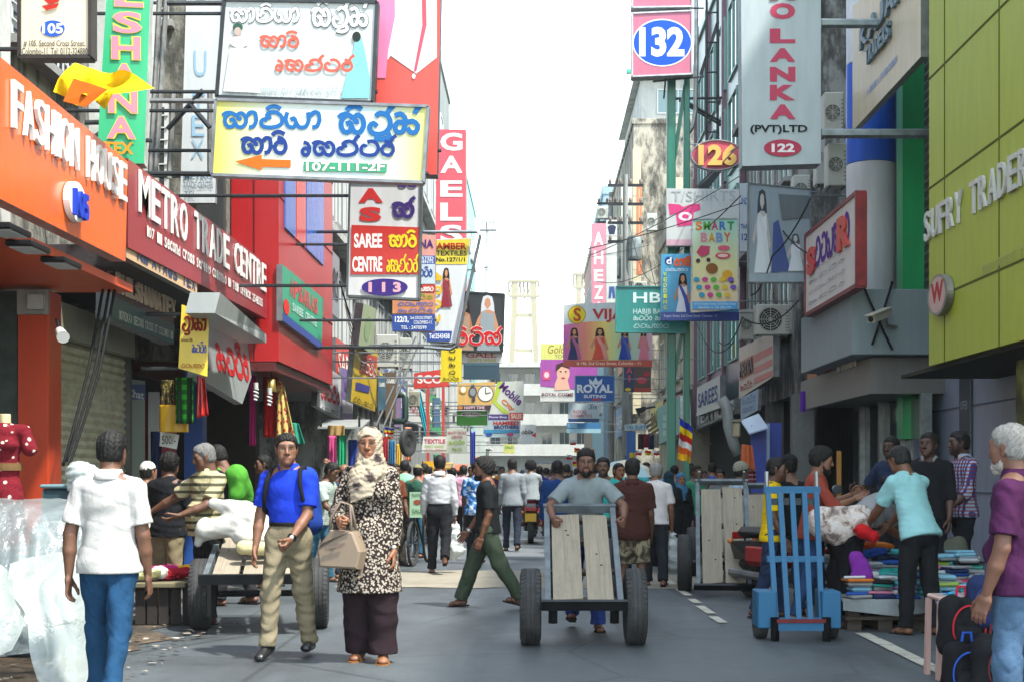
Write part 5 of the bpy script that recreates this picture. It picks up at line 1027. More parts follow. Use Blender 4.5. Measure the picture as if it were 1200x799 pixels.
s = Sign('shop_sign', 'yellow hanging shop sign with maroon Sinhala word beside the slanted grey fascia', front(15.6, 14), [(213, 357), (245, 369), (243, 441), (209, 431)], '#e3c21a', .10)
s.sin('lanka', 213, 366, 242, 392, '#8a2a1c', .12); s.sin('misc', 225, 400, 242, 416, '#3a50a8', .11); s.text('Samson Silk', 212, 396, 226, 400, '#7a5a28', .02); s.sin('misc2', 212, 424, 240, 432, '#b06a2a', .06); s.hold(-4.1)
# boards flat along the left row
s = Sign('shop_sign', 'white board with red raised Sinhala letters under the sloping soffit sign', left_wall(-3.7), [(375, 424), (400, 441), (398, 490), (371, 475)], '#cfd2d4', .10); s.sin('misc', 376, 446, 398, 470, '#c52c2a', .12); s.sin('misc2', 376, 474, 396, 482, '#4a4a50', .08)
s = Sign('shop_sign', 'purple and white poster board beside the white board of red letters', left_wall(-3.72), [(401, 430), (414, 436), (413, 493), (400, 489)], '#7a62a8', .06); s.rect(401, 468, 413, 484, '#cfd0d8'); s.sin('col4', 403, 444, 411, 460, '#2c2440', .1)
s = Sign('shop_sign', 'yellow tilted sign with red and blue patches of writing', left_wall(-3.68, 8), [(416, 404), (443, 412), (440, 482), (411, 470)], '#e3c018', .10); s.poly([(424, 413), (442, 418), (440, 442), (421, 436)], '#cf3024'); s.sin('misc', 424, 418, 440, 436, '#e8d0c0', .1); s.poly([(417, 447), (433, 452), (432, 460), (416, 456)], '#3a3f9a'); s.sin('misc2', 414, 462, 436, 472, '#30302a', .08)
s = Sign('shop_sign', 'pale green tilted light box above the yellow tilted sign', left_wall(-3.7, 10), [(426, 356), (441, 362), (437, 416), (420, 404)], '#b9c9a0', .14); s.ell(431, 385, 4, 16, '#9ab284')
s = Sign('shop_sign', 'small beige board with red Sinhala next to the yellow tilted sign', left_wall(-3.9), [(422, 448), (433, 453), (432, 476), (421, 470)], '#cdb98c', .06); s.sin('misc', 423, 458, 432, 466, '#c04a3a', .1)
s = Sign('shop_sign', 'curved red frame sign with white letters over a red gateway', front(36), [(485, 437), (520, 432), (527, 452), (485, 455)], '#d23a34', .2); s.text('SCO', 489, 439, 518, 449, '#eedede', .03); s.hold(-4.1)
t = s.root; mb = MB(); mb.box(xa(500, 36), xa(503, 36), 35.9, 36.1, 0, za(450, 36), mat('#c8453c', 'print')); mb.build('post', t); mb = MB(); mb.box(xa(518, 36), xa(521, 36), 35.9, 36.1, 0, za(450, 36), mat('#c8453c', 'print')); mb.build('post', t)

# ================================================================ hanging signs, right side
gp = mat('#177f66', 'print', rough=.35)
t = thing('sign_gantry', 'pair of tall dark green posts carrying the hanging street signs', 'post', (xa(795, 29), 29, 0), None)
for px, wd in ((786.5, .085), (804.5, .06)):
    x = xa(px, 29); mb = MB(); mb.box(x - wd, x + wd, 28.9, 29.15, 0, 12.6, gp, bev=.015); mb.build('post', t)
mb = MB()
for (x0_, y0_), (x1_, y1_) in (((788, 200), (803, 100)), ((788, 330), (803, 240)), ((788, 450), (803, 370))): mb.bar(P(x0_, y0_, 29), P(x1_, y1_, 29), .05, .08, gp)
mb.build('brace', t)
s = Sign('number_sign', 'pink square sign with blue oval 132 high on green posts', front(28.4), [(741, 16), (811, 13), (811, 87), (741, 90)], '#c96a86', .3, side='#c9ccd0', cat='sign', frame='#cfd2d4', fw=.03)
s.ell(776, 50.5, 35, 28, '#e6ecf0'); s.ell(776, 50.5, 33.5, 26.5, '#1a56c2'); s.text('132', 749, 32, 802, 67, '#eef2f2', .045); s.arms([(P(780, 92, 28.6), P(780, 92, 28.6) + Vector((0, .4, -.3))), (P(765, 96, 28.6), P(825, 90, 28.6))], .02)
s = Sign('number_sign', 'second pink sign cut by the top of the picture above the 132 sign', front(28.4), [(741, -60), (811, -60), (811, 8), (741, 9)], '#c96a86', .3, side='#c9ccd0', frame='#cfd2d4', fw=.03); s.ell(776, -28, 33.5, 26.5, '#b83a4a'); s.arms([(P(760, 10, 28.6), P(825, 10, 28.6))], .02)
t = thing('drain_pipe', 'bent grey steel pipe curving down past the 132 sign', 'pipe', (xa(815, 30), 30, 8)); mb = MB(); pts = [P(816, -20, 30), P(816, 60, 30), P(815, 130, 30), P(812, 148, 30), P(804, 160, 30), P(800, 165, 30)]; mb.tube(pts, .05, mat('#b9bcb8', 'metal'), 10); mb.build('pipe', t, smooth=True)
t = thing('bracket_frame', 'black steel bracket frame with ladder rungs above the red oval sign', 'bracket', (xa(830, 31), 31, 6)); km = mat('#2c3336', 'metal'); mb = MB()
for a_, b_ in (((828, -10), (828, 200)), ((841, -10), (841, 200)), ((788, 116), (846, 115)), ((796, 118), (845, 147)), ((800, 117), (845, 143))): mb.tube([P(*a_, 31), P(*b_, 31)], .03, km, 6)
for y in (15, 50, 85, 120, 155): mb.tube([P(828, y, 31), P(841, y, 31)], .02, km, 6)
mb.prism([P(820, 85, 31), P(842, 18, 31), P(843, 28, 31), P(822, 92, 31)], (0, .1, 0), km); mb.prism([P(815, 220, 31), P(836, 198, 31), P(848, 198, 31), P(830, 222, 31)], (0, .1, 0), km); mb.build('frame', t)
s = Sign('shop_sign', 'large grey white vertical LANKA (PVT) LTD sign with pink letters', front(20), [(868, -60), (962, -60), (962, 192), (870, 195)], '#b4c2c8', .35, side='#8fa0a8', rough=.3)
for t_, y0, y1 in (('O', 4, 23), ('L', 34, 51), ('A', 57, 73), ('N', 79, 96), ('K', 100, 118), ('A', 123, 140)): s.text(t_, 901, y0, 933, y1, '#c04a66', .05, out=('#e3e6ea', .025)) if False else s.text(t_, 902, y0, 932, y1, '#c04a66', .06)
for t_, y0, y1 in (('M', -16, 1), ('E', -38, -20)): s.text(t_, 902, y0, 932, y1, '#c04a66', .06)
s.text('(PVT)LTD', 879, 147, 946, 158, '#23282c', .03); s.ell(917, 174, 22, 10, '#b8405a'); s.text('122', 904, 169, 931, 179, '#f0ecee', .04); s.arms([(P(962, 28, 20.2), Vector((6.2, 20.2, za(28, 20.2)))), (P(962, 157, 20.2), Vector((6.2, 20.2, za(157, 20.2))))], .07, '#9aa7ac')
s = Sign('number_sign', 'red oval sign with yellow raised number 126', front(26), [(xx, yy) for xx, yy in [(840 + 30 * math.cos(2 * math.pi * i / 36), 182 + 17.5 * math.sin(2 * math.pi * i / 36)) for i in range(36)]], '#c24a62', .12, frame='#9fa4a6', fw=.02)
s.text('126', 818, 170, 863, 195, '#e3b868', .045, ext=.05); s.hold(5.0)
s = Sign('shop_sign', 'white T-SHIRTS sign with a printed pink t-shirt', front(28.6), [(781, 221), (869, 222), (869, 288), (781, 289)], '#c6ccca', .14); s.poly([(783, 239), (796, 240), (801, 243), (808, 240), (820, 239), (821, 246), (813, 249), (812, 264), (794, 266), (792, 250), (785, 253)], '#d0407c', 'printed_shirt', 'flat'); s.ell(803, 254, 8, 5, '#e6dce2'); s.ell(803, 254, 4, 2.6, '#d0407c')
s.text('T/SHIRTS', 787, 224, 862, 236, '#a9b0b0', .0); s.rect(781, 281, 869, 288, '#c8a0ae'); s.hold(5.05)
s = Sign('shop_sign', 'pastel SMART BABY sign with printed pram and toys', front(27), [(812, 257), (865, 256), (865, 362), (810, 366)], mat('#e8d8b0', 'grad', stops=((0, '#e8c8a8'), (.5, '#e0dc9a'), (1, '#9fd8c8')), rot=(0, rad(90), 0)), .12, frame='#c8cdd0', fw=.02)
for i, (c, cc) in enumerate(zip('SMART', ('#d8762a', '#5aa83c', '#d24a6a', '#3a78c0', '#3a9a58'))): s.text(c, 815 + i * 9.3, 260, 823 + i * 9.3, 270, cc, .03)
for i, (c, cc) in enumerate(zip('BABY', ('#e08a9a', '#e0a03a', '#7a9ad0', '#d86a4a'))): s.text(c, 821 + i * 9, 273, 829 + i * 9, 284, cc, .03)
s.poly([(821, 288), (832, 289), (831, 298), (822, 302), (816, 296)], '#c84a6a', 'printed_pram', 'flat'); s.ell(818, 306, 2.5, 2.5, '#5a3a40'); s.ell(830, 305, 2.5, 2.5, '#5a3a40'); s.ell(848, 291, 7, 3, '#d8607a'); s.ell(847, 300, 9, 3.6, '#d8486a'); s.ell(847, 300, 6, 2, '#e8d0b8'); s.ell(834, 315, 7, 6, '#8a5a2a'); s.ell(852, 323, 6, 6, '#e0a82c'); s.ell(857, 330, 2.4, 2.4, '#4a3a3a')
for i in range(14): s.ell(816 + (i % 5) * 10 + (i // 5) * 3, 328 + (i // 5) * 9, 3.6, 2.8, ('#3a9ab8', '#c84a8a', '#5ab04a', '#e0c040', '#7a5ab8')[i % 5])
s.rect(811, 354, 864, 363, '#3aa0d8'); s.text('133 A, Keyzer Street, 2nd Cross Street', 813, 355.5, 862, 358.5, '#eef4f8', .0); s.text('Colombo 11. Tel: 2422 123', 818, 359.5, 856, 362, '#eef4f8', .0); s.hold(5.05)
s = Sign('shop_sign', 'sky blue saree sign with a woman in white and blue half behind SMART BABY', front(28), [(775, 298), (866, 297), (866, 376), (774, 376)], '#3f9cc4', .12); s.ell(784, 306, 5, 5, '#22408a'); s.text('d', 781, 302, 787, 310, '#e6ecf2', .03); s.sin('rasi', 790, 301, 822, 314, '#cf5a2a', .12); s.woman(788, 320, 812, 370, '#d6dce2', scarf='#23389a'); s.sin('misc2', 780, 314, 806, 319, '#d8e4ea', .07)
for i, c in enumerate('WEDDING'): s.text(c, 777.5, 319 + i * 6.5, 781.5, 324 + i * 6.5, '#d8e23a', .02)
s.rect(774, 366, 866, 376, '#27459c'); s.text('Keyzer Street, 2nd Cross Street, Colombo - 11', 778, 369, 840, 373, '#dfe6f0', .0); s.hold(5.05)
s = Sign('bank_sign', 'teal HABIB BANK board fixed across the green posts', front(28.7), [(722, 336), (803, 336), (803, 390), (722, 389)], '#12857f', .12, frame='#3f9a94', fw=.02)
s.text('HBL', 742, 343, 788, 355, '#cfe6e2', .02); s.text('HABIB BANK', 742, 362, 786, 368, '#b8d8d4', .01); s.sin('misc misc', 742, 369, 790, 377, '#b8d8d4', .07); s.sin('misc2', 742, 378, 784, 386, '#b8d8d4', .05); s.arms([(P(740, 363, 28.8), P(786, 363, 28.95)), (P(803, 340, 28.8), P(803, 340, 28.95))], .02)
s = Sign('shop_sign', 'VIJAY saree billboard with four women on a rainbow print', front(42), [(660, 357), (764, 353), (764, 430), (660, 429)], '#cfd8d8', .14, cat='billboard')
s.poly([(660, 381), (690, 377), (724, 376), (764, 379), (764, 423), (660, 423)], mat('#e0a0c0', 'grad', stops=((0, '#c044a8'), (.25, '#e07a5a'), (.45, '#e8c85a'), (.7, '#8fd0a8'), (1, '#d8a0b8')))); s.ell(676, 369, 10.5, 10.5, '#b08a20'); s.ell(676, 369, 9.5, 9.5, '#e4cf2c'); s.text('S', 672, 361, 681, 377, '#c24a1c', .03); s.text('VIJAY', 694, 362, 745, 378, '#bf3a34', .03)
s.woman(662, 384, 684, 421, '#2c3560', scarf='#b03a78'); s.woman(690, 384, 716, 421, '#d2503c', scarf='#d88a7a'); s.woman(722, 384, 742, 421, '#22409a'); s.woman(746, 384, 762, 421, '#d8788a'); s.rect(660, 422, 764, 429.5, '#c23c1c'); s.text('# 146, 2nd Cross Street, Colombo - 11.', 676, 423.5, 752, 428, '#f0d8b8', .01); s.hold(4.9)
s = Sign('shop_sign', 'Golden Touch cosmetics board with a smiling face on purple', front(54), [(633, 402), (700, 402), (700, 470), (633, 470)], '#d6d8d4', .14, cat='billboard')
s.poly([(633, 403), (700, 403), (700, 421), (633, 421)], '#dfe07a'); s.text('Golden', 642, 404.5, 672, 414, '#8a6a24', .0, shear=.25); s.text('TOUCH', 650, 415.5, 672, 419.5, '#6a6a4a', .0); s.poly([(633, 421), (700, 421), (700, 458), (633, 452)], '#a84aa8'); s.ell(660, 437, 7.5, 10.5, '#e0b09a', 'printed_face'); s.poly([(650, 450), (654, 440), (659, 447), (664, 440), (668, 456), (650, 457)], '#e0b09a', 'printed_figure', 'flat'); s.poly([(651, 436), (652, 427), (660, 424), (668, 427), (667, 432), (658, 429)], '#4a2a2a', 'printed_figure', 'flat')
s.ell(657, 435, 1.2, .8, '#2a1a1a', 'printed_face'); s.ell(663, 435, 1.2, .8, '#2a1a1a', 'printed_face'); s.ell(660, 442.5, 2.4, .9, '#b84a50', 'printed_face'); s.rect(636, 434, 645, 445, '#d84a78'); s.ell(640.5, 439, 3, 3.5, '#eac8d4'); s.text('ROYAL COSME', 635, 460, 672, 464, '#6a2a3a', .02); s.hold(4.9)
s = Sign('shop_sign', 'blue ROYAL SUITING sign with a white crown', front(47), [(674, 440), (720, 440), (720, 470), (674, 470)], '#1a62b8', .14, frame='#8fb8d8', fw=.03)
s.poly([(691, 450), (690, 443), (695, 447), (698, 441), (701, 447), (706, 443), (705, 450)], '#e6eef4', 'crown', 'flat'); s.text('ROYAL', 676, 450, 718, 460, '#eef2f4', .045); s.text('SUITING', 684, 462, 710, 466, '#eef2f4', .03); s.rect(694, 466.5, 704, 469, '#d04a5a'); s.hold(4.9)
s = Sign('shop_sign', 'pale ROYAL COSMETICS sign under the blue ROYAL SUITING sign', front(58), [(666, 472), (703, 472), (702, 494), (666, 494)], '#b9c9d0', .12); s.text('ROYAL', 672, 480, 688, 484, '#b05a6a', .02); s.text('COSMETICS', 669, 485, 694, 488.5, '#b05a6a', .02); s.text('Sis', 690, 473, 700, 479, '#3a4a6a', .0, shear=.3); s.rect(666, 490, 702, 494, '#2a4a80'); s.hold(4.6)
s = Sign('shop_sign', 'deep blue board with pale lower stripe below ROYAL COSMETICS', front(60), [(664, 495), (704, 495), (704, 507), (664, 507)], '#3a78a8', .12); s.rect(664, 502, 704, 507, '#9cc4d4'); s.rect(665, 496, 676, 501, '#7ab0d0'); s.hold(4.6)
s = Sign('shop_sign', 'dark AI sign with printed red flowers and an oval badge', front(50), [(731, 428), (763, 428), (763, 459), (731, 459)], '#5a4238', .12); s.rect(731, 428, 743, 459, '#22305a'); s.text('A', 734, 430, 741, 437, '#d84a5a', .03); s.text('I', 736.5, 439, 738.5, 447, '#d84a5a', .04); s.ell(752, 445, 6, 4, '#c8505a'); s.ell(758, 438, 4, 3, '#b8404a'); s.rect(743, 454, 763, 459, '#b03a2a'); s.ell(736, 456, 3.5, 2, '#d8c02a'); s.hold(4.9)
s = Sign('shop_sign', 'turquoise white ROYAL SURTEX sign on a blue stand', front(44), [(732, 497), (760, 496), (760, 503), (732, 504)], '#cfdfe0', .1); s.text('YAL SURT', 733, 498, 757, 502.5, '#3a9ac0', .03); mb = MB(); mb.box(xa(734, 44), xa(745, 44), 44, 44.1, .1, za(505, 44), mat('#1f6ab8', 'print')); mb.build('stand', s.root)
s = Sign('shop_sign', 'faded white poster of a bride and blue gown hanging from the right row', front(24.5), [(877, 215), (950, 222), (949, 331), (877, 331)], '#8fa0a8', .10, frame='#7b868a', fw=.02)
s.woman(880, 222, 906, 320, '#d3dcde', hair='#39434a', skin='#b9b4ae'); s.poly([(906, 262), (912, 258), (916, 275), (926, 318), (904, 320)], '#27468a', 'printed_gown'); s.woman(920, 274, 944, 318, '#d8dfe2', hair='#4a5258', skin='#b9b4ae'); s.rect(877, 321, 949, 331, '#93a8b0'); s.poly([(912, 228), (948, 230), (948, 255), (916, 258)], '#5d676c'); s.hold(5.6)
s = Sign('shop_sign', 'narrow pale strip sign with blue lettering THAI 12 beside the faded poster', front(25.5), [(867, 215), (878, 215), (878, 295), (867, 295)], '#b3c0c8', .10); s.text('IND', 869, 232, 876, 240, '#4a6aa0', .02); s.text('THAI', 868, 263, 877, 269, '#3a5a90', .02); s.text('12', 869, 274, 876, 282, '#3a5a90', .03); s.hold(5.05)
s = Sign('shop_sign', 'tall pink and white AHEZA sign far along the right row', front(60), [(693, 262), (710, 262), (710, 385), (693, 385)], '#d88a9c', .2)
for t_, y0, y1 in (('A', 272, 288), ('H', 294, 310), ('E', 316, 330), ('Z', 335, 351), ('A', 354, 368)): s.text(t_, 696, y0, 707, y1, '#f0e4e6', .03)
s.hold(4.3)
s = Sign('shop_sign', 'white vertical sign with printed navy t-shirt and jeans', front(60.3), [(710.5, 258), (723, 258), (723, 385), (710.5, 385)], '#cfd4cc', .2); s.poly([(712, 266), (715, 264), (719, 264), (722, 266), (720, 275), (714, 275)], '#2a3550', 'printed_shirt', 'flat'); s.poly([(714, 336), (720, 336), (721, 350), (718, 350), (717, 341), (716, 350), (713, 350)], '#3a5a90', 'printed_jeans', 'flat'); s.hold(4.3)
s = Sign('shop_sign', 'white vertical sign shaped like a cross on the far right row', front(58.5), [(728, 216), (741, 216), (741, 330), (728, 330)], '#cfd2c0', .25); s.rect(733, 220, 735.5, 326, '#aab09a'); s.hold(4.3)
s = Sign('shop_sign', 'slim orange vertical neon sign before the stained blank wall', front(58), [(746, 218), (752, 218), (752, 322), (746, 322)], '#d07a4a', .2); s.rect(748.5, 222, 749.5, 318, '#e8b08a'); s.hold(4.3)
# boards flat along the right row
s = Sign('bank_sign', 'teal bank sign facing the street beside the buddhist flag', right_wall(4.3), [(770, 478), (797, 463), (798, 507), (771, 521)], '#2f9a94', .3, side='#d0d6d6')
for k in range(3): s.rect(777, 486 + k * 9, 781, 492 + k * 9, '#8fc8c2')
s = Sign('shop_sign', 'white and red sign of worn stripes and orange letters on the right row', right_wall(4.6), [(866, 467), (906, 441), (906, 388), (866, 408)], '#cfc4b8', .12)
s.poly([(884, 416), (905, 405), (905, 414), (884, 425)], '#cf5a54'); s.poly([(884, 431), (905, 420), (905, 428), (884, 438)], '#cf5a54'); s.poly([(884, 443), (905, 433), (905, 440), (884, 450)], '#cf5a54'); s.poly([(867, 424), (883, 415), (883, 437), (867, 446)], '#b85a3a'); letters_r(s, 'METRA', 868, 883, lambda x: 426 - (x - 868) * .55, lambda x: 443 - (x - 868) * .55, '#3a2a26', .02, .03); s.sin('misc', 868, 450, 882, 460, '#b04a3a', .1)
s = Sign('shop_sign', 'light blue notice panel above the blue kiosk', right_wall(4.45), [(868, 492), (888, 480), (889, 455), (868, 466)], '#7fa6cc', .06); s.sin('misc', 870, 466, 886, 476, '#4a72a8', .06); s.sin('misc2', 870, 477, 886, 485, '#4a72a8', .06)
t = thing('awning', 'pale blue tilted awning panel over the blue kiosk', 'awning', (4.5, 27, 2.4)); mb = MB(); mb.prism([P(868, 492, 27.6), P(889, 484, 27.6), P(900, 500, 26), P(878, 507, 26)], (0, 0, -.03), mat('#a9bcd4', 'print')); mb.build('panel', t)
t = thing('kiosk', 'bright blue metal kiosk door standing open behind the yellow shirt', 'kiosk', (xa(893, 26.5), 26.5, 0)); mb = MB(); mb.box(xa(880, 26.6), xa(898, 26.6), 26.6, 26.65, 0, za(498, 26.6), mat('#1a3fb0', 'print')); mb.build('door', t); mb = MB(); mb.box(xa(900, 27), xa(916, 27), 27, 27.05, 0, za(495, 27), mat('#1a3ca8', 'print')); mb.build('door', t); mb = MB(); mb.box(xa(898, 26.7), xa(901, 26.7), 26.6, 26.75, 0, za(496, 26.7), mat('#8fb0d8', 'print')); mb.build('frame', t)
s = Sign('shop_sign', 'white leaning banner with red script beside the worn striped sign', right_wall(4.55, -12), [(849, 470), (860, 462), (866, 420), (858, 424)], '#d6d8d4', .05); s.sin('col4', 853, 440, 861, 456, '#c8404a', .1)
s = Sign('shop_sign', 'orange narrow board hanging in the right shop doorway', right_wall(5.0), [(946, 478), (957, 474), (957, 432), (946, 432)], '#b0622c', .04); s.sin('misc', 948, 446, 956, 452, '#d8a878', .06)
# ================================================================ people
def lift(p, z): p['root'].location.z = z; return p
C0 = {}
who = {}
who['white'] = person('man in white shirt and blue jeans walking away beside the plastic covered goods', 128, 8.2, 500, head=176, legs=((10, 6), (-14, 12, -10)), arms=((-6, 13, 8), (2, 9, 12)), shirt=('#b4b3b0', 'cloth', {}), hem=.045, fit=.016, pants=('#174062', 'denim', {}), ptype='jeans', shoes='shoe', vx=.0075, skin='#6e4a35', extra={'collar': '#b4b3b0'}, group='people walking away up the street', look=(2, 4))
who['blue'] = person('man in bright royal blue shirt and khaki trousers walking towards the camera', 338, 10.5, 507, head=-10, look=(22, 0), legs=((-7, 8, -4), (15, 8, 14)), arms=(('t', (.062, -.14, .535), (.5, .7, -.6)), (5, 11, 12)), grip=(1, 0), skin='#7c543c', shirt=('#1436b8', 'cloth', {}), hem=-.055, fit=.014, pants=('#7f7660', 'cloth', {}), shoes='shoe', shoec='#15171a', vx=.0085, extra={'collar': '#1436b8'}, belt='#17120f', group='people walking towards the camera')
who['woman'] = person('woman in flowered headscarf and black and cream tunic walking towards the camera', 434, 10.25, 497, head=-4, legs=((5, 4, 0, 1), (-3, 6, 0, 1)), arms=((4, 8, 10), ('t', (-.100, -.16, .60), (-.5, .6, -.7))), skin='#8a5c40', shirt=('#241a18', 'floral', dict(c2='#a0968a', scale=54, th=.68)), sleeve='long', hem=.235, fit=.018, fem=True, hair=('hijab', '#cfc6b8', mat('#a39784', 'batik', scale=8)), pants=('#23161c', 'cloth', {}), ptype='long', pfit=.038, shoes='sandal', shoec='#8a5a30', vx=.0085, build=.92, group='people walking towards the camera', grip=(0, 1))
who['cart'] = person('bearded man in grey t-shirt pushing the wooden hand cart', 686, 12.35, 524, head=0, H=1.62, lean=9, look=(0, 2), legs=((14, 12), (-16, 14, -12)), arms=(('t', (.19, -.245, .605), (.9, .3, -.5)), ('t', (-.175, -.245, .605), (-.9, .3, -.5))), skin='#6b4634', shirt=('#7d888c', 'cloth', {}), hem=.06, fit=.016, pants=('#24408a', 'cloth', {}), vx=.009, beard='#120d0b', hair='short', group='people walking towards the camera', grip=(1, 1))
who['green'] = person('bearded man in black t-shirt and olive trousers striding across the street', 571, 14.4, 529, head=-92, legs=((-22, 10, -14), (24, 5, 6)), arms=((-4, 6, 22), (16, 4, 22)), skin='#6e452e', shirt=('#14191c', 'cloth', {}), hem=.03, pants=('#3d4a3a', 'cloth', {}), pfit=.01, vx=.009, beard='#0f0c0b', hair='thick', group='people crossing the street', build=1.02)
who['wback'] = person('man in long sleeved white shirt and black trousers walking away with a shopping bag', 515, 19.4, 531, head=178, legs=((6, 3), (-12, 42, -40)), arms=((6, 12, 14), (2, 9, 10)), shirt=('#b9bcc2', 'cloth', {}), sleeve='long', hem=-.05, pants=('#16191f', 'cloth', {}), skin='#7c543c', vx=.011, extra={'collar': '#b9bcc2'}, group='people walking away up the street', grip=(0, 1))
who['purple'] = person('white bearded old man in purple shirt and faded jeans at the right edge', 1192, 6.9, 492, head=-128, look=(-8, 4), legs=((2, 4), (-2, 6)), arms=((2, 9, 16), (8, 6, 20)), shirt=('#3c123a', 'cloth', {}), hem=.055, fit=.02, pants=('#47627e', 'denim', {}), skin='#6b4634', hair='short', hairc='#8a8884', beard='#a5a29c', vx=.007, extra={'collar': '#3c123a'}, belly=.06, group='people at the right stalls', shoes='shoe')
who['lblue'] = person('man in pale turquoise shirt bending over the right clothing stall', 1077, 12.0, 537, head=-152, H=1.66, lean=20, look=(0, 14), legs=((6, 6), (-4, 4)), arms=(('t', (.06, -.31, .56)), ('t', (-.07, -.31, .54))), shirt=('#8fc4c8', 'cloth', {}), hem=.045, fit=.02, pants=('#14171b', 'cloth', {}), skin='#6e4a35', hairc='#1d1d1e', vx=.0095, group='people at the right stalls')
who['bent'] = person('woman in black skirt bent low over the right stall with a bundle on her back', 992, 12.6, 572, head=112, H=1.58, lean=52, look=(0, 10), legs=((3, 3), (-3, 3)), arms=(('t', (.07, -.46, .46)), ('t', (-.07, -.42, .44))), shirt=('#8f9294', 'cloth', {}), hem=.03, fem=True, pants=('#101217', 'cloth', {}), ptype='skirt.02', skin='#7a5238', hair='bun', vx=.011, group='people at the right stalls')
who['black'] = lift(person('young man in black shirt standing behind the right stall looking down the street', 1089, 13.3, 500, head=-25, H=1.62, look=(-15, -4), arms=((10, 9, 18), ('t', (-.03, -.20, .56))), sleeve='half', shirt=('#14161a', 'cloth', {}), hem=.05, pants=('#191c22', 'cloth', {}), skin='#4a2f22', vx=.010, extra={'collar': '#8f969c'}, group='people at the right stalls', shoes='shoe'), .15)
who['check'] = lift(person('young man in red and blue checked shirt leaning by the olive pillar', 1128, 13.8, 498, head=-80, H=1.65, look=(-5, 0), arms=((12, 6, 40), (6, 8, 20)), shirt=('#9aa6b8', 'plaid', dict(c2='#26407a', c3='#7a2434', scale=9)), sleeve='half', hem=.05, pants=('#171a20', 'cloth', {}), skin='#4e3224', vx=.010, stub=.6, group='people at the right stalls', shoes='shoe', extra={'collar': '#9aa4b8'}), .15)
who['navy'] = lift(person('man in navy t-shirt with one arm out in the glass shop doorway', 1046, 14.6, 508, head=-40, H=1.62, arms=((4, 8, 12), ('t', (-.20, -.12, .66))), shirt=('#1f2e48', 'cloth', {}), hem=.05, pants=('#1c1f26', 'cloth', {}), skin='#43291e', vx=.011, stub=.7, group='people at the right stalls'), .15)
who['rust'] = person('curly haired man in rust red shirt behind the blue trolley', 953, 12.9, 521, head=84, lean=4, look=(0, 6), arms=(('t', (.10, -.22, .72)), ('t', (-.06, -.22, .70))), shirt=('#8a3d30', 'cloth', {}), hem=.06, sleeve='half', pants=('#27446e', 'denim', {}), ptype='jeans', skin='#7c543c', hair='thick', beard='#1a1210', vx=.010, group='people behind the blue trolley')
who['cap'] = person('man in dark cap and black t-shirt seen from behind the blue trolley', 925, 13.7, 530, head=168, arms=((6, 8, 30), (20, 10, 60)), shirt=('#12161a', 'cloth', {}), hem=.05, pants=('#2c4a70', 'denim', {}), ptype='jeans', skin='#6e4a35', hair=('cap', '#15191c'), vx=.011, group='people behind the blue trolley')
who['yellow'] = person('young man in bright yellow t-shirt beside the blue trolley', 906, 13.4, 533, head=76, arms=((4, 5, 14), (6, 6, 20)), shirt=('#d9b80a', 'cloth', {}), hem=.06, pants=('#22304c', 'denim', {}), ptype='jeans', skin='#553526', vx=.010, group='people behind the blue trolley', build=.92)
who['brown'] = person('man in dark brown shirt and camouflage shorts seen from behind next to the cart pusher', 741, 14.3, 534, head=176, legs=((6, 5), (-6, 10, -8)), arms=((4, 7, 16), (6, 7, 26)), shirt=('#40221d', 'cloth', {}), hem=.08, fit=.022, pants=('#5b5446', 'camo', dict(c2='#8a8068')), ptype='short', skin='#64422e', vx=.010, extra={'collar': '#40221d'}, group='people walking away up the street', build=1.04)
who['wtee'] = person('grey haired man in white shirt walking away with a clear plastic bag', 768, 17.2, 546, head=172, H=1.52, lean=4, legs=((8, 5), (-8, 12, -8)), arms=((4, 8, 10), (4, 9, 12)), shirt=('#cfcaca', 'cloth', {}), hem=.04, pants=('#23262c', 'cloth', {}), skin='#7c543c', hairc='#8d8c8a', vx=.012, group='people walking away up the street', grip=(0, 1))
who['face'] = person('woman with centre parted dark hair under the pale umbrella', 724, 19.2, 540, head=24, fem=True, hair='bob', arms=((10, 8, 20), (40, 8, 70)), shirt=('#7a2a34', 'cloth', {}), hem=.10, pants=('#2a2630', 'cloth', {}), skin='#8a5c40', vx=.013, group='people walking towards the camera')
who['sung'] = person('man in teal t-shirt half hidden behind the cart pusher', 707, 16.6, 533, head=-6, shirt=('#2a9a94', 'cloth', {}), hem=.05, pants=('#20242c', 'cloth', {}), skin='#64422e', stub=.7, vx=.013, group='people walking towards the camera')
who['blback'] = person('man in dark blue long sleeved shirt walking away left of the cart pusher', 653, 18.6, 537, head=178, legs=((8, 5), (-8, 10, -6)), sleeve='long', shirt=('#143a72', 'cloth', {}), hem=.06, pants=('#1c2230', 'cloth', {}), skin='#64422e', vx=.012, group='people walking away up the street')
who['raglan'] = person('man in grey raglan shirt with charcoal sleeves carrying a blue carrier bag', 600, 25.0, 535, head=176, legs=((6, 6), (-12, 18, -14)), arms=((4, 10, 10), (2, 10, 16)), sleeve='long', shirt=('#838b90', 'cloth', {}), hem=.05, pants=('#1f2836', 'denim', {}), ptype='jeans', skin='#64422e', vx=.014, group='people walking away up the street')
who['pink'] = person('man in pale pink shirt walking away among the crowd', 543, 27.0, 548, head=180, H=1.56, legs=((8, 5), (-8, 10, -6)), shirt=('#c89ab0', 'cloth', {}), hem=.05, pants=('#1c1f28', 'cloth', {}), skin='#64422e', vx=.015, group='people walking away up the street')
who['tie'] = person('man in blue and white tie dye shirt behind the bearded walking man', 558, 21.5, 543, head=172, H=1.58, legs=((10, 6), (-10, 14, -10)), shirt=('#2f6fb0', 'tiedye', dict(c2='#c3d3e0', scale=7)), hem=.06, pants=('#20242c', 'cloth', {}), skin='#64422e', vx=.013, group='people walking away up the street')
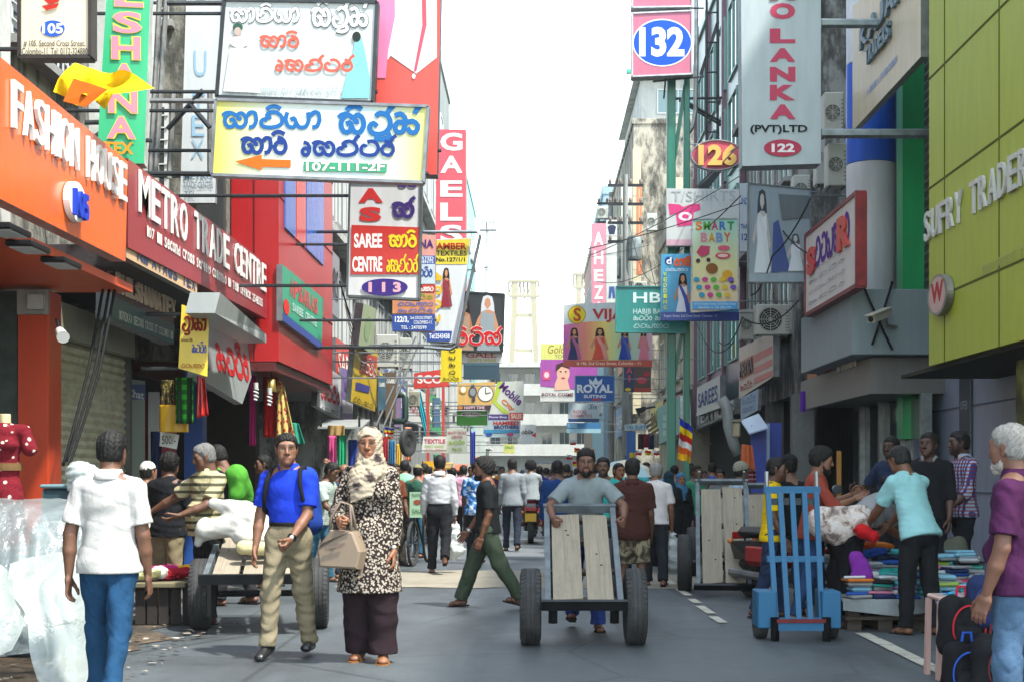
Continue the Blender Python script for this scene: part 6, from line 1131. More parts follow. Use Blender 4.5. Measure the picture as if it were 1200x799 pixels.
who['capman'] = person('man in olive cap beside the bicycle with the green sign board', 489, 23.0, 543, head=168, shirt=('#2f5a4a', 'cloth', {}), hem=.05, pants=('#2a5a74', 'denim', {}), ptype='jeans', skin='#7c543c', hair=('cap', '#7d7a5a'), vx=.013, group='people by the left shops')
who['bltee'] = person('man in black t-shirt and khaki trousers with his back turned at the left stall', 197, 13.6, 528, head=168, arms=((10, 8, 40), (12, 8, 44)), shirt=('#14161c', 'cloth', {}), hem=.05, pants=('#7c735a', 'cloth', {}), skin='#64422e', hair='thick', vx=.010, group='people at the left stalls')
who['skull'] = person('man in white striped skullcap behind the left clothing stall', 171, 14.6, 545, head=150, H=1.5, shirt=('#c8c6be', 'cloth', {}), hem=.06, pants=('#3a3a3c', 'cloth', {}), hair=('skullcap', '#c9c7c0'), skin='#7c543c', vx=.012, group='people at the left stalls')
who['stripe'] = person('grey haired man in cream striped polo shirt holding a white sack on the left cart', 243, 12.9, 517, head=-38, look=(-28, 14), legs=((6, 4), (-4, 6)), arms=(('t', (.03, -.21, .60), (.8, .3, -.5)), ('t', (-.36, -.12, .60), (-.4, .6, -.6))), shirt=('#b0a682', 'stripe', dict(c2='#4a4a38', scale=4.6)), hem=.05, fit=.02, belly=.085, pants=('#15181e', 'cloth', {}), skin='#64422e', hairc='#6e6e6c', vx=.009, group='people at the left stalls', extra={'collar': '#b0a682'}, build=1.06)
who['gbag'] = person('man in black t-shirt with green shoulder bag looking down behind the left cart', 272, 14.7, 513, head=-100, H=1.7, lean=12, look=(0, 18), arms=((12, 6, 40), (14, 6, 40)), shirt=('#181b1e', 'cloth', {}), hem=.05, pants=('#2a2a2e', 'cloth', {}), skin='#6b4634', vx=.011, group='people at the left stalls')
who['l1'] = person('man in dim brown shirt deep in the left shop behind the blue shirted man', 312, 17.0, 530, head=-70, shirt=('#4a3a34', 'cloth', {}), hem=.05, pants=('#1c1f24', 'cloth', {}), skin='#64422e', vx=.014, group='people at the left stalls')
who['arm'] = person('bald man in slate blue shirt with one arm raised behind the handbag', 402, 18.4, 546, head=140, H=1.52, arms=((120, 20, 110), (10, 8, 20)), shirt=('#4a5f80', 'cloth', {}), sleeve='half', hem=.05, pants=('#2e3a48', 'denim', {}), ptype='jeans', skin='#7c543c', hair='bald', vx=.012, group='people by the left shops')
who['l2'] = person('man in white shirt and jeans stooping between the left cart and the handbag', 375, 17.8, 543, head=70, H=1.55, lean=14, look=(0, 16), arms=((20, 6, 40), (24, 6, 40)), shirt=('#b9c4bc', 'check', dict(c2='#8fa09a', scale=12)), hem=.05, pants=('#2a5a74', 'denim', {}), ptype='jeans', skin='#64422e', vx=.013, group='people by the left shops')
who['abaya'] = person('woman in black robe and dark patterned headscarf walking away by the hand carts', 784, 19.6, 556, head=176, H=1.42, fem=True, sleeve='long', shirt=('#101216', 'cloth', {}), hem=.2, pants=('#0f1115', 'cloth', {}), ptype='skirt.04', hair=('hijab', '#12303c', None), vx=.013, group='people walking away up the street')
who['grey2'] = person('grey haired man in sky blue shirt walking away near the buddhist flag', 772, 23.5, 542, head=180, shirt=('#4f97c0', 'cloth', {}), hem=.05, pants=('#2a2c32', 'cloth', {}), hairc='#9a9a98', skin='#7c543c', vx=.013, group='people walking away up the street')
who['abaya2'] = person('woman in black robe with blue headscarf coming past the hand carts', 797, 20.8, 558, head=10, H=1.40, fem=True, sleeve='long', shirt=('#121418', 'cloth', {}), hem=.2, pants=('#0f1115', 'cloth', {}), ptype='skirt.04', hair=('hijab', '#3a6a90', None), skin='#8a5c40', vx=.013, group='people walking towards the camera')
who['tur'] = person('man in light blue shirt with grey wrapped head cloth behind the tilted carts', 866, 18.4, 541, head=110, shirt=('#9fbccc', 'cloth', {}), hem=.05, pants=('#34507a', 'denim', {}), hair=('turban', '#8a8a7c'), skin='#64422e', vx=.012, group='people by the right shops')
who['r1'] = person('vendor in grey shirt behind the hand carts at the dark right shop', 845, 22.0, 556, head=-20, H=1.45, shirt=('#6a6e70', 'cloth', {}), hem=.05, pants=('#20242c', 'cloth', {}), skin='#7c543c', vx=.014, group='people by the right shops')
who['r2'] = person('man in maroon shirt standing just past the pair of green posts', 823, 25.0, 552, head=30, H=1.45, shirt=('#5a2430', 'cloth', {}), hem=.05, pants=('#20242c', 'cloth', {}), skin='#64422e', vx=.015, group='people by the right shops')
# scooter rider
who['rider'] = person('scooter rider in grey t-shirt and dark helmet seen from behind', 622, 28.6, 555, head=180, H=1.62, lean=6, legs=((72, 85, 0, 10), (72, 85, 0, 10)), arms=((38, 12, 30), (38, 12, 30)), shirt=('#8b9498', 'cloth', {}), hem=.04, pants=('#8a3040', 'cloth', {}), hair=('helmet', '#1a1a1e'), skin='#64422e', vx=.014, group='people on the scooter')
who['rider']['root'].location.z = .32
# the crowd up the street
crowd = [(470, 29, 549, 'orange', '#c8642a', 20), (478, 33, 548, 'dark green', '#1f4a34', 175), (503, 30, 550, 'navy', '#1c2a4a', 170), (531, 31, 549, 'black', '#15171a', 180), (527, 38, 550, 'lilac', '#8a86b8', 178), (552, 34, 550, 'maroon', '#6a2230', 10), (538, 44, 551, 'light grey', '#a2a6a8', 180), (566, 40, 551, 'teal', '#2a7a7a', 175), (581, 47, 551, 'cream', '#c8bfa2', 180),
         (640, 36, 549, 'pale blue', '#8fb2cc', 176), (668, 40, 550, 'pink', '#c87a90', 8), (664, 30, 548, 'charcoal', '#2a2d30', 180), (737, 29, 546, 'olive', '#5a5c34', 170), (752, 33, 549, 'white', '#c9cccc', 180), (757, 27, 548, 'brown', '#5a3c2c', 12), (700, 26, 546, 'red', '#a82a2c', 175), (716, 36, 549, 'mustard', '#b08a24', 180), (808, 30, 551, 'grey green', '#6a7a70', 20), (455, 26, 549, 'violet', '#5a3a80', 160), (440, 24, 549, 'beige', '#b0a084', 150), (463, 41, 551, 'sky blue', '#5a9ac8', 30), (690, 48, 551, 'khaki', '#8a7c54', 180), (612, 52, 552, 'dark grey', '#484c50', 180), (728, 45, 551, 'peach', '#d09a7c', 5)]
crowd += [(434, 20.5, 547, 'rose', '#b86a7a', 165), (448, 22, 546, 'slate', '#4a5a6a', 170), (461, 21, 548, 'chestnut', '#6a3a24', 40), (474, 24.5, 548, 'mint', '#8ac0a4', 180), (497, 26.5, 549, 'coral', '#d0705a', 172), (512, 35, 550, 'silver', '#b4b8ba', 180), (574, 33, 550, 'plum', '#4a2444', 178), (588, 38, 551, 'ochre', '#a87a2a', 15), (632, 31, 549, 'indigo', '#2a2a6a', 178), (676, 33, 550, 'fawn', '#b09a78', 180), (684, 24, 546, 'bottle green', '#1a4a3a', 6), (694, 30, 549, 'ice blue', '#a8c8d8', 178), (708, 41, 551, 'rust', '#9a4a24', 180), (745, 22.5, 547, 'aqua', '#4aa8b0', 176), (760, 39, 551, 'magenta', '#a02a6a', 12), (790, 26, 550, 'tan', '#a88a64', 165), (815, 21.5, 551, 'jade', '#3a8a6a', 30), (834, 27, 552, 'cobalt', '#2a4aa0', 150), (648, 43, 551, 'lavender', '#a094c0', 180), (720, 52, 552, 'apricot', '#d8945a', 180)]
for i, (px, d, top, cn, cc, hd) in enumerate(crowd):
    H = 1.52 + .12 * ((i * 37) % 10) / 10; who['c%d' % i] = person('small figure in %s shirt %s in the %s crowd' % (cn, 'walking away' if 90 < hd < 270 else 'coming nearer', 'far' if d > 23 else 'middle'), px, d, top, head=hd, H=H, legs=((10, 6), (-10, 12, -8)), arms=((6, 8, 12), (-4, 8, 14)), shirt=(cc, 'cloth', {}), hem=.05, pants=(('#20242c', '#2c3c5a', '#3a3630')[i % 3], 'cloth', {}), skin=('#64422e', '#7c543c')[i % 2], vx=.019, group='people in the far crowd', shoes='shoe')
# ================================================================ carts
STEEL = mat('#6a747a', 'rust'); DARK = mat('#23262a', 'metal'); RUB = mat((.016, .017, .018), 'rubber'); PLANK = mat('#9c9280', 'wood', st=(9, .35, .35))
def tyre(name, c, r, wdt, parent, ax=(1, 0, 0), spokes=False, rimc='#3a3d40'):
    o = []; mb = MB(); h = wdt / 2; ri = r * .56
    mb.lathe([(ri, -h * .8), (r * .82, -h), (r * .95, -h * .86), (r, -h * .55), (r * .985, -h * .5), (r * .985, -h * .38), (r, -h * .34), (r, -h * .06), (r * .985, -h * .03), (r * .985, h * .03), (r, h * .06), (r, h * .34), (r * .985, h * .38), (r * .985, h * .5), (r, h * .55), (r * .95, h * .86), (r * .82, h), (ri, h * .8), (ri, -h * .8)], c, ax, RUB, 36)
    A = Vector(ax)
    for k in range(44):                       # tread blocks
        t = 2 * math.pi * k / 44; u = A.orthogonal().normalized(); v = A.cross(u); e = u * math.cos(t) + v * math.sin(t); tn = -u * math.sin(t) + v * math.cos(t)
        for s_ in (-1, 1):
            p = Vector(c) + e * (r - .004) + A * (s_ * h * .46); mb.bar(p, p + A * (s_ * h * .42) - e * .012, r * .07, .012, RUB, up=e)
    w_ = mb.build('tyre', parent, world=False, smooth=False)
    mb = MB(); rm = mat(rimc, 'rust')
    mb.lathe([(ri, h * .7), (ri * .9, h * .55), (ri * .55, h * .3), (ri * .3, h * .45), (.02, h * .45), (.02, -h * .45), (ri * .3, -h * .45), (ri * .55, -h * .3), (ri * .9, -h * .55), (ri, -h * .7)], c, ax, rm, 24); mb.build('rim', w_, world=False, smooth=False)
    return w_
def cart(label, px, d, rz, tilt, nose_y, nose_z, width=.60, L=1.40, planks=2, r=.305, track=.82, feet=.0, tw=.17):
    t = thing('hand_cart', label, 'hand cart', (xa(px, d), d, 0), 'wooden hand carts', rz=rad(rz)); ct, st_ = math.cos(rad(tilt)), math.sin(rad(tilt))
    D = lambda x, s_, h: Vector((x, nose_y + s_ * ct - h * st_, nose_z + s_ * st_ + h * ct)); w2 = width / 2
    pw = (width - .10) / planks
    for k in range(planks):
        x0 = -w2 + .05 + k * pw; mb = MB(); r_ = random.Random(k + int(px)); e0, e1 = r_.uniform(-.02, .05), r_.uniform(-.06, .0); g = .008 + r_.uniform(0, .014)
        q = [D(x0 + g + r_.uniform(0, .012), .02 + e0, .0), D(x0 + pw - g, .02 + e0 + r_.uniform(-.03, .03), .0), D(x0 + pw - g - r_.uniform(0, .02), L - .1 + e1, .0), D(x0 + g, L - .1 + e1 + r_.uniform(-.02, .02), .0)]
        mb.prism(q, D(0, 0, .035) - D(0, 0, 0), PLANK)
        hm = mat('#0c0b0a', 'flat')
        for j in range(2):
            c = D(x0 + pw * (.3 + .4 * r_.random()), L * (.15 + .7 * r_.random()), .0365); uu = (D(0, 1, 0) - D(0, 0, 0)) * .012; vv = Vector((.014, 0, 0)); mb.add([c - uu, c + vv, c + uu, c - vv], [[0, 1, 2, 3]], hm)
        mb.build('plank', t, world=False)
    for sx in (-1, 1):
        mb = MB(); up = D(0, 0, 1) - D(0, 0, 0); mb.bar(D(sx * (w2 - .02), -.02, .015), D(sx * (w2 - .02), L, .015), .045, .075, STEEL, up=up); mb.build('side_rail', t, world=False)
        mb = MB(); mb.bar(D(sx * (w2 - .06), .12, -.03), D(sx * (w2 - .06), .12, -.03) + Vector((0, 0, -max(.05, nose_z - .16))), .05, .05, DARK); mb.build('leg', t, world=False)
        mb = MB(); mb.bar(D(sx * (w2 - .05), .45, -.02), Vector((sx * (w2 - .05), 0, r)), .05, .05, DARK); mb.bar(D(sx * (w2 - .05), .95, -.02), Vector((sx * (w2 - .05), 0, r)), .04, .04, DARK); mb.build('axle_strut', t, world=False)
        tyre('wheel', (sx * track / 2, 0, r), r, tw, t)
    mb = MB(); up = D(0, 0, 1) - D(0, 0, 0); mb.bar(D(-w2 - .03, -.03, .03), D(w2 + .03, -.03, .03), .03, .085, DARK, up=up); mb.build('front_bar', t, world=False)
    mb = MB(); mb.bar(D(-w2 - .01, L, .03), D(w2 + .01, L, .03), .04, .07, STEEL, up=up); mb.build('handle_bar', t, world=False)
    mb = MB(); mb.tube([(-track / 2, 0, r), (track / 2, 0, r)], .028, DARK, 8); mb.build('axle', t, world=False)
    mb = MB()
    for s_ in (.1, .5, .95, L - .12): mb.bar(D(-w2 + .03, s_, -.025), D(w2 - .03, s_, -.025), .05, .04, mat('#4a4036', 'wood'), up=up)
    mb.build('cross_bearer', t, world=False)
    for sx in (-1, 1): mb = MB(); mb.tube([D(sx * (w2 - .04), L - .02, .04), D(sx * (w2 - .04), L - .0, .20)], .016, mat('#9aa0a2', 'metal'), 6); mb.build('stake', t, world=False) if tilt > 35 else None
    return t
cart('weathered two plank hand cart pushed towards the camera in mid street', 683, 11.3, 0, 30, -.34, .34, track=.83)
cart('tilted hand cart resting on its nose in front of the parked row at right', 846, 16.5, -6, 44, -.86, .12, L=1.62, track=.86, r=.33)
cart('tilted hand cart standing second in the parked row beside the yellow shirted man', 897, 17.9, -6, 46, -.62, .17, L=1.42, track=.86, r=.33)
cart('tilted hand cart at the back of the parked row mostly hidden behind the front one', 852, 18.9, -4, 46, -.62, .17, L=1.30, track=.90, r=.33)
cart('low wide hand cart loaded with a white sack by the left stalls', 305, 12.5, 7, 13, -.62, .46, width=.86, L=1.5, planks=3, track=1.02, r=.31)
# white sack on the left cart
def blob(name, label, cat, prims, k, fold, m, vx=.012, cuts=(), carve=None, group=None, kind=None, part='cover'):
    P_ = [(np.array(p[0]), np.array(p[1])) + tuple(p[2:]) for p in prims]; lo = np.min([np.minimum(p[0], p[1]) - max(p[2], p[3]) for p in P_], 0) - .08; hi = np.max([np.maximum(p[0], p[1]) + max(p[2], p[3]) for p in P_], 0) + .08
    f = Field(lo, hi, vx); f.group(P_, k, cuts, fold=fold)
    if carve: f.carve(carve, .02)
    V, Q = f.mesh(); c = Vector(((lo[0] + hi[0]) / 2, (lo[1] + hi[1]) / 2, max(0, lo[2]))); o = arr_mesh(name, V - np.array(c), Q, [m]); o.location = c; return tag(o, label, cat, group, kind)
q = lambda px, py, d: tuple(P(px, py, d))
blob('sack', 'bulging white woven sack lying across the left hand cart', 'sack', [(q(243, 622, 12.5), q(296, 610, 12.5), .10, .16, (0, 0, 1), .8), (q(250, 590, 12.6), q(285, 600, 12.5), .05, .10), (q(290, 628, 12.4), q(345, 632, 12.5), .13, .10, (0, 0, 1), .8), (q(232, 636, 12.5), q(240, 612, 12.5), .03, .05)], .07, (.0045, 15, 5), mat('#c3c3bd', 'cloth', bs=14), .011)
blob('sack', 'smaller yellowish rolled sack beneath the white sack on the left cart', 'sack', [(q(285, 641, 12.2), q(335, 644, 12.3), .065, .06)], .05, (.003, 16, 9), mat('#c2b98e', 'cloth'), .011)
# ================================================================ blue trolley
t = thing('platform_trolley', 'upright sky blue slatted hand truck parked in front of the right stall', 'trolley', (xa(936, 11.6), 11.6, 0)); BL = mat('#00608c', 'print', rough=.6); X = lambda px: xa(px, 11.6) - t.location.x; Z = lambda py: za(py, 11.6)
for px0 in (907, 921.5, 936, 950.5, 965): x = X(px0); k = (px0 - 936) * .10 / 1667 * 11.6; mb = MB(); mb.bar((x * .92, -.02, Z(732)), (x, .30, Z(577)), .042, .03, BL, up=(0, 1, 0)); mb.build('slat', t, world=False)
for py, yy, hh in ((574, .31, .06), (656, .15, .05), (727, .0, .05)): mb = MB(); mb.box(X(902), X(970), yy - .025, yy + .035, Z(py) - hh / 2, Z(py) + hh / 2, BL, bev=.004); mb.build('crossbar', t, world=False)
mb = MB(); mb.box(X(908), X(964), .285, .325, Z(592), Z(584), mat('#27323a', 'metal')); mb.build('top_rail', t, world=False)
for sx, p0, p1 in ((-1, 887, 909), (1, 962, 984)): mb = MB(); mb.box(X(p0), X(p1), -.06, .26, Z(735), Z(692), BL, bev=.008); mb.build('mudguard', t, world=False); tyre('wheel', ((X(894) if sx < 0 else X(977)), .14, .165), .165, .10, t)
mb = MB(); mb.box(X(904), X(968), -.10, .02, .09, .16, BL); mb.bar((X(905), -.10, .17), (X(966), -.10, .17), .03, .03, mat('#7a2a2e', 'metal')); mb.build('foot_plate', t, world=False)
for px0 in (906, 966): mb = MB(); mb.bar((X(px0), -.09, .0), (X(px0), -.09, .2), .05, .05, mat('#15191c', 'metal')); mb.build('foot', t, world=False)
for px0 in (906, 966): mb = MB(); mb.tube([(X(px0), .31, Z(577)), (X(px0), .33, Z(552))], .018, mat('#8f979b', 'metal'), 6); mb.build('stake', t, world=False)
# ================================================================ plastic covered goods at left
PL = mat('#8f9c9f', 'sheet', alpha=.60)
def drape(name, label, rows, m, seed, amp=.03, sub=7, thick=.006):
    """a crumpled sheet through a grid of photo points (px, py, d)"""
    r = np.random.RandomState(seed); A = np.array([[tuple(P(*p)) for p in row] for row in rows]); nr, nc = A.shape[:2]; V = []
    NR, NC = (nr - 1) * sub + 1, (nc - 1) * sub + 1
    def cr(p0, p1, p2, p3, t): return .5 * (2 * p1 + (p2 - p0) * t + (2 * p0 - 5 * p1 + 4 * p2 - p3) * t * t + (3 * p1 - p0 - 3 * p2 + p3) * t ** 3)
    B = np.array([[cr(A[max(i - 1, 0), c], A[i, c], A[min(i + 1, nr - 1), c], A[min(i + 2, nr - 1), c], k / sub) for c in range(nc)] for i in range(nr - 1) for k in range(sub)] + [list(A[-1])])
    Cc = np.array([[cr(B[a, max(i - 1, 0)], B[a, i], B[a, min(i + 1, nc - 1)], B[a, min(i + 2, nc - 1)], k / sub) for i in range(nc - 1) for k in range(sub)] + [B[a, -1]] for a in range(NR)])
    for i in range(NR):
        for j in range(NC):
            p = Cc[i, j]; n_ = 0
            for k in range(5): n_ += abs(math.sin(p[0] * (5 + 5 * k) + p[2] * (7 - 3 * k) + seed * k + 1.7 * math.sin(p[2] * 6 + p[0] * 4 + k))) / (1 + k * .7)
            p = p + np.array((.35, -1, .35)) * amp * (n_ - 1.4); V.append(p)
    V = np.array(V); Fq = [[i * NC + j, (i + 1) * NC + j, (i + 1) * NC + j + 1, i * NC + j + 1] for i in range(NR - 1) for j in range(NC - 1)]
    c = V.mean(0); o = arr_mesh(name, V - c, np.array(Fq), [m], smooth=True); o.location = c; tag(o, label, 'plastic sheet'); return o
drape('plastic_sheet', 'large crumpled translucent sheet over the stacked goods at the left edge', [[(-40, 584, 10.6), (10, 583, 10.7), (60, 584, 10.8), (108, 588, 10.9)], [(-40, 592, 10.1), (10, 592, 10.1), (55, 598, 10.2), (110, 604, 10.4)], [(-40, 650, 9.9), (5, 655, 9.8), (52, 640, 9.9), (108, 640, 10.2)], [(-40, 720, 9.7), (0, 725, 9.6), (50, 700, 9.7), (104, 700, 10.1)], [(-40, 775, 9.6), (0, 770, 9.5), (45, 765, 9.6), (100, 775, 9.9)]], PL, 3, .035, 14)
drape('plastic_sheet', 'white translucent sheet hanging to the ground beside the jeans of the white shirted man', [[(12, 660, 9.0), (40, 652, 9.3), (75, 648, 9.4), (106, 655, 9.4)], [(10, 690, 8.8), (34, 676, 8.9), (78, 676, 9.0), (112, 690, 9.2)], [(30, 720, 8.7), (46, 715, 8.75), (80, 712, 8.8), (114, 722, 9.0)], [(36, 770, 8.65), (54, 765, 8.7), (84, 764, 8.75), (112, 776, 8.9)], [(50, 812, 8.6), (62, 806, 8.6), (88, 802, 8.7), (110, 806, 8.8)]], mat('#a3adab', 'sheet', alpha=.76), 8, .03, 14)
drape('plastic_sheet', 'loose pale fold of plastic at the bottom left corner', [[(-40, 655, 8.8), (0, 660, 8.8), (24, 690, 8.9)], [(-40, 720, 8.6), (0, 715, 8.6), (28, 730, 8.7)], [(-40, 770, 8.5), (-10, 770, 8.5), (14, 762, 8.6)]], mat('#a0aaa8', 'sheet', alpha=.70), 12, .03, 10)
for i, (px, py0, py1, d, w_, cc, l) in enumerate(((20, 655, 770, 10.4, 1.0, '#3f4a58', 'dark blue grey bale under the plastic at the left edge'), (78, 630, 740, 10.7, .62, '#5c5a58', 'grey brown bale under the plastic behind the white shirted man'), (70, 612, 655, 10.75, .5, '#8a8f90', 'smaller grey bale topmost under the left plastic sheet'))):
    x = xa(px, d); mb = MB(); mb.box(x - w_ / 2, x + w_ / 2, d, d + .7, max(0, za(py1, d)), za(py0, d), mat(cc, 'cloth'), bev=.07); tag(mb.build('bale', loc=(x, d, 0), smooth=False), l, 'bale', 'bales under the plastic')
blob('plastic_bundle', 'clear plastic bag bundle on top of goods before the steel shutter', 'bag', [(q(95, 555, 11.2), q(108, 560, 11.2), .11, .09), (q(88, 570, 11.2), q(112, 574, 11.2), .07, .07)], .04, (.010, 30, 4), mat('#b9c4c4', 'sheet', tr=.3, alpha=.8), .010)
t = thing('storage_box', 'teal box of goods below the clear plastic bundle', 'box', (xa(72, 11.3), 11.3, 0)); mb = MB(); mb.box(xa(48, 11.3), xa(110, 11.3), 11.3, 11.8, 0, za(572, 11.3), mat('#2e4a54', 'print'), bev=.02); mb.build('body', t); mb = MB(); mb.box(xa(47, 11.3), xa(111, 11.3), 11.28, 11.82, za(572, 11.3) + .002, za(567, 11.3), mat('#6a8a92', 'print'), bev=.01); mb.build('lid', t)
# mannequin
d = 10.6; x = xa(6, d); t = thing('mannequin', 'mannequin in red dress with white flowers by the orange column', 'mannequin', (x, d, 0)); f = Field((-.4, -.3, .1), (.4, .3, 1.9), .01)
f.group([((0, 0, 1.0), (0, 0, 1.22), .125, .115, (0, 1, 0), .75), ((0, 0, 1.22), (0, 0, 1.45), .115, .15, (0, 1, 0), .75), ((-.12, 0, 1.52), (.12, 0, 1.52), .055, .055), ((-.07, -.08, 1.40), (.07, -.08, 1.40), .06, .06), ((.16, 0, 1.52), (.22, 0, 1.36), .065, .07), ((-.16, 0, 1.52), (-.22, 0, 1.36), .065, .07), ((0, 0, 1.0), (0, 0, .5), .15, .20, (0, 1, 0), .8)], .03, [((0, 0, .45), (0, 0, -1))], fold=(.004, 20, 2))
V, Q = f.mesh(); arr_mesh('dress', V * 1.0, Q, [mat('#6a0f1e', 'floral', c2='#d3c8bc', scale=15, th=.45)], t); t.location.z = .40; t.scale = (.84,) * 3
mb = MB(); mb.lathe([(.05, 1.55), (.048, 1.66), (.045, 1.67), (0, 1.672)], (0, 0, 0), (0, 0, 1), mat('#c2b48a', 'print'), 16); mb.build('neck', t, world=False, smooth=True); mb = MB(); mb.lathe([(.150, 1.17), (.152, 1.20), (.150, 1.235)], (0, 0, 0), (0, 0, 1), mat('#6a5030', 'flat'), 20)
mb.v = [(a, b * .78, c) for a, b, c in mb.v]; mb.build('belt', t, world=False); mb = MB(); mb.lathe([(.16, 0), (.15, .02), (.02, .03), (.02, .6)], (0, 0, 0), (0, 0, 1), DARK, 16); mb.build('stand', t, world=False)
# ================================================================ clothing piles
def folded(name, label, x, y, z, sx, sy, h, rz, m, group, cat='garment'):
    o = thing.__globals__['MB'](); 
    o.box(-sx / 2, sx / 2, -sy / 2, sy / 2, 0, h, m, bev=min(h * .4, .03)); e = o.build(name, loc=(0, 0, 0)); e.location = (x, y, z); e.rotation_euler = (random.uniform(-.05, .05), random.uniform(-.05, .05), rz); return tag(e, label, cat, group)
t = thing('stall_table', 'dark plank table of the left clothing stall', 'table', (xa(190, 12.7), 12.7, 0)); x0, x1 = xa(160, 12.7), xa(220, 12.7); zt = za(682, 12.7)
mb = MB(); mb.box(x0, x1, 12.6, 13.5, zt - .04, zt, mat('#7d7458', 'wood', st=(.7, 7, 7)), bev=.005); mb.build('tabletop', t)
for k in range(5): mb = MB(); mb.box(x0 + k * .105, x0 + k * .105 + .085, 12.66, 12.69, .02, zt - .045, mat('#2a2420', 'wood')); mb.build('front_plank', t)
for xx in (x0 + .02, x1 - .07): mb = MB(); mb.box(xx, xx + .05, 12.9, 12.95, 0, zt - .045, mat('#2a2420', 'wood')); mb.build('leg', t)
for i, (px, py, d, cc, nm, rr) in enumerate(((176, 676, 12.85, '#c9c6bc', 'white', .10), (190, 668, 12.95, '#b3206a', 'magenta', .11), (206, 672, 12.95, '#a81c2c', 'crimson', .09), (212, 662, 13.15, '#d8a414', 'golden yellow', .10), (182, 660, 13.2, '#7a1c5a', 'plum', .09), (200, 658, 13.3, '#c8487a', 'rose', .09), (171, 684, 12.75, '#c9c48a', 'pale lime', .07))):
    c = P(px, py, d); blob('garment', '%s crumpled garment in the heap on the left stall table' % nm, 'garment', [((c.x - .09, d, zt + .05), (c.x + .08, d + .05, zt + .07), rr, rr * .8, (0, 0, 1), .7)], .03, (.010, 34, 3 + i), mat(cc, 'cloth'), .011, cuts=[((0, 0, zt + .003), (0, 0, -1))], group='garments heaped on the left stall')
# right raised pavement and stall
tag(MB().box(3.05, 6.2, 12.95, 21.5, -.05, .15, mat('#5a5a58', 'conc', stain=.4), bev=.02).build('pavement'), kind='structure')
t = thing('stall_platform', 'low stall platform of wooden pallets with a grey sheet at right', 'platform', (3.2, 12.6, 0)); x0, x1 = xa(990, 12.4), xa(1150, 12.4); WD = mat('#4b4238', 'wood', st=(.8, 8, 8))
for xx in np.linspace(x0, x1 - .12, 5): mb = MB(); mb.box(xx, xx + .12, 12.3, 12.92, .0, .10, WD); mb.build('block', t)
mb = MB()
for zz in (.101, .23): mb.box(x0 - .02, x1, 12.26, 12.40, zz, zz + .028, WD); mb.box(x0 - .02, x1, 12.55, 12.70, zz, zz + .028, WD); mb.box(x0 - .02, x1, 12.8, 12.93, zz, zz + .028, WD)
mb.build('slat', t); mb = MB()
for xx in np.linspace(x0, x1 - .1, 5): mb.box(xx, xx + .1, 12.28, 12.92, .13, .229, WD)
mb.build('bearer', t); mb = MB(); mb.box(x0 - .06, x1 + .02, 12.2, 13.4, .26, .285, mat('#8d9496', 'cloth'), bev=.008); mb.prism([(x0 - .06, 12.198, .285), (x1 + .02, 12.198, .285), (x1 + .02, 12.19, .17), (x0 + .9, 12.185, .20), (x0 + .4, 12.185, .14), (x0 - .06, 12.19, .19)], (0, .006, 0), mat('#8d9496', 'cloth')); mb.build('sheet', t)
cols = [('white', '#bfc6ca'), ('teal', '#1f8a80'), ('pale blue', '#7fb4cc'), ('navy', '#1f2e58'), ('orange', '#c8702c'), ('turquoise', '#3aa0a8'), ('grey', '#8a9094'), ('royal blue', '#2358b0'), ('black', '#1a1c20'), ('lilac', '#9a86b8'), ('lime', '#8ab03a'), ('pink', '#c87a98')]
rr = random.Random(4); n = 0
for ix in range(7):
    for iy in range(3):
        x = x0 + .10 + ix * .185 + rr.uniform(-.02, .02); y = 12.36 + iy * .36; z = .287; hs_ = 4 + iy * 3 + rr.randint(0, 3) + (2 if ix < 3 else 0)
        for k in range(min(hs_, 13)):
            nm, cc = cols[(ix * 3 + iy * 5 + k * 7 + rr.randint(0, 2)) % 12] if (k + ix) % 3 else cols[(0, 2, 6)[rr.randint(0, 2)]]; h = rr.uniform(.022, .042)
            folded('folded_garment', '%s folded garment in clear packet stacked on the right stall' % nm, x + rr.uniform(-.025, .025), y + rr.uniform(-.03, .03), z, rr.uniform(.17, .23), rr.uniform(.26, .33), h, rr.uniform(-.35, .35), mat(cc, 'print', rough=.22) if k % 2 else mat(cc, 'cloth'), 'folded garments stacked on the right stall'); z += h + .001
for i, (px, py, d, cc, nm) in enumerate(((1010, 640, 12.9, '#c24a1c', 'orange'), (1025, 648, 12.85, '#1c4fa8', 'blue'), (1040, 655, 12.9, '#22304c', 'dark navy'), (1085, 668, 13.0, '#b9c4c6', 'pale silver'), (1118, 672, 12.9, '#d8941c', 'amber'), (1005, 668, 12.6, '#c0a6a2', 'blush pink'), (1048, 672, 12.5, '#2aa098', 'sea green'), (1020, 676, 12.45, '#d8d8d4', 'bright white'), (1060, 664, 12.8, '#6a4a9a', 'violet'), (1098, 678, 12.6, '#7fc0d0', 'pale turquoise'), (1130, 684, 12.5, '#c03a50', 'cherry'), (1100, 662, 13.1, '#e0dcd0', 'ivory'), (1034, 664, 12.7, '#e08a2a', 'tangerine'))):
    c = P(px, py, d); blob('garment', '%s loose garment thrown over the packets on the right stall' % nm, 'garment', [((c.x - .08, d, c.z), (c.x + .07, d + .05, c.z + .01), .07, .06, (0, 0, 1), .6)], .03, (.008, 40, 3 + i), mat(cc, 'cloth'), .011, group='loose garments on the right stall')
blob('handbag', 'olive grey bag lying behind the turquoise shirted man on the stall', 'bag', [(q(1108, 648, 13.2), q(1122, 640, 13.2), .11, .10, (0, 1, 0), .6)], .03, (.006, 24, 2), mat('#5c5f52', 'cloth'), .011)
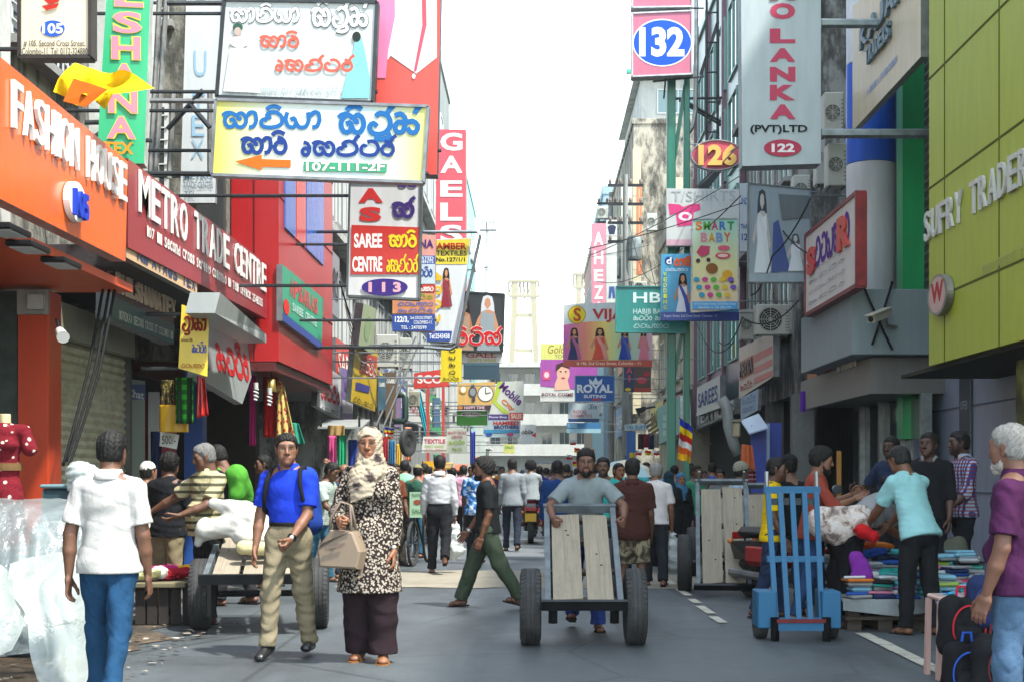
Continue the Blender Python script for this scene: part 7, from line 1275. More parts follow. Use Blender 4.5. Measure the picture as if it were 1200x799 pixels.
# bundle on the bent woman's back
c = np.array(P(985, 612, 12.5)); blob('bundle', 'patterned cloth bundle on the back of the bent woman', 'bundle', [(c + (-.14, .05, 0), c + (.16, 0, .03), .15, .13), (c + (-.05, 0, -.08), c + (.1, 0, -.08), .12, .10)], .06, (.006, 18, 6), mat('#b9a9a0', 'camo', c2='#cfc8c4', scale=7), .011)
blob('handbag', 'purple handbag hanging from the arm of the bent woman', 'bag', [(q(1005, 655, 12.3), q(1010, 672, 12.3), .075, .10, (0, 1, 0), .5)], .02, (.004, 20, 2), mat('#7a2c96', 'cloth'), .010)
blob('garment', 'red cloth tucked under the arm of the bent woman', 'garment', [(q(1010, 622, 12.3), q(1022, 628, 12.3), .07, .06)], .02, (.006, 30, 2), mat('#b8161e', 'cloth'), .010)
# bags at the lower right
t = thing('plastic_stool', 'pale pink plastic stool under the heap of bags', 'stool', (xa(1112, 9.4), 9.4, 0)); PS = mat('#c9a59c', 'print', rough=.35); zt = za(698, 9.4)
mb = MB(); mb.box(xa(1098, 9.4), xa(1148, 9.4), 9.35, 9.65, zt - .03, zt, PS, bev=.01); mb.build('seat', t)
for px in (1097, 1143):
    for yy in (9.34, 9.62): mb = MB(); mb.bar((xa(px + (2 if px < 1120 else -2), 9.4), yy, zt - .03), (xa(px, 9.4), yy, 0.0), .055, .03, PS); mb.build('leg', t)
def backpack(name, label, c, s, col, trim, rz=0, seed=1, m=None):
    t = thing(name, label, 'bag', c, 'bags heaped at the lower right', rz=rad(rz)); f = Field((-.3 * s - .05, -.2 * s - .05, -.3 * s - .05), (.3 * s + .05, .2 * s + .05, .32 * s + .05), .011)
    f.group([((-.10 * s, 0, -.16 * s), (-.09 * s, 0, .13 * s), .11 * s, .10 * s), ((.10 * s, 0, -.16 * s), (.09 * s, 0, .13 * s), .11 * s, .10 * s)], .06, fold=(.005, 20, seed)); V, Q = f.mesh(); arr_mesh('body', V, Q, [m or mat(col, 'cloth')], t)
    f = Field((-.25 * s, -.25 * s, -.25 * s), (.25 * s, .1, .15 * s), .011); f.group([((-.07 * s, -.10 * s, -.13 * s), (.07 * s, -.10 * s, -.13 * s), .065 * s, .065 * s), ((-.06 * s, -.09 * s, -.06 * s), (.06 * s, -.09 * s, -.06 * s), .06 * s, .06 * s)], .03, fold=(.003, 25, seed)); V, Q = f.mesh(); arr_mesh('pocket', V, Q, [mat(col, 'cloth', bs=50)], t)
    tm = mat(trim, 'flat'); mb = MB(); pts = [(s * .135 * math.cos(a), -.125 * s, s * (-.02 + .17 * math.sin(a))) for a in np.linspace(-.6, math.pi + .6, 22)]; mb.tube(pts, .007 * s, tm, 6); mb.build('piping', t, world=False)
    mb = MB(); mb.tube([(-.04 * s, .02, .22 * s), (-.03 * s, .02, .29 * s), (.03 * s, .02, .29 * s), (.04 * s, .02, .22 * s)], .012 * s, tm, 6); mb.build('handle', t, world=False)
    return t
backpack('backpack', 'black backpack with red piping on the stool', P(1128, 730, 9.2), .82, '#15171b', '#b01c2c', 8)
backpack('backpack', 'dark navy bag lying behind the old man in purple', P(1162, 706, 9.2), .82, '#1c2a52', '#2a3a6a', -14, 4)
backpack('backpack', 'black bag with blue straps at the bottom beneath the red piped backpack', P(1134, 784, 9.0), .8, '#121418', '#2050b0', -5, 6)
backpack('backpack', 'black bag half out of frame below the old man in purple', P(1168, 778, 8.9), .85, '#181a1e', '#5a1c24', 12, 9)
blob('cloth_roll', 'turquoise and pink printed cloth roll on top of the bags', 'cloth', [(q(1104, 705, 9.5), q(1120, 700, 9.5), .05, .05)], .02, (.005, 30, 2), mat('#2aa0c0', 'tiedye', c2='#c88ab0', scale=14), .009)
blob('cap', 'grey cap lying on top of the heap of bags', 'cap', [(q(1136, 700, 9.5), q(1140, 700, 9.5), .06, .06, (0, 0, 1), .7)], .02, (.002, 30, 2), mat('#8a8d90', 'cloth'), .009)
t = thing('bag_rack', 'dark low rack standing behind the heap of bags', 'rack', (2.95, 9.6, 0)); mb = MB(); mb.box(xa(1120, 9.5), xa(1195, 9.5), 9.5, 9.9, .0, .32, mat('#1a1b1e', 'wood')); mb.build('frame', t); mb = MB(); mb.box(xa(1118, 9.5), xa(1197, 9.5), 9.48, 9.92, .322, .35, mat('#2a2420', 'wood')); mb.build('top', t)
# ================================================================ things people carry
W = who['woman']; hp = W['hand'](1); c = Vector((xa(402, 10.02), 10.02, za(642, 10.02))); t = thing('handbag', 'taupe leather handbag hanging from the arm of the woman in the flowered headscarf', 'handbag', c, rz=rad(-12)); LE = mat('#8b7a68', 'print', rough=.4)
def rb(p, ex): mb = MB(); return mb
o = [(-.15, -.13), (.13, -.14), (.155, -.02), (.10, .12), (-.07, .13), (-.165, -.02)]
mb = MB(); n_ = len(o); fr = [Vector((a, -.07, b)) for a, b in o]; mid = [Vector((a * 1.05, 0, b * 1.04)) for a, b in o]; bk = [Vector((a, .07, b)) for a, b in o]; fi = [Vector((a * .9, -.085, b * .9)) for a, b in o]
vs = fi + fr + mid + bk; fs = [list(range(n_))[::-1]] + [[r_ * n_ + i, r_ * n_ + (i + 1) % n_, (r_ + 1) * n_ + (i + 1) % n_, (r_ + 1) * n_ + i][::-1] for r_ in range(3) for i in range(n_)] + [[3 * n_ + i for i in range(n_)]]
mb.add(vs, fs, LE); mb.build('body', t, world=False); mb = MB(); mb.prism([(-.14, -.089, .03), (.08, -.089, .12), (-.06, -.089, .125), (-.15, -.089, -.0)][::-1], (0, -.008, 0), mat('#7a6a5a', 'print', rough=.4)); mb.prism([(-.10, -.10, -.01), (.03, -.10, .02), (.05, -.10, .045), (-.09, -.10, .015)], (0, -.006, 0), mat('#75655a', 'print', rough=.4)); mb.build('flap', t, world=False)
hl = rootmat(t).inverted() @ hp if False else Vector((.05, .0, .30)); mb = MB()
for yy in (-.05, .05): mb.tube([(-.08, yy, .10), (-.075, yy * .7, .22), (-.01, yy * .4, .33), (.055, yy * .4, .30), (.07, yy * .7, .2), (.08, yy, .10)], .011, mat('#6f6054', 'print', rough=.4), 7)
mb.build('handle', t, world=False, smooth=True); mb = MB(); mb.tube([(.12, .0, .09), (.15, .02, -.05), (.12, .03, -.2), (.07, .0, -.22)], .010, LE, 6); mb.build('strap', t, world=False)
# watches
for nm, l, i in (('woman', 'gold wristwatch on the hanging wrist of the woman in the flowered headscarf', 0), ('blue', 'black wristwatch on the bent arm of the blue shirted man', 0), ('green', 'steel wristwatch of the man in olive trousers', 1)):
    A = who[nm]['AR'][i]; a, b = Vector(A[1]), Vector(A[2]); p = who[nm]['W'](a.lerp(b, .93)); dr = (who[nm]['W'](b) - who[nm]['W'](a)).normalized(); t = thing('wristwatch', l, 'watch', p); mb = MB(); cc = {'woman': '#b08a3a', 'blue': '#15171a', 'green': '#9aa0a2'}[nm]; r_ = .030; mb.lathe([(r_, -.011), (r_ + .004, -.009), (r_ + .004, .009), (r_, .011)], (0, 0, 0), dr, mat(cc, 'metal'), 18); mb.build('band', t, world=False); mb = MB(); mb.ball(Vector((0, -.03, 0)), (.017, .009, .017), mat('#d0d4d4', 'metal')); mb.build('dial', t, world=False)
# backpack of the blue shirted man
Bq = who['blue']; t = thing('backpack', 'blue backpack with black straps worn by the man in the royal blue shirt', 'bag', Bq['root'].location, rz=Bq['root'].rotation_euler.z); K = Bq['K']
f = Field((-.3, -.05, .6), (.3, .45, 1.6), .012); c = np.array(Bq['T'](0, .13, .15)); f.group([(c + (-.07, 0, -.15), c + (-.06, 0, .16), .12, .10), (c + (.07, 0, -.15), c + (.06, 0, .16), .12, .10)], .05, fold=(.004, 20, 1)); V, Q = f.mesh(); arr_mesh('body', V, Q, [mat('#1b3f94', 'cloth')], t)
for sx in (-1, 1): mb = MB(); mb.tube([Bq['T'](sx * .062, .07, .25), Bq['T'](sx * .066, .02, .307), Bq['T'](sx * .068, -.035, .295), Bq['T'](sx * .076, -.068, .24), Bq['T'](sx * .088, -.066, .17), Bq['T'](sx * .100, -.03, .115), Bq['T'](sx * .09, .05, .08)], .017, mat('#14171c', 'cloth'), 6); mb.build('strap', t, world=False, smooth=True)
# green shoulder bag
Bq = who['gbag']; t = thing('shoulder_bag', 'bright green bag slung on the back of the man in black behind the left cart', 'bag', Bq['root'].location, rz=Bq['root'].rotation_euler.z)
f = Field((-.4, -.2, .6), (.4, .6, 1.7), .014); c = np.array(Bq['T'](.02, .10, .19)); f.group([(c + (-.10, 0, -.12), c + (.10, 0, .10), .11, .11), (c + (.09, -.0, -.1), c + (.1, 0, .06), .09, .09)], .05, fold=(.005, 20, 1)); V, Q = f.mesh(); arr_mesh('body', V, Q, [mat('#4f9a34', 'cloth')], t); mb = MB(); mb.tube([Bq['T'](.06, .06, .24), Bq['T'](.06, .0, .305), Bq['T'](.05, -.06, .26), Bq['T'](-.02, -.09, .15)], .02, mat('#4f9a34', 'cloth'), 6); mb.build('strap', t, world=False)
def carrier(label, p, s, m, seed=1, hgt=.30):
    t = thing('carrier_bag', label, 'bag', p); f = Field((-.2, -.15, -hgt - .15), (.2, .15, .05), .011); f.group([((0, 0, -.10), (0, 0, -hgt + .04), .06 * s, .115 * s, (0, 1, 0), .6)], .03, fold=(.008, 26, seed)); V, Q = f.mesh(); arr_mesh('body', V, Q, [m], t); mb = MB(); mb.tube([(-.03, 0, -.10), (-.012, 0, .0), (.012, 0, .0), (.03, 0, -.10)], .012, m, 6); mb.build('handle', t, world=False)
carrier('white carrier bag in the hand of the man in the long sleeved white shirt', who['wback']['hand'](1), 1.2, mat('#ccd2d2', 'sheet', tr=.15, alpha=.95), 2, .42)
carrier('clear carrier bag in the hand of the grey haired man by the brown shirt', who['wtee']['hand'](1), 1.35, mat('#c3cac8', 'sheet', tr=.3, alpha=.85), 5, .40)
carrier('light blue carrier bag of the man in the grey raglan shirt', P(575, 600, 23.5), 1.5, mat('#8fb9cc', 'sheet', tr=.2, alpha=.92), 7, .55)
# umbrella
t = thing('umbrella', 'pale blue and cream umbrella held up in the crowd', 'umbrella', P(733, 543, 20.4)); mb = MB(); n = 8
for k in range(n):
    a0, a1 = 2 * math.pi * k / n, 2 * math.pi * (k + 1) / n; m = mat(('#a9c4cc', '#cfcdb8')[k % 2], 'cloth'); ring = lambda r_, z, a: (r_ * math.cos(a), r_ * math.sin(a), z); R_ = [(0, .06), (.18, .03), (.34, -.06), (.45, -.19)]
    for (r0, z0), (r1, z1) in zip(R_[:-1], R_[1:]): mb.add([ring(r0, z0, a0), ring(r1, z1, a0), ring(r1, z1 , a1), ring(r0, z0, a1)], [[0, 1, 2, 3]], m)
mb.build('canopy', t, world=False); mb = MB(); mb.tube([(0, 0, .12), (0, 0, -.75)], .008, DARK, 6); mb.build('shaft', t, world=False)
# ================================================================ vehicles
def scooter(label, px, d, rz, body, plate=True):
    t = thing('motor_scooter', label, 'scooter', (xa(px, d), d, 0), rz=rad(rz)); bm_ = mat(body, 'print', rough=.25); bk = mat('#15171a', 'print', rough=.35)
    tyre('wheel', (0, -.62, .25), .25, .12, t); tyre('wheel', (0, .62, .25), .25, .11, t)
    mb = MB(); mb.prism([(-.16, -.85, .62), (.16, -.85, .62), (.19, -.55, .50), (.13, -.8, .42), (-.13, -.8, .42), (-.19, -.55, .50)], (0, .75, .0), bk); mb.box(-.19, .19, -.55, .15, .36, .62, bm_, bev=.06); mb.box(-.15, .15, .1, .45, .22, .34, bk, bev=.03); mb.build('body', t, world=False)
    mb = MB(); mb.box(-.15, .15, -.75, .15, .66, .78, bk, bev=.05); mb.build('seat', t, world=False)
    mb = MB(); mb.prism([(-.2, .42, .3), (.2, .42, .3), (.22, .5, .9), (-.22, .5, .9)], (0, .1, 0), bm_); mb.build('leg_shield', t, world=False)
    mb = MB(); mb.tube([(-.34, .40, 1.0), (-.1, .5, .98), (.1, .5, .98), (.34, .40, 1.0)], .02, bk, 7); mb.tube([(0, .5, .98), (0, .62, .3)], .03, bk, 7); mb.build('handlebar', t, world=False)
    for sx in (-1, 1): mb = MB(); mb.tube([(sx * .2, .46, 1.0), (sx * .3, .46, 1.18)], .008, bk, 5); mb.ball((sx * .32, .46, 1.2), (.07, .015, .05), mat('#4a5054', 'glass')); mb.build('mirror', t, world=False)
    if plate: mb = MB(); mb.box(-.11, .11, -.875, -.862, .44, .60, mat('#d8a81c', 'print')); mb.build('number_plate', t, world=False)
    mb = MB(); mb.box(-.12, .12, -.87, -.84, .64, .72, mat('#a01c1c', 'print', rough=.15), bev=.01); mb.build('tail_light', t, world=False)
    for sx in (-1, 1): mb = MB(); mb.ball((sx * .16, -.83, .62), .035, mat('#c8702c', 'print', rough=.15)); mb.build('indicator', t, world=False)
    mb = MB(); mb.tube([(.2, -.75, .28), (.2, -.1, .26)], .045, mat('#8f9496', 'metal'), 8); mb.build('exhaust', t, world=False); return t
scooter('dark red scooter with yellow number plate ridden away up the street', 622, 28.6, 0, '#5a1720')
scooter('red scooter parked half hidden behind the blue trolley', 921, 15.1, 205, '#a01c20', False)
# van
d = 46; x = xa(643, d); t = thing('parked_van', 'grey van parked across the end of the crowd', 'van', (x, d, 0)); vm = mat('#8f9c9e', 'print', rough=.3)
mb = MB(); mb.prism([(x - .85, d, .35), (x + .85, d, .35), (x + .85, d, 1.15), (x + .72, d, 1.85), (x - .72, d, 1.85), (x - .85, d, 1.15)], (0, 4.2, 0), vm); mb.build('body', t); mb = MB(); mb.prism([(x - .66, d - .006, 1.2), (x + .66, d - .006, 1.2), (x + .58, d - .006, 1.7), (x - .58, d - .006, 1.7)], (0, .02, 0), mat('#2a363a', 'glass')); mb.build('rear_window', t)
for sx in (-1, 1): mb = MB(); mb.box(x + sx * .74 - .06, x + sx * .74 + .06, d - .02, d + .02, .75, 1.05, mat('#a01c1c', 'print')); mb.build('tail_light', t); [MB().lathe([(.1, -.1), (.3, -.1), (.3, .1), (.1, .1)], (x + sx * .78, d + yy, .3), (1, 0, 0), RUB, 18).build('wheel', t) for yy in (.8, 3.3)]
mb = MB(); mb.box(x - .85, x + .85, d - .08, d - .002, .35, .55, mat('#3a3f42', 'print')); mb.build('bumper', t)
# bicycle with a sign board
d = 21.5; t = thing('bicycle', 'black bicycle standing beside the man in the olive cap', 'bicycle', (xa(493, d), d, 0), rz=rad(172)); km = mat('#1c1e20', 'metal')
for yy in (-.52, .52):
    mb = MB(); mb.lathe([(.31, -.018), (.335, -.02), (.335, .02), (.31, .018), (.31, -.018)], (0, yy, .335), (1, 0, 0), RUB, 30)
    for k in range(10): a = math.pi * k / 10; mb.tube([(0, yy + .31 * math.cos(a), .335 + .31 * math.sin(a)), (0, yy - .31 * math.cos(a), .335 - .31 * math.sin(a))], .004, mat('#8a8f92', 'metal'), 4)
    mb.build('wheel', t, world=False)
mb = MB()
for a, b in (((0, -.52, .335), (0, -.15, .3)), ((0, -.15, .3), (0, -.22, .85)), ((0, -.52, .335), (0, -.22, .8)), ((0, -.15, .3), (0, .36, .78)), ((0, -.2, .8), (0, .36, .82)), ((0, .52, .335), (0, .34, .98))): mb.tube([a, b], .018, km, 7)
mb.build('frame', t, world=False); mb = MB(); mb.ball((0, -.24, .9), (.08, .13, .035), km); mb.build('saddle', t, world=False); mb = MB(); mb.tube([(-.28, .24, 1.0), (0, .34, 1.0), (.28, .24, 1.0)], .014, km, 6); mb.build('handlebar', t, world=False)
s = Sign('placard', 'pale green placard with a brown oval hung on the bicycle', front(20.9), [(480, 576), (498, 576), (498, 606), (480, 606)], '#9fc4a2', .02, cat='placard'); s.ell(489, 588, 4.5, 3, '#8a4a34'); s.text('TEXTILE', 482, 578, 496, 581.5, '#3a6a4a', .02); s.text('SALE', 483, 596, 495, 601, '#3a6a4a', .02)
# ================================================================ flags
def flag(name, label, pts, bands, seed=1, cat='flag', pole=None, amp=.03, n=24):
    """pts: four corners (px,py,d) TL TR BR BL; bands across v"""
    A = [P(*p) for p in pts]; root = thing(name, label, cat, A[0]); NB = len(bands); mb = MB(); m_ = 3; R_ = NB * m_
    V = []
    for j in range(R_ + 1):
        for i in range(n + 1):
            u, v = i / n, j / R_; p = A[0].lerp(A[1], u).lerp(A[3].lerp(A[2], u), v); p = p + Vector((0, amp * math.sin(u * 7 + v * 5 + seed) + amp * .6 * math.sin(u * 15 - v * 6), amp * .3 * math.sin(u * 9 + seed))); V.append(p)
    for b, cc in enumerate(bands):
        m = mat(cc, 'cloth'); mb.mi(m)
    base = len(mb.v); mb.v += [tuple(v) for v in V]
    for j in range(R_):
        for i in range(n): mb.f.append([j * (n + 1) + i, j * (n + 1) + i + 1, (j + 1) * (n + 1) + i + 1, (j + 1) * (n + 1) + i]); mb.m.append(mb.mats.index(mat(bands[j // m_], 'cloth')))
    o = mb.build('cloth', root, smooth=True)
    if pole: mb = MB(); mb.tube([P(*pole[0]), P(*pole[1])], .012, mat('#8a7a5a', 'wood'), 6); mb.build('pole', root)
    return root
BF = ('#1f2f9a', '#d8b80c', '#b01c1c', '#d0d0d0', '#cf5a12')
flag('flag', 'striped buddhist flag hanging by the teal bank sign', [(797, 490, 21), (812, 500, 21), (809, 542, 21), (794, 537, 21)], BF + ('#d8a80c',), 2, pole=((796, 489, 21), (834, 520, 22.5)))
flag('flag', 'small striped buddhist flag beside the motor parts on the left', [(451, 500, 23), (462, 502, 23), (461, 513, 23), (450, 514, 23)], BF, 5, amp=.02)
t = flag('flag', 'yellow flag with dark orange panel blowing above the maroon fascia', [(84, 74, 11.9), (176, 96, 11.7), (120, 124, 11.5), (63, 112, 11.5)], ('#e6bf06',), 1, amp=.10, n=30); mb = MB(); m = mat('#b0540c', 'cloth'); A = [P(*p) for p in ((86, 92, 11.45), (126, 105, 11.4), (100, 126, 11.36), (74, 119, 11.36))]; mb.prism(A, (0, .004, 0), m); mb.build('panel', t)
# bunting far right
for i, (px, py, d) in enumerate(((668, 515, 44), (673, 524, 44), (664, 532, 44), (671, 540, 44), (745, 527, 40), (756, 527, 40), (766, 527, 40))):
    flag('flag', 'striped pennant number' and ('small red and yellow pennant %s' % ('on the string over the crowd behind the cart pusher' if i < 4 else 'on the string before the blue stand')), [(px, py, d), (px + 7, py + 1, d), (px + 7, py + 6, d), (px, py + 6, d)], (('#c82a2c', '#d8b80c') if i % 2 else ('#c8c8c8', '#c02a3a')), i, amp=.02, n=8)['group'] = 'pennants behind the cart pusher' if i < 4 else 'pennants before the blue stand'
# ================================================================ clutter on the walls
ACM = mat('#b9bcb2', 'print', rough=.5)
def ac(label, px0, py0, px1, py1, d, side=0, depth=.32, dirty=False):
    a, b = P(px0, py0, d), P(px1, py1, d); t = thing('air_conditioner', label, 'air conditioner', ((a.x + b.x) / 2, d, b.z), 'air conditioners on the walls'); m = mat('#a3a192', 'print') if dirty else ACM; w_, h_ = b.x - a.x, a.z - b.z
    mb = MB(); mb.box(a.x, b.x, d, d + depth, b.z, a.z, m, bev=.015); mb.build('casing', t)
    c = (a.x + w_ * .42, d - .004, b.z + h_ * .5); r_ = min(w_, h_) * .40; mb = MB(); mb.lathe([(0, 0), (r_, 0)], c, (0, -1, 0), mat('#3a3d3c', 'flat'), 24); mb.build('fan', t)
    mb = MB(); 
    for k in range(5): mb.lathe([(r_ * (k + .7) / 5, .012), (r_ * (k + .7) / 5 + .008, .014), (r_ * (k + .7) / 5 + .008, .006)], c, (0, -1, 0), m, 24)
    for k in range(4): an = math.pi * k / 4; mb.bar((c[0] + r_ * math.cos(an), d - .018, c[2] + r_ * math.sin(an)), (c[0] - r_ * math.cos(an), d - .018, c[2] - r_ * math.sin(an)), .008, .008, m)
    mb.build('grille', t); mb = MB()
    for k in range(8): mb.box(b.x - w_ * .14, b.x - w_ * .03, d - .006, d - .001, b.z + h_ * (.12 + .095 * k), b.z + h_ * (.15 + .095 * k), mat('#7d807a', 'flat'))
    mb.build('louvre', t); mb = MB(); mb.bar((a.x + .03, d, b.z - .02), (a.x + .03, d + depth, b.z - .02), .03, .03, DARK); mb.bar((b.x - .03, d, b.z - .02), (b.x - .03, d + depth, b.z - .02), .03, .03, DARK); mb.build('bracket', t); return t
for a in (('white air conditioner beside the blue column, upper of two', 966, 108, 989, 156, 22.3), ('white air conditioner beside the blue column, lower of two', 970, 168, 992, 218, 22.6), ('slim air conditioner edge on left of the pair by the column', 957, 150, 968, 216, 24), ('wide cream air conditioner above the worn striped sign', 886, 357, 926, 392, 26.5), ('small grey air conditioner left of the wide cream one', 868, 363, 884, 398, 29), ('air conditioner just right of the SMART BABY sign bottom', 905, 338, 922, 356, 30), ('air conditioner high behind the LANKA sign', 930, 205, 950, 240, 27), ('grey air conditioner behind the pale green light box', 441, 392, 466, 430, 29), ('second grey air conditioner farther left of the yellow vertical sign', 468, 396, 482, 432, 33), ('yellowed air conditioner under the red curved frame sign', 479, 458, 491, 476, 35), ('small air conditioner on the far left wall under the poster sign', 500, 450, 511, 462, 44), ('air conditioner below the tall GAELS sign', 505, 330, 515, 345, 35), ('air conditioner on the right row beside the AHEZA sign', 700, 242, 712, 256, 61), ('air conditioner on the stained blank wall', 758, 250, 770, 270, 60), ('air conditioner on stained wall under the orange neon sign', 742, 330, 758, 345, 58)):
    ac(*a, dirty='yellowed' in a[0])
# cables
def cable(label, pts, r=.012, col='#23262a', sag=0, group='overhead cables', name='power_cable', n=14):
    p = []
    for (a, b) in zip(pts[:-1], pts[1:]):
        A, B = P(*a), P(*b)
        for k in range(n): t = k / n; q_ = A.lerp(B, t); q_.z -= sag * 4 * t * (1 - t) * (B - A).length; p.append(q_)
    p.append(P(*pts[-1])); c = p[len(p) // 2]; mb = MB(); mb.tube(p, r, mat(col, 'flat'), 6); o = mb.build(name, loc=c, smooth=True); return tag(o, label, 'cable', group)
cable('thin cable sagging across the sky from the poster sign to the LANKA sign', [(494, 322, 24), (870, 238, 24)], .008, sag=.035)
cable('thin cable running up to the right above the SMART BABY sign', [(690, 300, 30), (868, 206, 22)], .010, '#8a9296', .01)
cable('faint cable crossing below the crane tops', [(545, 318, 40), (760, 288, 42)], .008, '#6a7074', .02)
cable('cable from the oval 126 sign down to the right row', [(868, 168, 24), (760, 262, 40)], .012, '#9aa2a4', .01)
cable('long cable slung along the right signs past the HABIB BANK board', [(700, 330, 50), (868, 230, 24)], .010, sag=.02)
cable('black cable along the left facade below the saree centre sign', [(398, 330, 22), (470, 440, 40)], .012, sag=.05)
for i, (a, b, c) in enumerate((((124, 318, 13), (104, 430, 12.6), (74, 545, 12.2)), ((131, 320, 13), (112, 430, 12.6), (78, 540, 12.2)), ((136, 330, 13), (116, 436, 12.6), (80, 548, 12.2)))): cable(('black cable %s of the bundle hanging before the steel shutter' % ('leftmost', 'middle', 'rightmost')[i]), [a, b, c], .014, '#0f1214', .02, 'cable bundle before the shutter')
for i, (a, b) in enumerate((((222, 352, 14.5), (240, 348, 15.2)), ((224, 360, 14.5), (243, 356, 15.2)), ((1012, 336, 20.6), (1046, 410, 20.7)), ((1046, 330, 20.6), (1022, 404, 20.7)))): cable(('black cable looped above the yellow hanging sign, %s one' % ('upper', 'lower')[i]) if i < 2 else ('black cable crossing the end of the grey canopy, falling to the %s' % ('right', 'left')[i - 2]), [a, b], .018, '#15181a', .12 if i < 2 else .02, 'short loose cables')
for i in range(5): cable('tangled grey wire on the left wall strung %s' % ('highest behind the light box', 'second behind the light box', 'third behind the light box', 'low by the white board', 'lowest by the white board')[i], [(398 + i * 3, 320 + i * 18, 24), (418 + i * 4, 372 + i * 12, 27), (452 + i * 5, 400 + i * 10, 34)], .009, '#9aa0a0', .08, 'tangled wires on the left wall')
# cctv
t = thing('security_camera', 'beige security camera on the end of the grey canopy', 'camera', P(1030, 370, 20.3)); a = P(1021, 374, 20.0); b = P(1041, 366, 20.4); mb = MB(); mb.bar(a, b, .11, .11, mat('#b8b6a4', 'print')); mb.build('housing', t); mb = MB(); mb.bar(a - (b - a) * .12 + Vector((0, 0, .062)), b + Vector((0, 0, .062)), .14, .015, mat('#c3c1b0', 'print')); mb.build('sun_shield', t); mb = MB(); mb.lathe([(0, 0), (.04, 0), (.04, .01)], a - (b - a) * .02, a - b, mat('#15171a', 'glass'), 16); mb.build('lens', t); mb = MB(); mb.tube([P(1038, 372, 20.4), P(1040, 382, 20.5), P(1056, 383, 20.9)], .025, mat('#a8a698', 'metal'), 7); mb.build('arm', t)
t = thing('security_camera', 'small dark spotlight camera above the steel shutter', 'camera', P(72, 392, 11.2)); mb = MB(); mb.tube([P(70, 388, 11.25), P(74, 395, 11.1)], [.035, .05], mat('#c3c4be', 'print'), 12); mb.build('housing', t); mb = MB(); mb.tube([P(66, 375, 11.4), P(70, 388, 11.25)], .015, DARK, 6); mb.build('arm', t)
# hanging goods, left
def hang(label, corners, col, kind='cloth', amp=.03, seed=1, cat='garment', name='hanging_cloth', group='goods hung along the left shops', **kw):
    A = [P(*p) for p in corners]; n, m_ = 12, 16; mb = MB(); V = []
    for j in range(m_ + 1):
        for i in range(n + 1):
            u, v = i / n, j / m_; p = A[0].lerp(A[1], u).lerp(A[3].lerp(A[2], u), v); V.append(p + Vector((0, amp * math.sin(u * 16 + seed + v) * (.4 + v) + amp * math.sin(u * 7 + seed * 2), 0)))
    mb.add(V, [[j * (n + 1) + i, j * (n + 1) + i + 1, (j + 1) * (n + 1) + i + 1, (j + 1) * (n + 1) + i] for j in range(m_) for i in range(n)], mat(col, kind, **kw)); o = mb.build(name, loc=A[0], smooth=True); md = o.modifiers.new('thickness', 'SOLIDIFY'); md.thickness = .008; return tag(o, label, cat, group)
def rect_c(x0, y0, x1, y1, d): return [(x0, y0, d), (x1, y0, d), (x1, y1, d), (x0, y1, d)]
hang('bright green checked cloth hanging under the yellow sign', rect_c(205, 442, 227, 496, 15.2), '#2f9a2c', 'plaid', c2='#16361c', c3='#16361c', scale=3)
hang('black and gold patterned cloth left of the green checked cloth', rect_c(188, 445, 204, 476, 15.5), '#3a3424', 'floral', c2='#8a7a3a', scale=30)
hang('large mustard paper card pinned under the patterned cloth', rect_c(187, 474, 221, 506, 15.4), '#c89a14', 'print', amp=.006, cat='card', name='price_card')
s = Sign('price_card', 'small white price card reading 500 over the left stall', front(15.1, -8), [(188, 505), (210, 509), (207, 526), (187, 522)], '#c9cccc', .01, cat='card'); s.text('500/-', 190, 510, 206, 520, '#2a2a3a', .0)
hang('shiny red bag hanging right of the yellow sign', [(231, 440, 15.6), (240, 442, 15.6), (245, 486, 15.6), (229, 490, 15.6)], '#c01a1c', 'print', rough=.2)
hang('red fabric length hanging in the shop under the red building', rect_c(308, 440, 326, 512, 20.5), '#b01018')
hang('pale gold patterned fabric hanging beside the red length', [(324, 445, 20.4), (332, 448, 20.4), (346, 512, 20.4), (322, 512, 20.4)], '#c8b068', 'floral', c2='#a83a3a', scale=14)
hang('magenta fabric hanging beside the blue pillar', rect_c(292, 440, 300, 522, 19.9), '#a81c6a')
hang('teal fabric hanging beyond the gold one', [(338, 494, 21), (350, 496, 21), (358, 520, 21), (336, 520, 21)], '#2a8a74')
hang('dark blue garment hanging at the dark shop by the Chat poster', rect_c(176, 505, 190, 560, 16.3), '#16244a')
hang('pink fabric roll standing in the left shops', rect_c(384, 510, 394, 560, 24.2), '#c04a80')
hang('emerald fabric roll standing in the left shops', rect_c(396, 500, 406, 560, 24.6), '#1f9a6a')
hang('royal blue fabric hanging beside the emerald roll', rect_c(408, 515, 424, 560, 25.2), '#1c3a94')
hang('tan straw hat shaped bundle above the fabric rolls', rect_c(384, 498, 404, 510, 24), '#a08454')
hang('violet garment hanging on the far left shops', rect_c(432, 510, 442, 548, 28), '#5a3a8a')
hang('peach garment hanging on the far left shops', rect_c(474, 500, 482, 540, 33), '#cf8a6a')
hang('turquoise curtain hanging inside the red gateway', [(486, 458, 37), (493, 458, 37), (504, 512, 37), (498, 512, 37)], '#2fa6b8')
hang('deep blue banner beside the BEAUTY TEXTILE sign', rect_c(551, 505, 557, 545, 36), '#22389a', 'print', cat='banner')
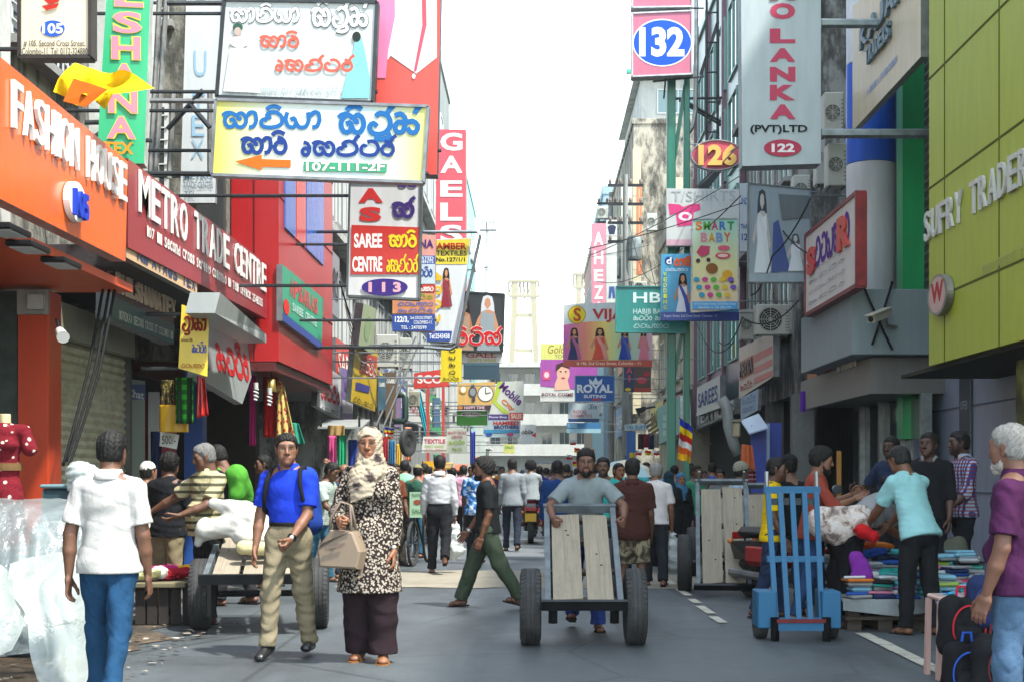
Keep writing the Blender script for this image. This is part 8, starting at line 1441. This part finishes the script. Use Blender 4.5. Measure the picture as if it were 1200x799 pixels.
for i, (px, py) in enumerate(((300, 456), (316, 462))):
    t = thing('light_bulb', 'white spiral bulb hanging in front of the %s fabrics' % ('magenta', 'red')[i], 'lamp', P(px, py, 19)); mb = MB(); c = P(px, py, 19); mb.tube([c + Vector((.028 * math.cos(a), .028 * math.sin(a), -.004 * a * 2)) for a in np.linspace(0, 18, 70)], .011, mat('#d0d4d4', 'print'), 6); mb.build('spiral', t, smooth=True); mb = MB(); mb.tube([c + Vector((0, 0, .0)), c + Vector((0, 0, .09))], .03, mat('#c3c6c4', 'print'), 10); mb.tube([c + Vector((0, 0, .09)), c + Vector((0, 0, .3))], .006, DARK, 5); mb.build('socket', t)
t = thing('hanging_bell', 'small brass bell hanging under the sloping soffit sign', 'bell', P(318, 452, 19.3)); mb = MB(); mb.lathe([(.0, .10), (.05, .09), (.06, .0), (.085, -.08), (.08, -.085)], P(318, 452, 19.3), (0, 0, 1), mat('#a08a4a', 'metal'), 16); mb.build('body', t, smooth=True); mb = MB(); mb.tube([P(318, 444, 19.3), P(318, 430, 19.3)], .008, DARK, 5); mb.build('cord', t)
# machine parts shop on the left
t = thing('wheel_display', 'dark spoked wheel hung outside the far left shops', 'wheel', P(478, 518, 26)); tyre('wheel', (0, 0, 0), .26, .1, t, ax=(.9, -.4, 0)); 
t = thing('downpipe', 'dark green looped downpipe on the left wall', 'pipe', P(474, 470, 30)); mb = MB(); mb.tube([P(462, 462, 30), P(474, 462, 30), P(475, 466, 30), P(475, 490, 30), P(473, 493, 30), P(462, 493, 30)], .07, mat('#2c4844', 'print'), 8); mb.build('pipe', t, smooth=True)
# ladders / pipes leaning on the left wall
for i, (a, b) in enumerate((((440, 500, 27), (487, 395, 31)), ((447, 505, 27), (492, 400, 31)), ((455, 508, 28), (470, 430, 30)))):
    t = thing('conduit', 'long thin grey conduit leaning on the left wall, %s of three' % ('outermost', 'middle', 'shortest')[i], 'pipe', P(*a), 'conduits leaning on the left wall'); mb = MB(); mb.tube([P(*a), P(*b)], .022, mat('#4a4e4c', 'print'), 8); mb.build('pipe', t)
for i, (x0, y0, x1, y1, d, c) in enumerate(((452, 436, 464, 490, 30, '#5a4a3a'), (462, 452, 470, 500, 32, '#7a6a8a'), (443, 440, 452, 480, 28, '#3a5a6a'), (508, 466, 516, 500, 40, '#4a6a8a'), (496, 540, 508, 560, 31, '#c89a1c'))):
    s = Sign('shop_sign', '%s small blurred board low among the left signs' % ('brown', 'mauve', 'slate blue', 'steel blue', 'amber')[i], front(d, 25), [(x0, y0), (x1, y0), (x1, y1), (x0, y1)], c, .08); s.sin('misc2', x0 + 1, y0 + 6, x1 - 1, y0 + 14, '#c8ccc8', .1)
# awnings of the mid left shops
for i, (px0, px1, y0, y1, d, c, l) in enumerate(((372, 424, 488, 500, 24.5, '#8f9492', 'corrugated grey awning over the fabric rolls'), (500, 528, 541, 548, 32, '#d8a81c', 'yellow stall parasol canopy behind the white shirted walker'), (530, 546, 543, 550, 34, '#cf5a1c', 'orange stall canopy right of the yellow canopy'))):
    t = thing('awning', l, 'awning', P((px0 + px1) / 2, y1, d)); mb = MB(); a, b = xa(px0, d), xa(px1, d); zt, zb = za(y0, d), za(y1, d); mb.prism([(a, d, zb), (b, d, zb), (b, d + 1.2, zt), (a, d + 1.2, zt)], (0, 0, -.03), mat(c, 'print')); mb.build('canopy', t)
    for xx in (a + .05, b - .05): mb = MB(); mb.tube([(xx, d + .05, 0 if i else zb - .01), (xx, d + .05, zb - .03 if i else zt)], .02, DARK, 6); mb.build('pole', t)
# right shop clutter
hang('orange cloth hanging at the blue kiosk', [(870, 520, 25), (882, 522, 25), (885, 550, 25), (868, 548, 25)], '#c8683c', group='goods hung along the right shops')
hang('purple packet hanging in the right doorway', rect_c(939, 458, 944, 482, 24), '#5a2a9a', group='goods hung along the right shops')
hang('dark red striped garment hanging below the orange cloth', rect_c(876, 548, 886, 572, 25.2), '#6a2430', 'stripe', c2='#a8848a', scale=4, group='goods hung along the right shops')
t = thing('downpipe', 'fat grey pipe bending down beside the black TEXTILES fascia', 'pipe', P(856, 480, 27.5)); mb = MB(); mb.tube([P(845, 466, 27.5), P(852, 478, 27.5), P(854, 500, 27.5), P(860, 520, 27.5), P(866, 532, 27.5)], .11, mat('#8f9694', 'print'), 10); mb.build('pipe', t, smooth=True)
t = thing('meter_box', 'yellowed lamp housing beside the fat grey pipe', 'box', P(864, 503, 26.5)); mb = MB(); a = P(860, 494, 26.5); b = P(868, 512, 26.5); mb.box(a.x, b.x, 26.5, 26.7, b.z, a.z, mat('#a89f7c', 'print'), bev=.03); mb.build('body', t); mb = MB(); mb.box(a.x - .02, b.x + .02, 26.48, 26.72, a.z + .002, a.z + .05, mat('#7d775e', 'print')); mb.build('lid', t)
t = thing('timber_plank', 'yellow ochre plank leaning by the dark shutter behind the right stall', 'plank', (xa(983, 17), 17, .15)); mb = MB(); mb.box(xa(981, 17), xa(986, 17), 17, 17.05, .15, za(528, 17), mat('#a8742a', 'wood')); mb.build('board', t)
s = Sign('notice_board', 'dark board with vertical white lettering OFFER behind the checked shirt man', right_wall(6.0), [(1124, 440), (1136, 438), (1136, 560), (1124, 560)], '#16283a', .03, cat='poster'); s.text('OFFER', 1126, 470, 1134, 480, '#a8b4c0', .0)
t = thing('shutter_panel', 'dark ribbed shutter panel of the shop behind the bent woman', 'shutter', (5.4, 24, 0)); mb = MB(); n = 24
prof = [(xa(955, 25.5) + (xa(1000, 25.5) - xa(955, 25.5)) * k / (2 * n), 25.5 - .05 * (k % 2)) for k in range(2 * n + 1)]; mb.add([(x, y, .15) for x, y in prof] + [(x, y, za(452, 25.5)) for x, y in prof], [[k, k + 1, len(prof) + k + 1, len(prof) + k] for k in range(2 * n)], mat('#23282c', 'metal')); mb.build('panel', t)
t = thing('street_lamp', 'black lantern lamp on an arm below the VIJAY billboard', 'lamp', P(753, 482, 41)); mb = MB(); mb.prism([P(745, 478, 41), P(757, 476, 41), P(757, 480, 41), P(748, 486, 41)], (0, .3, 0), DARK); mb.build('head', t); mb = MB(); mb.tube([P(757, 478, 41.1), P(768, 476, 41.1)], .03, DARK, 6); mb.build('arm', t)
t = thing('louvre_shade', 'brown slatted shade tilted beside the teal bank sign', 'shade', P(762, 496, 40)); mb = MB()
for k in range(4): mb.prism([P(756 + k * 2, 494 + k * 4.5, 40), P(767 + k * 1.5, 486 + k * 5, 40), P(768 + k * 1.5, 489 + k * 5, 40), P(757 + k * 2, 497 + k * 4.5, 40)], (0, .4, 0), mat('#8a7a5c', 'wood'))
mb.build('slats', t)
# utility poles far right with cross arms
for i, (px, d, top) in enumerate(((733, 56, 205), (716, 70, 226))):
    t = thing('utility_pole', 'utility pole with cross arms %s' % ('before the stained blank wall', 'by the white sign of navy clothes'), 'pole', (xa(px, d), d, 0)) if False else thing('utility_pole', 'utility pole with cross arms %s' % ('before the stained blank wall', 'by the white sign of navy clothes')[i], 'pole', (xa(px, d), d, 0), 'utility poles of the right row'); mb = MB(); x = xa(px, d); mb.tube([(x, d, 0), (x, d, za(top, d))], [.16, .10], mat('#8a8c88', 'conc'), 10); mb.build('pole', t); mb = MB()
    for k in range(4): z = za(top + 14 + k * 22, d); mb.box(x - .7, x + .7, d - .06, d + .06, z, z + .1, DARK)
    mb.build('crossarm', t)
    for k in range(4):
        for j in range(4): MB().ball((x - .6 + j * .4, d, za(top + 14 + k * 22, d) + .2), (.07, .07, .12), mat('#7a6a60', 'print'), 6, 4).build('insulator', t)
    mb = MB(); z = za(top + 100, d); mb.lathe([(.28, 0), (.3, .1), (.3, .8), (.28, .9)], (x + .35, d, z), (0, 0, 1), mat('#8f9694', 'metal'), 14); mb.build('transformer', t)

# rows of small garments far along both sides
for i, (px, y0, y1, d, c, nm) in enumerate(((448, 512, 540, 27, '#b02a3a', 'scarlet'), (456, 516, 546, 30, '#2a6a9a', 'denim blue'), (464, 520, 545, 32, '#d0a83a', 'saffron'), (470, 524, 548, 36, '#c8c4bc', 'off white'), (508, 532, 552, 40, '#3a8a5a', 'leaf green'), (516, 534, 552, 44, '#c84a7a', 'hot pink'), (556, 535, 553, 50, '#d86a2a', 'tangerine'), (562, 537, 553, 54, '#7a3a9a', 'grape'), (748, 508, 526, 41, '#4a3a3a', 'chocolate'), (754, 508, 524, 41.3, '#8a2a3a', 'wine'), (760, 507, 526, 41.6, '#2a3a5a', 'midnight blue'), (766, 507, 524, 42, '#a8a090', 'stone'), (738, 530, 552, 38, '#d8c03a', 'lemon'), (676, 528, 552, 50, '#d84a8a', 'fuchsia'), (683, 530, 552, 52, '#e0d8c8', 'ivory'), (690, 526, 550, 54, '#c83a2a', 'vermilion'))):
    hang('small %s garment hanging far along the %s shops' % (nm, 'left' if px < 627 else 'right'), rect_c(px, y0, px + 6.5, y1, d), c, group='small garments far along the street')
for i, (pts, l) in enumerate((([(880, 346, 26), (905, 300, 24), (950, 232, 23)], 'from the wide cream air conditioner up to the column'), ([(842, 400, 30), (870, 372, 27), (936, 352, 24)], 'sagging between the two low air conditioners'), ([(905, 250, 25), (960, 300, 23), (940, 372, 24.4)], 'hanging behind the faded bride poster'), ([(760, 300, 55), (806, 340, 40), (860, 400, 30)], 'running down along the right row'), ([(735, 250, 56), (775, 330, 45), (800, 420, 34)], 'falling from the utility pole to the posts'))):
    cable('dark slack wire %s' % l, pts, .013, '#2a2d30', .08, 'slack wires on the right wall')

for i, (d0, d1, z0, z1, c, tc, w_, tx, l) in enumerate(((27.5, 31, 3.1, 4.0, '#c8342c', '#e8d8d0', 0, 'SAREES', 'red SAREES fascia flat on the left wall'), (31.5, 36, 3.0, 3.9, '#e0c020', '#2a3a8a', 0, 'LUCKY TEX', 'yellow LUCKY TEX fascia flat on the left wall'), (36.5, 42, 3.0, 4.1, '#2a5aa8', '#e8ecf0', 0, 'FANCY GOODS', 'blue FANCY GOODS fascia flat on the left wall'), (43, 50, 3.0, 4.2, '#d8d8d0', '#b02a3a', 0, 'TEXTILES', 'white TEXTILES fascia flat on the left wall'), (51, 60, 3.0, 4.4, '#3a9a5a', '#e8ecd8', 0, 'CENTRE', 'green CENTRE fascia flat on the left wall'), (25, 28, 4.4, 5.6, '#8a8f94', '#3a3a3c', 0, 'TAILORS', 'grey TAILORS board higher on the left wall'),
    (35, 40, 3.0, 3.8, '#c8ccc8', '#2a4a8a', 1, 'SAREES', 'white SAREES board flat on the right wall'), (44.5, 50, 3.0, 3.9, '#c23a34', '#ece0d8', 1, 'TEXTILE', 'red TEXTILE fascia flat on the right wall'), (50.5, 56, 3.0, 4.0, '#d8b82a', '#3a2a2a', 1, 'BABY', 'yellow BABY fascia flat on the right wall'), (62.5, 72, 3.2, 4.6, '#3a6ab0', '#e8ecf0', 1, 'FASHION', 'blue FASHION fascia flat on the stained building'), (64, 70, 6.2, 9.2, '#d88a4a', '#5a2a1a', 1, 'SALE', 'orange SALE banner hung on the stained building'))):
    X_ = (4.55 if d0 < 60 else 4.1) if w_ else -3.85; pp = lambda y, z: (CX + F * X_ / y, CY - F * (z - CH) / y); a, b = (d1, d0) if w_ else (d0, d1)
    s = Sign('shop_sign', l, right_wall(X_) if w_ else left_wall(X_), [pp(a, z0), pp(b, z0), pp(b, z1), pp(a, z1)], c, .15)
    m_ = (z1 - z0) * .25; q0, q1 = pp(a + (b - a) * .08, z1 - m_), pp(b - (b - a) * .08, z0 + m_); q2 = pp(a + (b - a) * .08, z0 + m_); V = text_mesh(tx, .01); bb = s.b; u0, v1 = bb.hit(*q0); u1 = bb.hit(*q1)[0]; v0 = bb.hit(*q2)[1]; T_ = (V[0] - V[0].min(0)) / np.maximum(V[0].max(0) - V[0].min(0), 1e-6); MB().add([bb.w(u0 + p[0] * (u1 - u0), v0 + p[1] * (v1 - v0), .012) for p in T_], V[1], mat(tc, 'flat')).build('lettering', s.root)
# ================================================================ haze over the street
mb = MB(); mb.box(-60, 60, -20, 520, -1.2, 60, mat('#ffffff', 'flat')); hz = mb.build('haze'); tag(hz, kind='stuff'); hm = bpy.data.materials.new('haze'); hm.use_nodes = True; ht = hm.node_tree; ht.nodes.remove(ht.nodes['Principled BSDF']); pv = ht.nodes.new('ShaderNodeVolumePrincipled'); pv.inputs['Color'].default_value = (.93, .96, .97, 1); pv.inputs['Density'].default_value = .0005; pv.inputs['Anisotropy'].default_value = .3; ht.links.new(pv.outputs[0], ht.nodes['Material Output'].inputs['Volume']); hz.data.materials.clear(); hz.data.materials.append(hm)
